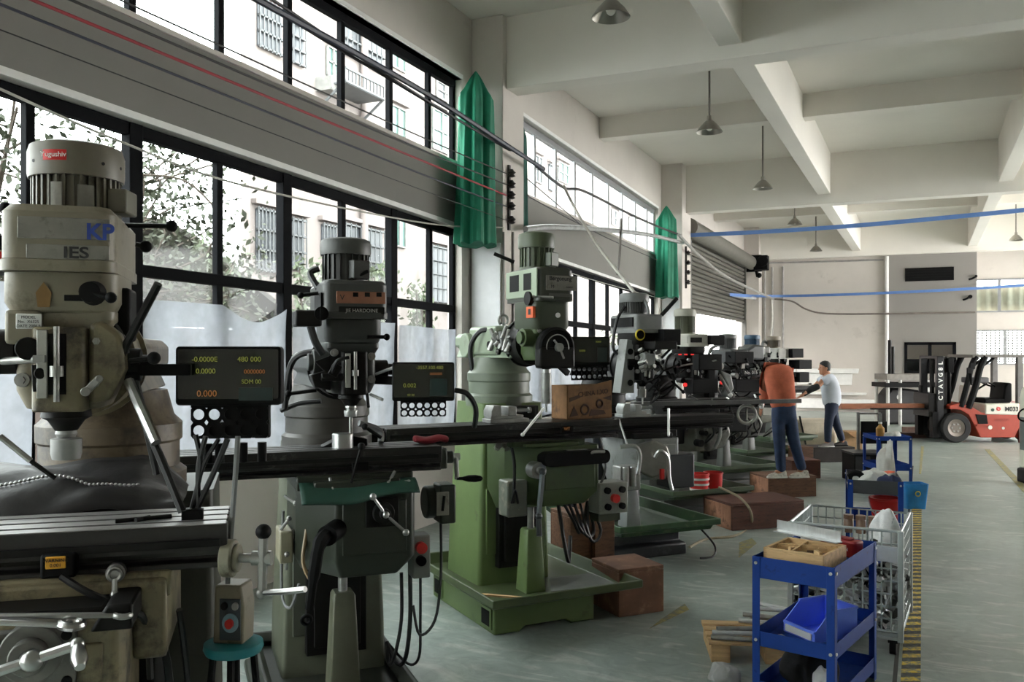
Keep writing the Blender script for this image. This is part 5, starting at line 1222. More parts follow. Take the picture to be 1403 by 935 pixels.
step((1115,634), .27, .78, .5, 84, 'black wooden platform under the feet of the man in white', mat('black_step_wood',(46,40,38),.7,var=.2))
step((1092,648), .42, .3, .3, 78, 'plain brown box behind the legs of the person in orange', woodDk, 'wooden_box')
# crate on the green mill's table
c_ = m3.on(762,566,.02); e = empty('cardboard_box', M_ := (Matrix.Translation(m3.o)@Rz(m3.phi))@V(c_.x+.07,-.02,1.5), m3.phi+.1, 'open brown crate with printed pictures standing on the green mill table', 'box')
cdM = mat('brown_printed_card',(128,92,58),.8,var=.2,scale=7,wear=((88,60,40),.25,6))
b = MB(); w_, d_, h_ = .42,.2,.25
b.box(0,w_,0,.012,0,h_).box(0,w_,d_-.012,d_,0,h_).box(0,.012,0,d_,0,h_).box(w_-.012,w_,0,d_,0,h_).box(0,w_,0,d_,0,.012)
b.prism([(0,h_-.01),(w_,h_-.01),(w_,h_+.035),(w_*.55,h_+.0)], .0,.012,'xz'); b.build('carton', cdM, e, bevel=.003)
pm = mat('dark_print',(70,46,34),.8)
text('lettering', 'CHINA 1.XO', .05, (.24,-.002,.19), (PI/2,-.08,0), pm, e, bold=.001)

for q_, r_ in (((.16,-.001,.07),.035),((.3,-.001,.11),.028)): MB().torus(q_,r_,.008,(0,1,0)).build('printed_mark', pm, e)
for p_ in ([(.02,.02),(.1,.03),(.06,.1)],[(.2,.02),(.36,.03),(.34,.06),(.22,.07)],[(.02,.13),(.12,.16),(.11,.18),(.02,.16)],[(.33,.15),(.41,.13),(.41,.17)]): MB().prism(p_,-.003,.001,'xz').build('printed_mark', pm, e)
# ---------------------------------------------------------------- things on the machine tables
def mw(M, v): return Matrix.Translation(M.o)@Rz(M.phi)@Vector(v)
def vise(M, u, s, z, label, sc=1.0, m=steelM):
    e = empty('machine_vise', mw(M,(u,s,z)), M.phi, label, 'vise'); e.scale = (sc,)*3
    MB().box(-.16,.16,-.075,.075,0,.03).box(-.15,.12,-.06,.06,.03,.055).build('vise_base', m, e, bevel=.004)
    MB().prism([(-.15,.05),(-.07,.05),(-.07,.13),(-.13,.13),(-.15,.09)],-.07,.07,'xz').build('fixed_jaw', m, e, bevel=.004)
    MB().box(-.01,.06,-.065,.065,.05,.12).build('sliding_jaw', m, e, bevel=.006); MB().cyl((.06,0,.085),(.19,0,.085),.014).build('screw', chromeM, e); MB().cyl((.19,0,.085),(.21,0,.085),.022).build('screw_head', chromeM, e)
    return e
vise(m3, -.33,.0,1.5, 'grey steel vise on the table of the green mill', .95)
vise(m4, -.12,-.02,1.37, 'light grey steel vise on the table of the grey mill', 1.0, mat('pale_vise',(150,152,150),.4,metal=.4))
q = m2.on(470,615,-.05); e = empty('milling_fixture', mw(m2,(q.x,-.04,1.5)), m2.phi, 'round bright steel fixture on the dark grey-green mill table', 'fixture')
MB().lathe([(.055,0),(.055,.07),(.05,.075),(.02,.075)],n=28).build('fixture_body', chromeM, e); MB().prism([(-.1,0),(.14,0),(.14,.035),(.04,.06),(.0,.05)],.04,.14,'xz').build('fixture_block', darkironM, e, bevel=.006)
q = m2.on(592,604,-.02); e = empty('work_glove', mw(m2,(q.x,-.0,1.5)), m2.phi, 'dark red rag glove at the end of the dark mill table', 'glove')
MB().loft([[V(-.1+.2*t+0, math.cos(a)*(.045+.02*math.sin(5*t)), .022+math.sin(a)*(.02+.008*math.sin(9*t+a))) for a in [2*PI*i/12 for i in range(12)]] for t in [j/8 for j in range(9)]]).build('palm', mat('dark_red_cloth',(120,24,34),.9,bump=.3), e, sub=1)
# green rubber mat draped over the knee
def cloth(u, v): 
    x = -.29+.6*u; y = -.06-.20*v; 
    return V(x+.03*v*math.sin(6*u), y-.05*max(0,v-.6), 1.302+.06*(1-v)*0 + .035*math.sin(PI*v)+.012*math.sin(7*u+2)*v - .11*max(0,v-.55)*(1.2-.7*u))
o = MB().grid(cloth, 30, 14).build('rubber_mat', mat('green_rubber_mat',(30,66,54),.5,var=.12,bump=.1), None, solid=.006); o.location = m2.o; o.rotation_euler = (0,0,m2.phi); tag(o, 'dark green rubber mat draped over the knee of the dark mill', 'mat')
# wrenches and rods on the cream mill
def wrench(a, b, r, label, ringend=True, m=chromeM):
    e = empty('wrench', a, 0, label, 'wrench', 'wrenches on the cream mill'); d = b-a; L = d.length
    e.rotation_euler = (0, -math.asin(d.z/L), math.atan2(d.y,d.x))
    MB().box(0,L,-r,r,-r*.45,r*.45).build('shank', m, e, bevel=r*.3)
    MB().torus((L,0,0), r*1.5, r*.7, (0,0,1), 20, 8).build('ring_end', m, e)
    MB().prism([(-r*2.6,-r*1.6),(-r*1.1,-r*2.2),(r*.4,-r*1.2),(r*.4,r*1.2),(-r*1.1,r*2.2),(-r*2.6,r*1.6),(-r*1.2,r*.8),(-r*1.2,-r*.8)],-r*.45,r*.45).build('open_end', m, e)
wrench(mw(m1,m1.on(-10,845,-.36)), mw(m1,m1.on(168,843,-.34)), .012, 'long cranked steel spanner lying highest across the cream mill knee', m=steelM)
wrench(mw(m1,m1.on(-10,851,-.39)), mw(m1,m1.on(98,856,-.40)), .016, 'bright chrome spanner lying on the cream mill knee above the crank')
q = m1.on(228,722,-.08)
for k, (a, b, lb) in enumerate((((158,722),(235,712),'thin dark rod lying along the cream mill table top'),((186,724),(205,718),'short dark pin beside the thin rod on the cream mill table'))):
    p0, p1 = m1.on(*a,-.06), m1.on(*b,-.02); p0.z = p1.z = 1.507; o = MB().cyl(mw(m1,p0), mw(m1,p1), .007, n=10).build('steel_rod', darkironM); tag(o, lb, 'rod')
p0 = m1.on(264,716,-.05); o = MB().box(-.03,.03,-.022,.022,0,.03).box(-.018,.0,-.026,.0,.03,.034).build('clamp_block', blackM, None, bevel=.004); o.location = mw(m1,(p0.x,-.05,1.5)); o.rotation_euler = (0,0,m1.phi); tag(o, 'small black clamp block at the end of the cream mill table', 'clamp')
# teal stool with a control box on it
q = P(320,884,2.75); q0 = V(q.x,q.y,0); zs = P(318,878,2.75).z
e = empty('stool', q0, .3, 'stool with a round teal seat beside the cream mill', 'stool')
MB().lathe([(.0,zs-.035),(.085,zs-.035),(.092,zs-.02),(.09,zs-.005),(.08,zs),(0,zs)],n=30).build('seat', mat('teal_vinyl',(30,120,128),.45), e)
for k in range(4):
    a = k*PI/2+.3; MB().tube([(math.cos(a)*.06,math.sin(a)*.06,zs-.03),(math.cos(a)*.15,math.sin(a)*.15,.0)],.012,smooth=False).build('leg', blackM, e)
MB().torus((0,0,.35),.12,.009).build('foot_ring', mat('brass_ring',(150,112,60),.4,metal=.6), e)
e = empty('control_box', q0+V(0,0,zs), TH-.1, 'cream control box with a red button standing on the teal stool', 'control box'); e.scale = (.8,.85,.92)
MB().prism([(-.065,0),(.058,0),(.062,.13),(.05,.2),(-.055,.2)], -.045,.06,'xz').build('housing', cream, e, bevel=.008)
fp = MB().box(-.034,.05,-.051,-.044,.015,.155).build('face_plate', mat('face_plate_dark',(52,60,66),.4), e, bevel=.002)
MB().cyl((.012,-.05,.075),(.012,-.058,.075),.032,n=24).build('dial_ring', mat('dial_ring_blue',(120,150,165),.4), e); MB().cyl((.012,-.056,.075),(.012,-.072,.075),.016,n=18).build('stop_button', redM, e)
for x in (-.012,.032): MB().cyl((x,-.05,.132),(x,-.06,.132),.013,n=14).build('selector_knob', blackM if x < 0 else steelM, e)
# ---------------------------------------------------------------- red buckets by the row
for k, (u_, s_, lb) in enumerate(((-.02,-.17,'red bucket with white bands in the tray of the cream capped mill'),(.20,-.15,'plain red bucket in the tray of the cream capped mill'))):
    q = mw(m5,(u_,s_,.275)); e = empty('bucket', q, 0, lb, 'bucket'); e.scale = (1.1,1.1,1.25)
    MB().lathe([(.09,0),(.105,.19),(.11,.195),(.11,.21),(.1,.21),(.085,.01)],n=24).build('pail', redM if k else mat('bright_red_label',(222,52,48),.5), e)
    if k == 0:
        for z in (.05,.1,.15): MB().lathe([(.101+z*.06,z),(.103+z*.06,z+.02)],n=24,cap=False).build('label_band', whiteM, e)
# long grey bar on the fifth mill
a, b = P(866,554,10.0), P(1096,549.5,10.75); o = MB().bar(V(0,0,0), b-a, .07,.05).build('grey_bar', mat('long_grey_bar',(92,92,92),.4,metal=.6,var=.1), None, bevel=.004); o.location = a; tag(o, 'long grey steel bar lying along the tables in front of the person in orange', 'metal bar')

# grey sheet and swarf strip in the green mill's drip tray, tan hose on the floor
o = MB().loft([[V(.05,.02,.245),V(.52,-.12,.275),V(.56,.28,.262),V(.22,.34,.25)],[V(.05,.02,.25),V(.52,-.12,.28),V(.56,.28,.267),V(.22,.34,.255)]]).build('grey_sheet', mat('grey_card_sheet',(118,120,116),.7,var=.1)); o.location = m3.o; o.rotation_euler = (0,0,m3.phi); tag(o, 'grey sheet lying in the drip tray of the green mill', 'sheet')
o = MB().bar(V(-.5,.05,.29),V(-.2,-.1,.262),.03,.012).build('wood_strip', woodM); o.location = m3.o; o.rotation_euler = (0,0,m3.phi); tag(o, 'pale wood strip lying in the drip tray of the green mill', 'wood strip')
hz = lambda x,y: atH(x,y,.012)
o = MB().tube([P(985,668,9.9), P(1012,681,9.7), P(1028,700,9.5), hz(1028,722), hz(1005,735), hz(968,739), hz(945,750)], .014).build('hose', mat('tan_hose_floor',(150,138,112),.5)); tag(o, 'tan hose looping over the large wooden step onto the floor', 'hose')
# ================================================================ forklift and the far end
orM = mat('orange_red_forklift_paint', (160,54,31), .45, var=.06, wear=((150,50,34),.1,8))
whM = mat('forklift_white_panel', (216,212,200), .45, var=.04)
tyreM = mat('tyre_rubber', (26,26,27), .75, var=.15)
ZF = 19.1
o0 = P(1311,607,ZF); F = empty('forklift', (o0.x,o0.y,0), TH, 'orange and white forklift truck carrying a long brown plank', 'forklift')
K = ZF/FPX
def fx(px): return (px-1311)*K
def fz(py): return CAMH-(py-HOR)*K
def fpt(px, py, y=0): return V(fx(px), y, fz(py))
def fpoly(pts): return [(fx(a),fz(b)) for a,b in pts]
for y, xs in ((.0,0),(.95,0)):
    w = MB().lathe([(.2,.02),(.2,0),(.3,0),(.325,.03),(.325,.2),(.3,.23),(.2,.23),(.2,.2)], (0,y,.325), (0,1,0), 36, cap=False).build('wheel', tyreM, F)
    h = MB().lathe([(.2,.05),(.19,.02),(.13,.04),(.12,.09),(.05,.07),(.0,.07)], (0,y-.005,.325), (0,1,0), 28).build('rim', mat('rim_grey',(120,112,104),.5,metal=.4), w)
    n = MB()
    for i in range(6): a = i*PI/3; n.cyl((math.cos(a)*.085,y+.075,.325+math.sin(a)*.085),(math.cos(a)*.085,y+.03,.325+math.sin(a)*.085),.02,n=8)
    n.build('wheel_nut', steelM, w)
for y in (.08,.9): MB().lathe([(.15,0),(.25,0),(.27,.03),(.27,.17),(.25,.2),(.15,.2)], (1.62,y,.27), (0,1,0), 30).build('wheel', tyreM, F)
ch_ = fpoly([(1302,556),(1318,552),(1336,560),(1346,566),(1398,567),(1403,575),(1391,600),(1344,600),(1338,588),(1328,569),(1316,562),(1302,561)])
MB().prism(ch_, .02,1.1,'xz').build('chassis', orM, F, bevel=.015)
MB().prism(fpoly([(1337,568),(1352,569),(1354,583),(1342,583)]), .0,.03,'xz').build('step_well', blackM, F)
MB().prism(fpoly([(1337,581.5),(1356,581),(1356,583),(1338,584)]), -.03,.04,'xz').build('step_plate', orM, F)
hood = MB().prism(fpoly([(1351,554),(1397,553),(1397,569),(1350,568)]), .0,1.12,'xz').build('hood', whM, F, bevel=.02)
text('lettering', 'HELI', .0, (0,0,0), FRONT, inkM, hood) if False else None
text('lettering', 'M033', .13, (fx(1386),-.006,fz(561)), FRONT, inkM, hood, bold=.004); MB().cyl((fx(1368),-.001,fz(560.5)),(fx(1368),-.008,fz(560.5)),.045,n=20).build('badge', redM, hood); MB().cyl((fx(1360),-.001,fz(562)),(fx(1360),-.008,fz(562)),.035,n=20).build('badge', mat('dark_green_badge',(40,70,56),.5), hood)
text('lettering', 'C', .06, (fx(1368),-.0095,fz(560.5)), FRONT, whiteInkM, hood)
ms = MB().cyl((fx(1357),.018,fz(586)),(fx(1357),.005,fz(586)),.045,n=16).cyl((fx(1375),.018,fz(587)),(fx(1375),.005,fz(587)),.03,n=16).build('sticker', whM, F)
text('lettering', 'FORKLIFT', .075, (fx(1374),.012,fz(576)), FRONT, mat('dark_red_ink',(140,44,30),.5), F)
MB().prism([(fx(1397),fz(601)),(fx(1397),fz(553)),(1.75,fz(553)),(2.05,fz(560)),(2.1,fz(590)),(1.95,.2),(1.9,.45),(1.35,.45)], .05,1.1,'xz').build('counterweight', orM, F, bevel=.04)
# mast
mt = MB().box(fx(1287),fx(1296.5),.1,.2,.12,fz(488)).box(fx(1287),fx(1296.5),.85,.95,.12,fz(488)).box(fx(1287),fx(1297),.1,.95,fz(492),fz(488)).box(fx(1287),fx(1297),.1,.95,fz(545),fz(540)).build('mast', mat('mast_black',(24,25,28),.4,metal=.3), F, bevel=.012)
MB().box(fx(1299),fx(1304),.2,.28,.3,fz(489)).box(fx(1299),fx(1304),.78,.86,.3,fz(489)).build('inner_mast', darkironM, F, bevel=.008)
MB().cyl((fx(1309),.3,.35),(fx(1309),.3,fz(491)),.05).cyl((fx(1309),.75,.35),(fx(1309),.75,fz(491)),.05).build('lift_cylinder', blackM, F)
MB().box(fx(1303),fx(1311),.12,.2,fz(511),fz(491)).build('mast_guard', blackM, F, bevel=.01)
for i, chx in enumerate('CTAVG8L'[::-1]): text('mast_lettering', chx, .13, (fx(1292),.094,fz(498+i*8.0)), (PI/2,-PI/2,0), whiteInkM, mt, bold=.004)
MB().box(fx(1277),fx(1289),.15,.9,fz(572),fz(540)).build('fork_carriage', darkironM, F, bevel=.01)
for y in (.22,.75): MB().box(fx(1200),fx(1287),y,y+.1,fz(562.5),fz(560.5)).box(fx(1283),fx(1287),y,y+.1,fz(562),fz(530)).build('fork', blackM, F, bevel=.005)

for y in (.1,.8): MB().box(fx(1281),fx(1289),y,y+.15,.1,fz(565)).build('mast_foot', blackM, F)
# overhead guard
MB().box(fx(1332),fx(1412),.0,1.1,fz(490.5),fz(486)).build('guard_roof', mat('guard_roof_grey',(92,88,82),.5), F, bevel=.015)
for y in (.04,1.04):
    MB().tube([fpt(1339,489,y),fpt(1333,500,y),fpt(1327,525,y),fpt(1318,558,y)], .06, n=10).tube([fpt(1351,489,y),fpt(1344,505,y),fpt(1338,530,y),fpt(1328,560,y)], .07, n=10).build('front_pillar', blackM, F)
    MB().box(fx(1394),fx(1402),y-.05,y+.05,fz(553),fz(489)).build('rear_pillar', mat('pillar_grey',(98,96,92),.5), F, bevel=.01)
MB().tube([fpt(1352,505,.3),fpt(1372,491,.3)],.03,smooth=False).build('guard_bar', blackM, F); MB().tube([fpt(1361,502,.8),fpt(1374,491,.8)],.03,smooth=False).build('guard_bar', blackM, F)
ml = MB().tube([fpt(1331,528,.0),fpt(1329,508,-.05),fpt(1331,500,-.06)], .02).build('mirror', blackM, F); MB().box(fx(1326),fx(1333),-.1,-.07,fz(506),fz(497)).box(fx(1322),fx(1329),-.1,-.06,fz(512),fz(504)).build('lamp', blackM, ml, bevel=.01)
MB().box(fx(1342),fx(1366),.3,.8,fz(526),fz(518)).build('dashboard', mat('dash_grey',(82,82,84),.5), F, bevel=.03)
MB().torus(fpt(1371,527,.55), .16,.018,(.5,0,1)).cyl(fpt(1371,527,.55), fpt(1350,540,.55), .02).build('steering_wheel', blackM, F)
MB().box(fx(1358),fx(1394),.25,.85,fz(554),fz(547)).build('seat', blackM, F, bevel=.03); MB().prism(fpoly([(1383,552),(1386,530),(1390,525),(1396,526),(1396,552)]), .25,.85,'xz').build('backrest', blackM, F, bevel=.03)
MB().prism(fpoly([(1347,530),(1362,530),(1364,554),(1346,554)]), .85,1.05,'xz').build('side_tank', whM, F, bevel=.03)
# plank on the forks
a = P(1150,557,ZF+.5); b = P(1275,556.5,ZF+.5)
o = MB().bar(V(0,0,0), b-a, .3,.11).build('long_plank', mat('rusty_brown_plank',(142,86,58),.6,var=.15,scale=2,stretch=(1,6,6)), None, bevel=.006); o.location = a; tag(o, 'long rusty brown plank held level on the forks of the forklift', 'plank')
# steel bench with dark machinery behind the forks
zb_ = 23.5; o0 = P(1215,590,zb_); B = empty('steel_bench', (o0.x,o0.y,0), TH, 'grey steel bench with white legs in front of the grey partition', 'bench'); k2 = zb_/FPX
bx = lambda px: (px-1215)*k2; bzz = lambda py: CAMH-(py-HOR)*k2
MB().box(0,bx(1292),0,.8,bzz(521),bzz(513)).build('bench_top', mat('bench_grey',(128,124,118),.6), B, bevel=.005)
MB().box(bx(1212),bx(1298),-.05,.85,bzz(531),bzz(525)).build('bench_rail', blackM, B)
for px in (1217,1234,1290): MB().cyl((bx(px),.03,0),(bx(px),.03,bzz(521)),.045).build('leg', mat('leg_pale',(186,186,184),.5), B)
for px in (1217,1290): MB().cyl((bx(px),.77,0),(bx(px),.77,bzz(521)),.045).build('leg', whiteM, B)
for k, (px, t, h) in enumerate(((1219,466,.0),(1223,475,.1))):
    q = P(px,514,zb_+.3); oo = MB().cyl((0,0,0),(0,0,CAMH-(t-HOR)*k2-q.z),.05).build('steel_post', darkironM); oo.location = q; tag(oo, ('taller dark post standing on the steel bench','shorter dark post standing on the steel bench')[k], 'post')
e = empty('machine_unit', P(1232,590,zb_+.4)*1, TH, 'black covered machine standing on the floor under the steel bench', 'machine'); e.location.z = 0
MB().prism([(-.35,.0),(.75,0),(.75,.6),(.62,.92),(.3,.98),(-.2,1.0),(-.35,.8)], 0,.6,'xz').build('cover', mat('black_cover',(22,22,24),.6,var=.2,bump=.3), e, bevel=.06); MB().cyl((.5,-.01,.8),(.5,.02,.8),.05).cyl((.0,-.01,.75),(.0,.02,.75),.07).build('fitting', steelM, e)
o = MB().bar(P(1247,592,21.3)*1, P(1292,594,21.0)*1, .3,.12).bar(P(1222,598,20.6), P(1292,600,20.4), .2,.1)
for i, v in enumerate(o.v): pass
q0, q1 = P(1222,600,20.3), P(1296,600,20.3); q0.z = q1.z = .06; o = MB().bar(V(0,0,0), q1-q0, .25,.12).build('timber_beam', mat('dark_red_timber',(86,60,54),.7,var=.2)); o.location = q0; tag(o, 'dark red timber on the floor in front of the forklift wheel', 'timber')
q0, q1 = P(1240,592,21.2), P(1296,590,21.4); q0.z = q1.z = .08; o = MB().bar(V(0,0,0), q1-q0, .25,.16).build('timber_beam', mat('brown_timber',(104,76,66),.7,var=.2)); o.location = q0; tag(o, 'second brown timber lying behind the dark red timber', 'timber')
# white profiles on the end wall
for k, (x0, x1, y0, y1, dep, lb) in enumerate(((1092,1176,505,512,.5,'white overhanging channel highest on the end wall behind the man in white'),(1092,1167,512,528,.35,'white box section under the top channel on the end wall'),(1092,1187,537,542,.4,'thin white rail on the end wall at waist height'),(1092,1214,546,562,.2,'broad white panel leaning low on the end wall'))):
    a, b = atY(x0,y0,YE-dep), atY(x1,y1,YE-dep); z0, z1 = b.z, a.z
    o = MB().prism([(YE-dep,z0),(YE-dep,z1),(YE-.02,z1),(YE-.02,z0+(z1-z0)*.5),(YE-dep+.06,z0)], a.x, b.x, 'yz').build('white_profile', whiteM, None, bevel=.01); tag(o, lb, 'metal profile')
    if k == 3: pass
# stacked things between the man in white and the carts
e = empty('cardboard_box', P(1158,607,17.2), TH, 'tan cardboard box on the floor behind the man in white', 'box'); e.location.z = 0
MB().box(0,.34,0,.35,0,.42).build('carton', mat('tan_card',(168,134,98),.8), e, bevel=.004); MB().bar((.0,-.02,.44),(.17,-.06,.30),.16,.006).build('flap', mat('tan_card_flap',(186,150,112),.8), e)
e = empty('plastic_bale', P(1112,612,17.6), TH, 'cream plastic wrapped bale behind the man in white', 'bale'); e.location.z = 0
mb = MB().prism(rrect(-.45,.55,0,.6,.15,5), 0,.62).build('wrap', mat('cream_wrap',(206,196,176),.5,var=.1,bump=.5,scale=5), e, bevel=.06); MB().bar((-.1,-.02,.0),(-.25,-.02,.7),.06,.02).build('strap', darkironM, e)
e = empty('black_board', P(1197,640,14.0), TH, 'black board on a grey trolley frame beyond the blue carts', 'board'); e.location.z = 0
MB().box(-.2,.22,0,.04,.52,.88).build('panel', blackM, e, bevel=.01)
fr_ = MB().box(-.24,-.2,.05,.09,0,1.02).box(.12,.16,.05,.09,.4,1.0).bar((-.22,.07,1.0),(.14,.07,1.0),.03,.03).bar((-.22,.07,.05),(-.22,.5,.05),.03,.03).bar((.14,.07,.4),(.14,.07,.05),.03,.03); fr_.build('trolley_frame', mat('frame_grey',(124,124,122),.5), e)
e = empty('black_cabinet', P(1192,652,13.3), TH, 'low black cabinet on the floor beyond the dark-topped cart', 'cabinet'); e.location.z = 0
MB().box(-.24,.27,0,.5,0,.42).build('body', blackM, e, bevel=.01); MB().box(-.22,.0,-.012,0,.03,.4).build('door', mat('cabinet_door_black',(34,34,36),.4), e, bevel=.004); MB().box(-.25,.28,-.01,.5,.42,.45).build('top', mat('cabinet_top',(40,40,42),.4), e)
# white machine stand at the picture's edge
q = P(1417,640,13.0); e = empty('white_stand', (q.x,q.y,0), TH, 'white enamelled stand with a black foot cut by the picture edge', 'stand')
MB().prism([(0,.22),(.28,.22),(.28,1.45),(.04,1.45),(.0,1.3)], 0,.4,'xz').build('column', whM, e, bevel=.03); MB().box(-.02,.3,-.03,.43,.0,.22).build('foot', tyreM, e, bevel=.03); MB().box(-.012,.0,.05,.35,.5,1.0).build('glass_panel', mat('stand_panel',(96,104,104),.3), e); MB().torus((-.08,.1,1.05),.1,.012,(0,1,.3)).cyl((-.08,.1,1.05),(.02,.1,1.0),.015).build('hand_wheel', blackM, e)
# ================================================================ people
skinM = mat('skin', (186,132,104), .55, var=.06)
def skinned(name, J, E, m, parent, root=0, sub=2, smooth=True):
    me = bpy.data.meshes.new(name); keys = list(J)
    me.from_pydata([J[k][0] for k in keys], [(keys.index(a), keys.index(b)) for a, b in E], []); me.update()
    o = bpy.data.objects.new(name, me); COL.objects.link(o); o.parent = parent
    sk = o.modifiers.new('skin','SKIN'); sk.use_smooth_shade = True
    for i, k in enumerate(keys):
        r = J[k][1]; r = (r, r) if not isinstance(r, tuple) else r
        d = me.skin_vertices[0].data[i]; d.radius = r; d.use_root = (i == root)
    s = o.modifiers.new('sub','SUBSURF'); s.levels = sub; s.render_levels = sub
    me.materials.append(m)
    return o
def chain(*a): return [(a[i],a[i+1]) for i in range(len(a)-1)]
def fingers(J, E, wrist, palm, d, side, L=.085, curl=(0,0,-1), pre='f'):
    d = Vector(d).normalized(); side = Vector(side).normalized(); c = Vector(curl)
    for i in range(4):
        b = Vector(palm)+side*(i-1.5)*.021; l = L*(.86,1.0,.95,.76)[i]
        J[pre+'b%d'%i] = (b, .010); J[pre+'m%d'%i] = (b+d*l*.5+c*l*.12, .009); J[pre+'t%d'%i] = (b+d*l*.85+c*l*.5, .008)
        E += [(wrist, pre+'b%d'%i), (pre+'b%d'%i, pre+'m%d'%i), (pre+'m%d'%i, pre+'t%d'%i)]
    w = Vector(J[wrist][0]); b = w+(Vector(palm)-w)*.45-side*.035
    J[pre+'h0'] = (b, .012); J[pre+'h1'] = (b+d*.035-side*.018, .010); J[pre+'h2'] = (b+d*.06-side*.012+c*.015, .008)
    E += [(wrist, pre+'h0'), (pre+'h0', pre+'h1'), (pre+'h1', pre+'h2')]
def shoe(parent, heel, toe_dir, m, sole, L=.27, zb=None):
    h = Vector(heel); d = Vector(toe_dir).normalized(); s = V(-d.y,d.x,0)
    rings = []
    for t, w, hgt in ((0,.034,.075),(.06,.04,.085),(.22,.038,.085),(.45,.04,.07),(.68,.047,.055),(.88,.042,.042),(1.0,.022,.025)):
        c = h+d*L*t; rings.append([c+s*w*math.cos(a)+V(0,0,.018+max(-.004,hgt*math.sin(a) if math.sin(a)>0 else .0)) for a in [2*PI*i/14 for i in range(14)]])
    o = MB().loft(rings).build('shoe', m, parent, sub=1)
    rings = []
    for t, w in ((-.03,.03),(.05,.042),(.3,.04),(.65,.05),(.9,.043),(1.03,.02)):
        c = h+d*L*t; rings.append([c+s*w+V(0,0,0),c+s*w+V(0,0,.022),c-s*w+V(0,0,.022),c-s*w])
    MB().loft(rings).build('sole', sole, o, bevel=.004)
    return o
jeanM = mat('blue_jeans', (42,58,88), .85, var=.15, scale=14, bump=.15); jeanD = mat('navy_trousers', (34,44,66), .85, var=.12, scale=14, bump=.15)
hairM = mat('black_hair', (22,20,20), .6, var=.2, scale=30, bump=.4)
orangeC = mat('rust_orange_fleece', (188,102,76), .95, var=.1, scale=12, bump=.3, bscale=90)
whiteT = mat('white_tshirt', (206,212,222), .9, var=.04, bump=.15, scale=8)
sleeveM = mat('black_sleeve', (30,30,32), .8)
# ---------------- person in orange (seen from behind, head bent down to the machine)
Z1 = 11.8; k1 = Z1/FPX; o1 = P(1074,657,Z1); base1 = .29
p1 = empty('person', (o1.x,o1.y,0), TH, 'person in a rust orange fleece and jeans, head bowed, standing on a wooden step', 'person')
def q1(px, py, y=0.0): return V((px-1074)*k1, y, CAMH-(py-HOR)*k1)
HR, HL = q1(1081,562), q1(1067,562)
J = dict(pel=(q1(1074,558,.0),(.09,.08)), sp=(q1(1073,538,.05),(.11,.09)), ch=(q1(1071,517,.16),(.15,.115)), nk=(q1(1070,512,.28),.065), hd0=(q1(1069,515,.38),.085), hd1=(q1(1069,526,.46),.075),
    hl=(q1(1066,568,-.0),.07), kl=(q1(1067,606,-.03),.065), al=(q1(1071,645,.02),.046), fl=(q1(1062,650,-.0),.04),
    hr=(q1(1082,568,.0),.07), kr=(q1(1087,604,-.02),.065), ar=(q1(1101,643,.04),.046), fr=(q1(1094,648,.03),.04),
    sl=(q1(1056,513,.2),.07), el=(q1(1053,537,.22),.05), wl=(q1(1054,556,.32),.032), pl=(q1(1053,562,.36),.03),
    sr=(q1(1085,513,.2),.07), er=(q1(1090,537,.30),.05), wr=(q1(1082,545,.5),.032), pr=(q1(1080,546,.55),.03))
E = chain('pel','sp','ch','nk','hd0','hd1')+chain('pel','hl','kl','al','fl')+chain('pel','hr','kr','ar','fr')+chain('ch','sl','el','wl','pl')+chain('ch','sr','er','wr','pr')
fingers(J, E, 'pl', q1(1053,566,.39), (0,.4,-1), (0,1,.3), curl=(0.3,.6,0), pre='l'); fingers(J, E, 'pr', q1(1079,547,.62), (0,1,-.3), (1,0,0), pre='r')
skinned('body', J, E, skinM, p1)
G = dict(w0=(q1(1073,564,-.0),(.16,.14)), w=(q1(1073,552,.0),(.19,.16)), a=(q1(1072,540,.04),(.205,.17)), b=(q1(1071,524,.09),(.225,.19)), c=(q1(1070,512,.15),(.2,.19)), d=(q1(1069,514,.27),.16), d2=(q1(1069,522,.36),.12),
    sl=(q1(1058,516,.18),.11), el=(q1(1054,535,.2),.09), wl=(q1(1055,552,.28),.065), sr=(q1(1084,514,.2),.095), er=(q1(1090,536,.28),.075), wr=(q1(1084,545,.44),.055))
skinned('fleece', G, chain('w0','w','a','b','c','d','d2')+chain('b','sl','el','wl')+chain('b','sr','er','wr'), orangeC, p1)
T = dict(w0=(q1(1074,540,.02),(.14,.12)), w=(q1(1074,551,.0),(.155,.13)), p=(q1(1074,563,-.0),(.155,.13)), hl=(q1(1066,574,-.02),.105), kl=(q1(1067,606,-.03),.085), ml=(q1(1069,628,-.01),.075), al=(q1(1071,648,.02),.07),
    hr=(q1(1082,574,-.01),.105), kr=(q1(1087,604,-.02),.085), mr=(q1(1094,626,.01),.075), ar=(q1(1101,646,.04),.07))
skinned('jeans', T, chain('w0','w','p','hl','kl','ml','al')+chain('p','hr','kr','mr','ar'), jeanM, p1)
shoeW = mat('white_sneaker',(206,202,192),.6,var=.2,scale=25,wear=((110,104,92),.2,30)); soleW = mat('white_sole',(220,218,212),.6)
shoe(p1, V(q1(1078,0).x,.02,base1), (-1,-.15,0), shoeW, soleW); shoe(p1, V(q1(1109,0).x,.05,base1), (-1,-.2,0), shoeW, soleW)
MB().ball(q1(1069,523,.44), .105, 18, (1,1,1.05)).build('hair', hairM, p1)
MB().ball(q1(1052,557,.3), .045, 12, (.8,1,1.3)).build('glove', whiteM, p1)
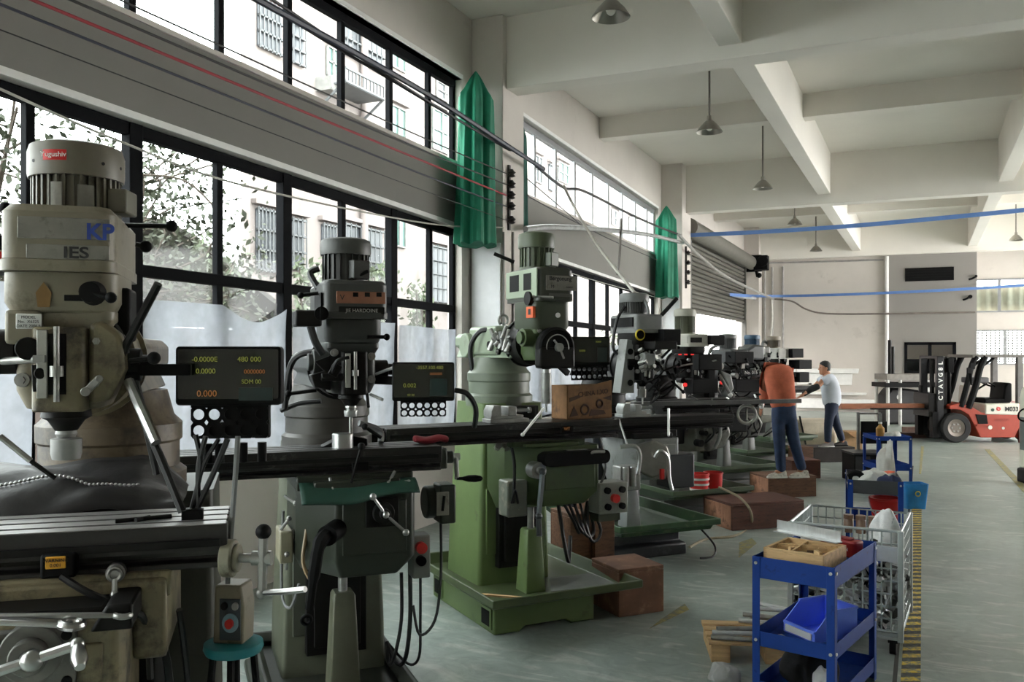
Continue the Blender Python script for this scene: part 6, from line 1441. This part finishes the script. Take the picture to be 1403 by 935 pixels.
# ---------------- man in white
Z2 = 15.9; k2_ = Z2/FPX; o2 = P(1139,613,Z2); base2 = .27
p2 = empty('person', (o2.x,o2.y,0), TH, 'man in a white t-shirt leaning over the farthest milling machine with arms stretched out', 'person')
def q2(px, py, y=0.0): return V((px-1139)*k2_, y, CAMH-(py-HOR)*k2_)
J = dict(pel=(q2(1139,555),(.08,.07)), sp=(q2(1139,538),(.10,.08)), ch=(q2(1137,522),(.14,.10)), nk=(q2(1133,511),.055), hd0=(q2(1130,507),.075), hd1=(q2(1129,502),.085),
    hl=(q2(1136,562,-.06),.06), kl=(q2(1132,582,-.1),.062), al=(q2(1132,606,-.08),.042), fl=(q2(1127,610,-.08),.036),
    hr=(q2(1142,562,.06),.06), kr=(q2(1148,582,.06),.062), ar=(q2(1157,606,.08),.042), fr=(q2(1152,610,.08),.036),
    sl=(q2(1128,518,-.12),.06), el=(q2(1116,529,-.18),.045), wl=(q2(1103,536,-.16),.032), pl=(q2(1100,538,-.16),.028),
    sr=(q2(1133,518,.15),.06), er=(q2(1120,532,.2),.045), wr=(q2(1106,541,.16),.032), pr=(q2(1102,543,.14),.028))
E = chain('pel','sp','ch','nk','hd0','hd1')+chain('pel','hl','kl','al','fl')+chain('pel','hr','kr','ar','fr')+chain('ch','sl','el','wl','pl')+chain('ch','sr','er','wr','pr')
fingers(J, E, 'pl', q2(1096,540,-.16), (-1,0,-.4), (0,1,0), pre='l'); fingers(J, E, 'pr', q2(1098,545,.14), (-1,0,-.4), (0,1,0), pre='r')
bd2_ = skinned('body', J, E, skinM, p2)
# head shaped over the skull, turned towards the machine
h = q2(1129.5,504.5)
hm_ = MB(); rings = []
for zz_, rx, ry, ox in ((-.125,.03,.03,-.03),(-.115,.055,.05,-.025),(-.085,.075,.062,-.015),(-.05,.084,.07,-.008),(0,.092,.076,0),(.05,.094,.076,.004),(.09,.078,.064,.008),(.115,.045,.04,.01),(.122,.01,.01,.01)):
    rings.append([h+V(ox+rx*math.cos(a),ry*math.sin(a),zz_) for a in [2*PI*i/20 for i in range(20)]])
hm_.loft(rings).loft([[h+V(-.085,-.012,.02),h+V(-.085,.012,.02),h+V(-.09,0,.0)],[h+V(-.10,-.018,-.03),h+V(-.10,.018,-.03),h+V(-.118,0,-.028)],[h+V(-.08,-.012,-.042),h+V(-.08,.012,-.042),h+V(-.085,0,-.045)]])
for s in (-1,1): hm_.ball(h+V(.012,s*.078,-.005), .028, 10, (.7,.35,1.1))
hd = hm_.build('head', skinM, p2)
for s in (-1,1): MB().ball(h+V(-.078,s*.032,.012), .011, 8, (.6,1.2,.7)).build('eye', blackM, hd)
MB().box(h.x-.086,h.x-.07,h.y-.026,h.y+.026,h.z-.075,h.z-.066).build('mouth', mat('lips',(150,92,84),.6), hd)
hr_ = MB(); rings = []
for zz_, rx, ry, ox in ((-.05,.05,.075,.05),(0,.075,.086,.035),(.05,.098,.088,.015),(.095,.09,.076,.012),(.125,.055,.05,.012),(.136,.01,.01,.012)):
    rings.append([h+V(ox+rx*math.cos(a),ry*math.sin(a),zz_) for a in [2*PI*i/20 for i in range(20)]])
hr_.loft(rings).build('hair', hairM, p2)
G = dict(w0=(q2(1139.5,560),(.16,.13)), w=(q2(1139.5,548),(.185,.15)), a=(q2(1139,537),(.185,.15)), b=(q2(1138,525),(.195,.16)), c=(q2(1135,514),(.11,.11)),
    sl=(q2(1129,519,-.13),.10), el=(q2(1121,525,-.16),.085), sr=(q2(1134,518,.15),.085), er=(q2(1125,525,.19),.07))
skinned('tshirt', G, chain('w0','w','a','b','c')+chain('b','sl','el')+chain('b','sr','er'), whiteT, p2)
T = dict(w0=(q2(1139.5,540),(.12,.1)), w=(q2(1139.5,550),(.14,.12)), p=(q2(1139,559),(.14,.12)), hl=(q2(1135,566,-.08),.098), kl=(q2(1132,583,-.1),.078), al=(q2(1132,607,-.08),.062), hr=(q2(1143,566,.07),.098), kr=(q2(1148,583,.06),.078), ar=(q2(1157,606,.08),.062))
skinned('trousers', T, chain('w0','w','p','hl','kl','al')+chain('p','hr','kr','ar'), jeanD, p2)
for s, y in (('l',-.18),('r',.18)):
    S = dict(a=(J['e'+s][0]+V(.03,0,.02),.06), a2=(J['e'+s][0]+V(-.03,0,-.015),.066), b=((J['e'+s][0]+J['w'+s][0])/2,.06), c=(J['w'+s][0]+V(-.04,0,-.02),.045)); skinned('sleeve', S, chain('a','a2','b','c'), sleeveM, p2)
MB().tube([h+V(-.05,-.09,.03),h+V(-.085,-.03,.012),h+V(-.085,.03,.012)],.006).build('mask_strap', whiteM, hd) if False else None
shoeD = mat('dark_shoe',(52,50,52),.6); shoeG = mat('grey_shoe',(110,106,104),.6)
shoe(p2, V(q2(1140,0).x,-.08,base2), (-1,-.1,0), shoeG, soleW); shoe(p2, V(q2(1163,0).x,.08,base2), (-1,-.1,0), shoeD, blackM)
# ================================================================ curtains, lamps, wires, pipes
greenCl = mat('green_curtain_cloth', (14,112,84), .75, var=.12, scale=5, bump=.1)
greenD = mat('deep_green_cloth', (10,74,62), .75, var=.12)
def curtain(c, rw, zb, zt, label, seed=0, folds=7, top=.35, shoulder=.16, sy=.75, m=greenCl):
    rnd = random.Random(seed); ph = [rnd.uniform(0,6) for _ in range(4)]; n, k = 84, 26; mb = MB(); rings = []
    for j in range(k+1):
        t = j/k; z = zb+(zt-zb)*t
        w = rw*(1.0-.18*t) if t < 1-shoulder else rw*(.82*(1-top)*(1-(t-1+shoulder)/shoulder)**.8+.82*top*(1-(t-1+shoulder)/shoulder)+.04)
        ring = []
        for i in range(n):
            a = 2*PI*i/n; f = 1+(.13*math.sin(folds*a+ph[0]+.8*t)+.07*math.sin(2*folds*a+ph[1]-2*t)+.05*math.sin(3*a+ph[2]+3*t))*(1-.5*(t > .85))
            ring.append(V(c[0]+w*f*math.cos(a)*.55, c[1]+w*f*math.sin(a)*sy, z+.02*math.sin(folds*a+ph[3])*(1-t)))
        rings.append(ring)
    o = mb.loft(rings).build('curtain', m); return tag(o, label, 'curtain', 'tied green curtains')
c = atX(652,200,-4.72); curtain((c.x,c.y,0), .39, atX(652,336,-4.72).z, atX(652,98,-4.72).z, 'large green curtain bundled at the near side of the first wall column', 1, 7)
c = atX(716,200,-4.80); curtain((c.x-.05,c.y+.05,0), .15, atX(716,330,-4.8).z, atX(712,158,-4.8).z, 'narrow dark green curtain showing just past the first wall column', 2, 4, m=greenD)
c = atX(913,300,-4.70); curtain((c.x,c.y,0), .42, atX(913,408,-4.7).z, atX(911,281,-4.7).z, 'green curtain bundled beside the second wall column before the roller door', 3, 6)
# pendant lamps
shadeM = mat('lamp_shade_metal', (150,146,138), .3, metal=.75, var=.08); rodM = mat('lamp_rod', (110,106,100), .45, metal=.5)
bulbM = mat('lamp_bulb_white', (235,232,222), .3)
def lamp(px, py, zc, label):
    q = P(px, py, zc); zt_ = ZC
    for y0, y1, zz_ in ((9.95,10.3,5.3),(19.6,19.95,5.14),(30.72,31.05,5.13),(4.8,5.08,5.82),(14.9,15.2,5.82),(25.2,25.5,5.75)):
        if y0-.02 < q.y < y1+.02: zt_ = zz_
    e = empty('pendant_lamp', (q.x,q.y,q.z), 0, label, 'lamp', 'pendant lamps on rods')
    MB().lathe([(.175,-.09),(.172,-.085),(.13,-.02),(.07,.045),(.05,.06),(.046,.06),(.066,.04),(.125,-.023),(.168,-.088)], n=36, cap=False).build('shade', shadeM, e)
    MB().cyl((0,0,.05),(0,0,.13),.04,.03).build('socket', shadeM, e); MB().ball((0,0,-.01), .05, 14, (1,1,1.3)).build('bulb', bulbM, e)
    MB().cyl((0,0,.12),(0,0,zt_-q.z),.014,n=10).build('rod', rodM, e); MB().cyl((0,0,zt_-q.z-.03),(0,0,zt_-q.z),.05).build('ceiling_rose', rodM, e)
for a in ((837,10,7.9,'metal pendant lamp cut by the top of the picture'),(972,172,11.75,'metal pendant lamp hanging just past the first cross beam'),(1045,252,15.85,'metal pendant lamp hanging in front of the second cross beam'),
          (1089,303,20.6,'small dark pendant lamp crossed by the upper blue cable'),(1118,340,25.3,'pendant lamp lowest and farthest, in front of the white end wall'),(1392,325,23.2,'pendant lamp at the picture edge over the forklift')): lamp(*a)
# taut wires along the wall with insulators on the first column
def wire(pts, r, m, label, name='wire', group=None, k=8):
    o = MB().tube(pts, r, n=7, k=k).build(name, m); return tag(o, label, 'cable', group)
XL = -4.6
insM = mat('insulator_dark', (52,48,46), .4)
e = empty('insulator_rack', atX(697,270,-4.55), 0, 'rack of dark porcelain insulators on the first wall column', 'insulator'); 
rk = MB().box(-.02,.02,-.02,.02,-.42,.40).build('bracket', insM, e)
for py in (238,253,268,283,302):
    z = atX(697,py,-4.55).z-e.location.z; MB().lathe([(.02,-.05),(.05,-.035),(.03,-.015),(.055,.01),(.03,.03),(.02,.05)], (.04,0,z), n=16).build('insulator', insM, e)
redW = mat('red_wire',(150,30,44),.5); navyW = mat('navy_wire',(34,38,56),.5); whW = mat('white_wire',(196,194,186),.6)
def wallwire(p0, p1, r, m, label, sag=.04):
    a, b = atX(*p0, XL), atX(*p1, -4.5); d = b-a; a = a-d*.8
    wire([a, a+(b-a)*.5-V(0,0,sag*.3), b-(b-a)*.2-V(0,0,sag*.5), b], r, m, label)
wallwire((45,0),(694,268), .011, redW, 'dark red wire running along the spandrel wall', .0)
wallwire((0,3),(694,283), .009, navyW, 'navy wire running just below the red wire')
wallwire((103,0),(694,253), .009, cableM, 'black wire running just above the red wire on the spandrel wall')
wallwire((170,0),(694,238), .007, cableM, 'thin black wire crossing the foot of the upper windows')
wallwire((0,38),(694,302), .004, cableM, 'hair-thin wire lowest on the spandrel wall')
wire([atX(0,118,-4.9)+V(0,-2,.3), atX(40,140,-4.9), atX(180,200,-4.9), atX(300,245,-4.9), atX(460,283,-4.9), atX(600,308,-4.9), atX(690,312,-4.55)], .009, whW, 'slack white wire strung across the lower windows')
# heavy black cables from the top edge to the first column and on
def run(pxs, X, r, m, label):
    p = [atX(x,y,X) for x,y in pxs]
    if pxs[0][1] < 0: p = [p[0]+(p[0]-p[1])*4]+p
    wire(p, r, m, label)
run(((300,-30),(390,20),(500,80),(600,138),(700,203),(745,232)), -4.35, .028, mat('dark_blue_black_cable',(40,46,62),.45), 'thick blue-black cable sloping down across the upper windows to the column')
run(((330,-20),(420,40),(520,100),(620,160),(700,206)), -4.45, .014, cableM, 'thinner black cable under the thick cable before the column')
run(((310,-40),(380,4),(470,64),(560,122),(640,172),(698,206)), -4.4, .012, cableM, 'second thin black cable tied above the thick cable')
run(((735,228),(772,257),(800,262),(860,292),(900,310),(932,322)), -4.4, .02, cableM, 'black cable hanging along the second bay of upper windows')
run(((722,268),(780,300),(840,330),(900,356)), -4.55, .007, cableM, 'thin wire along the wall under the second bay of upper windows')
run(((722,245),(775,290),(800,312)), -4.5, .007, cableM, 'short thin wire in front of the second bay windows')
run(((720,314),(760,311),(830,315),(890,322),(936,333)), -4.42, .038, mat('silver_wrapped_pipe',(178,180,180),.35,metal=.4,var=.15), 'silver wrapped pipe running level below the second bay upper windows')
run(((722,352),(800,380),(900,408)), -4.9, .006, whW, 'thin white wire under the spandrel of the second bay')
# pale drop cable to the grey mill
wire([atX(772,254,-4.3), P(790,290,12.0), P(820,338,10.0), P(862,392,8.7), P(870,402,8.62)], .018, mat('pale_drop_cable',(176,172,164),.5), 'pale drop cable slanting down to the motor of the grey mill')
wire([atX(851,300,-4.4), P(849,350,14.5), P(846,376,14.0)], .02, mat('rod_brown',(84,78,72),.5), 'thin vertical drop rod between the two rows of second bay windows')
# cables past the second column, over the roller door and across the hall
wire([atX(930,322,-4.3), atX(960,352,-4.3), atX(1000,382,-4.3), atY(1060,410,30.2)], .035, mat('grey_bundle',(140,138,134),.5), 'grey cable bundle dropping diagonally across the roller door')
a0_ = atY(1060,410,30.2)
wire([a0_, atY(1085,413,30.2), atY(1105,424,30.3), atY(1135,430,30.4), atY(1220,430,30.5), atY(1336,428,30.7)], .03, mat('brown_grey_cable',(112,104,98),.6), 'sagging dark cable in front of the white end wall')
wire([P(1057,410,29.0), P(1058,440,29.1), P(1055,468,29.2)], .03, whW, 'white cable dropping down the end wall from the bundle')
blueC = mat('blue_strap_cable', (88,124,184), .5, var=.05)
def band(pts, w, m, label):
    pts = spline(pts, 8); mb = MB(); rings = []
    for i, p in enumerate(pts):
        rings.append([p+V(0,-.012,-w/2),p+V(0,.012,-w/2),p+V(0,.012,w/2),p+V(0,-.012,w/2)])
    tag(mb.loft(rings).build('cable', m), label, 'cable')
band([atY(932,323,20.1), atY(1060,317,20.2), atY(1200,307,20.3), atY(1403,288,20.4), atY(1500,277,20.4)], .09, blueC, 'upper flat blue cable stretched across the hall')
band([atX(1000,404,-4.4), atY(1050,406,30.3), atY(1150,404,30.4), atY(1290,398,30.4), atY(1403,391,30.5), atY(1480,386,30.5)], .085, blueC, 'lower flat blue cable stretched across the hall near the end wall')
wire([P(985,402,27), P(1010,406,27.5), P(1035,409,28)], .05, mat('silver_sleeve',(170,172,174),.4), 'silver sleeve where the lower blue cable meets the roller door', 'cable_sleeve')
wire([P(968,345,24), P(966,400,24), P(966,450,24)], .012, cableM, 'thin cable hanging in front of the roller door')
# brackets by the second column, conduits on the first column
e = empty('insulator_rack', atX(940,365,-4.5), 0, 'rack of dark insulators on the second wall column', 'insulator')
MB().box(-.02,.02,-.02,.02,-.5,.45).build('bracket', insM, e)
for i in range(4): MB().lathe([(.02,-.05),(.06,-.035),(.03,-.015),(.065,.01),(.03,.03),(.02,.05)], (.05,0,-.36+.22*i), n=16).build('insulator', insM, e)
for k, (px, y0, y1) in enumerate(((690,318,470),(703,318,470))):
    a, b = atX(px,y0,-4.545), atX(px,y1,-4.545); tag(MB().tube([a,b],.014,smooth=False).build('conduit', mat('conduit_col',(128,126,122),.6)), ('thin conduit down the first column, nearer the windows of the first bay','thin conduit down the first column, nearer the second bay')[k], 'pipe')
# fine wire over the yard
wire([atX(190,292,-11), atX(330,272,-11)], .012, cableM, 'thin wire over the yard outside the first windows')

# white boards under the curtains
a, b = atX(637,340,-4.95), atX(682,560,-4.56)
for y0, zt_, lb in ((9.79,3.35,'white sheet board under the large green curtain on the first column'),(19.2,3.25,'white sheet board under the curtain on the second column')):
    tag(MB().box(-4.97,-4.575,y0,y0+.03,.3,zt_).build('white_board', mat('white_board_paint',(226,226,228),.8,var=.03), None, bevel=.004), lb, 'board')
# small cameras and spots on the partition, pale curtains in the far windows
for k, (px, py, lb) in enumerate(((1329,407,'small black security camera on the grey partition below the upper blue cable'),(1337,379,'tiny black spot lamp at the corner of the grey partition'))):
    q = atY(px,py,YE-.12); e = empty('security_camera', q, 0, lb, 'camera'); MB().cyl((0,.03,0),(0,-.14,-.0),.06 if k == 0 else .04,n=14).build('camera_body', blackM, e); MB().tube([(0,.02,0),(-.1,.02,-.06),(-.2,.02,-.09)],.03).build('mount_arm', blackM, e)
pc = mat('pale_window_curtain', (206,198,180), .9, var=.05)
def pleat(u, v): return V(XP1+.1+u*(XR-XP1-.3), YF+.32+.06*math.sin(150*u), w0+.05+(w1-w0-.35)*v)
tag(MB().grid(pleat, 220, 2).build('curtain', pc, None, solid=.006), 'pale pleated curtain behind the upper far windows', 'curtain')
lt = MB()
for i in range(18): lt.box(XP1+.2, XR-.2, YF+1.0, YF+1.04, 1.6+.1*i, 1.64+.1*i)
for i in range(60): lt.box(XP1+.2+.145*i, XP1+.24+.145*i, YF+1.0, YF+1.04, 1.6, 3.4)
tag(lt.build('lattice_screen', mat('pale_lattice',(196,194,188),.8)), 'pale lattice screen outside the lower far windows', 'screen')
SKY, EXPO = 15.0, 0.12
# lettering curves become meshes
bpy.context.view_layer.update()
dg = bpy.context.evaluated_depsgraph_get()
for o in TEXTS:
    me = bpy.data.meshes.new_from_object(o.evaluated_get(dg), depsgraph=dg)
    n = bpy.data.objects.new(o.name, me); COL.objects.link(n); n.parent = o.parent
    n.location = o.location; n.rotation_euler = o.rotation_euler; n.scale = o.scale
    for k in o.keys():
        if k in ('label','category','group','kind'): n[k] = o[k]
    nm = o.name; bpy.data.objects.remove(o); n.name = nm
# ================================================================ camera, world, settings
cd = bpy.data.cameras.new('camera'); co = bpy.data.objects.new('camera', cd); COL.objects.link(co)
cd.sensor_width = 36; cd.lens = FPX/1403*36; cd.shift_y = (HOR-467.5)/1403; cd.clip_end = 300
co.location = (0,0,CAMH); co.rotation_euler = (PI/2, 0, TH)
SC.camera = co
w = bpy.data.worlds.new('overcast_sky'); SC.world = w; w.use_nodes = True
bg = w.node_tree.nodes['Background']; bg.inputs[0].default_value = (1.0,.985,.965,1); bg.inputs[1].default_value = SKY
SC.view_settings.view_transform = 'Standard'; SC.view_settings.look = 'None'; SC.view_settings.gamma = 1; SC.view_settings.use_curve_mapping = False
SC.view_settings.exposure = EXPO
SC.cycles.max_bounces = 10; SC.cycles.diffuse_bounces = 6; SC.cycles.transparent_max_bounces = 12
SC.cycles.use_denoising = True; SC.cycles.sample_clamp_indirect = 8
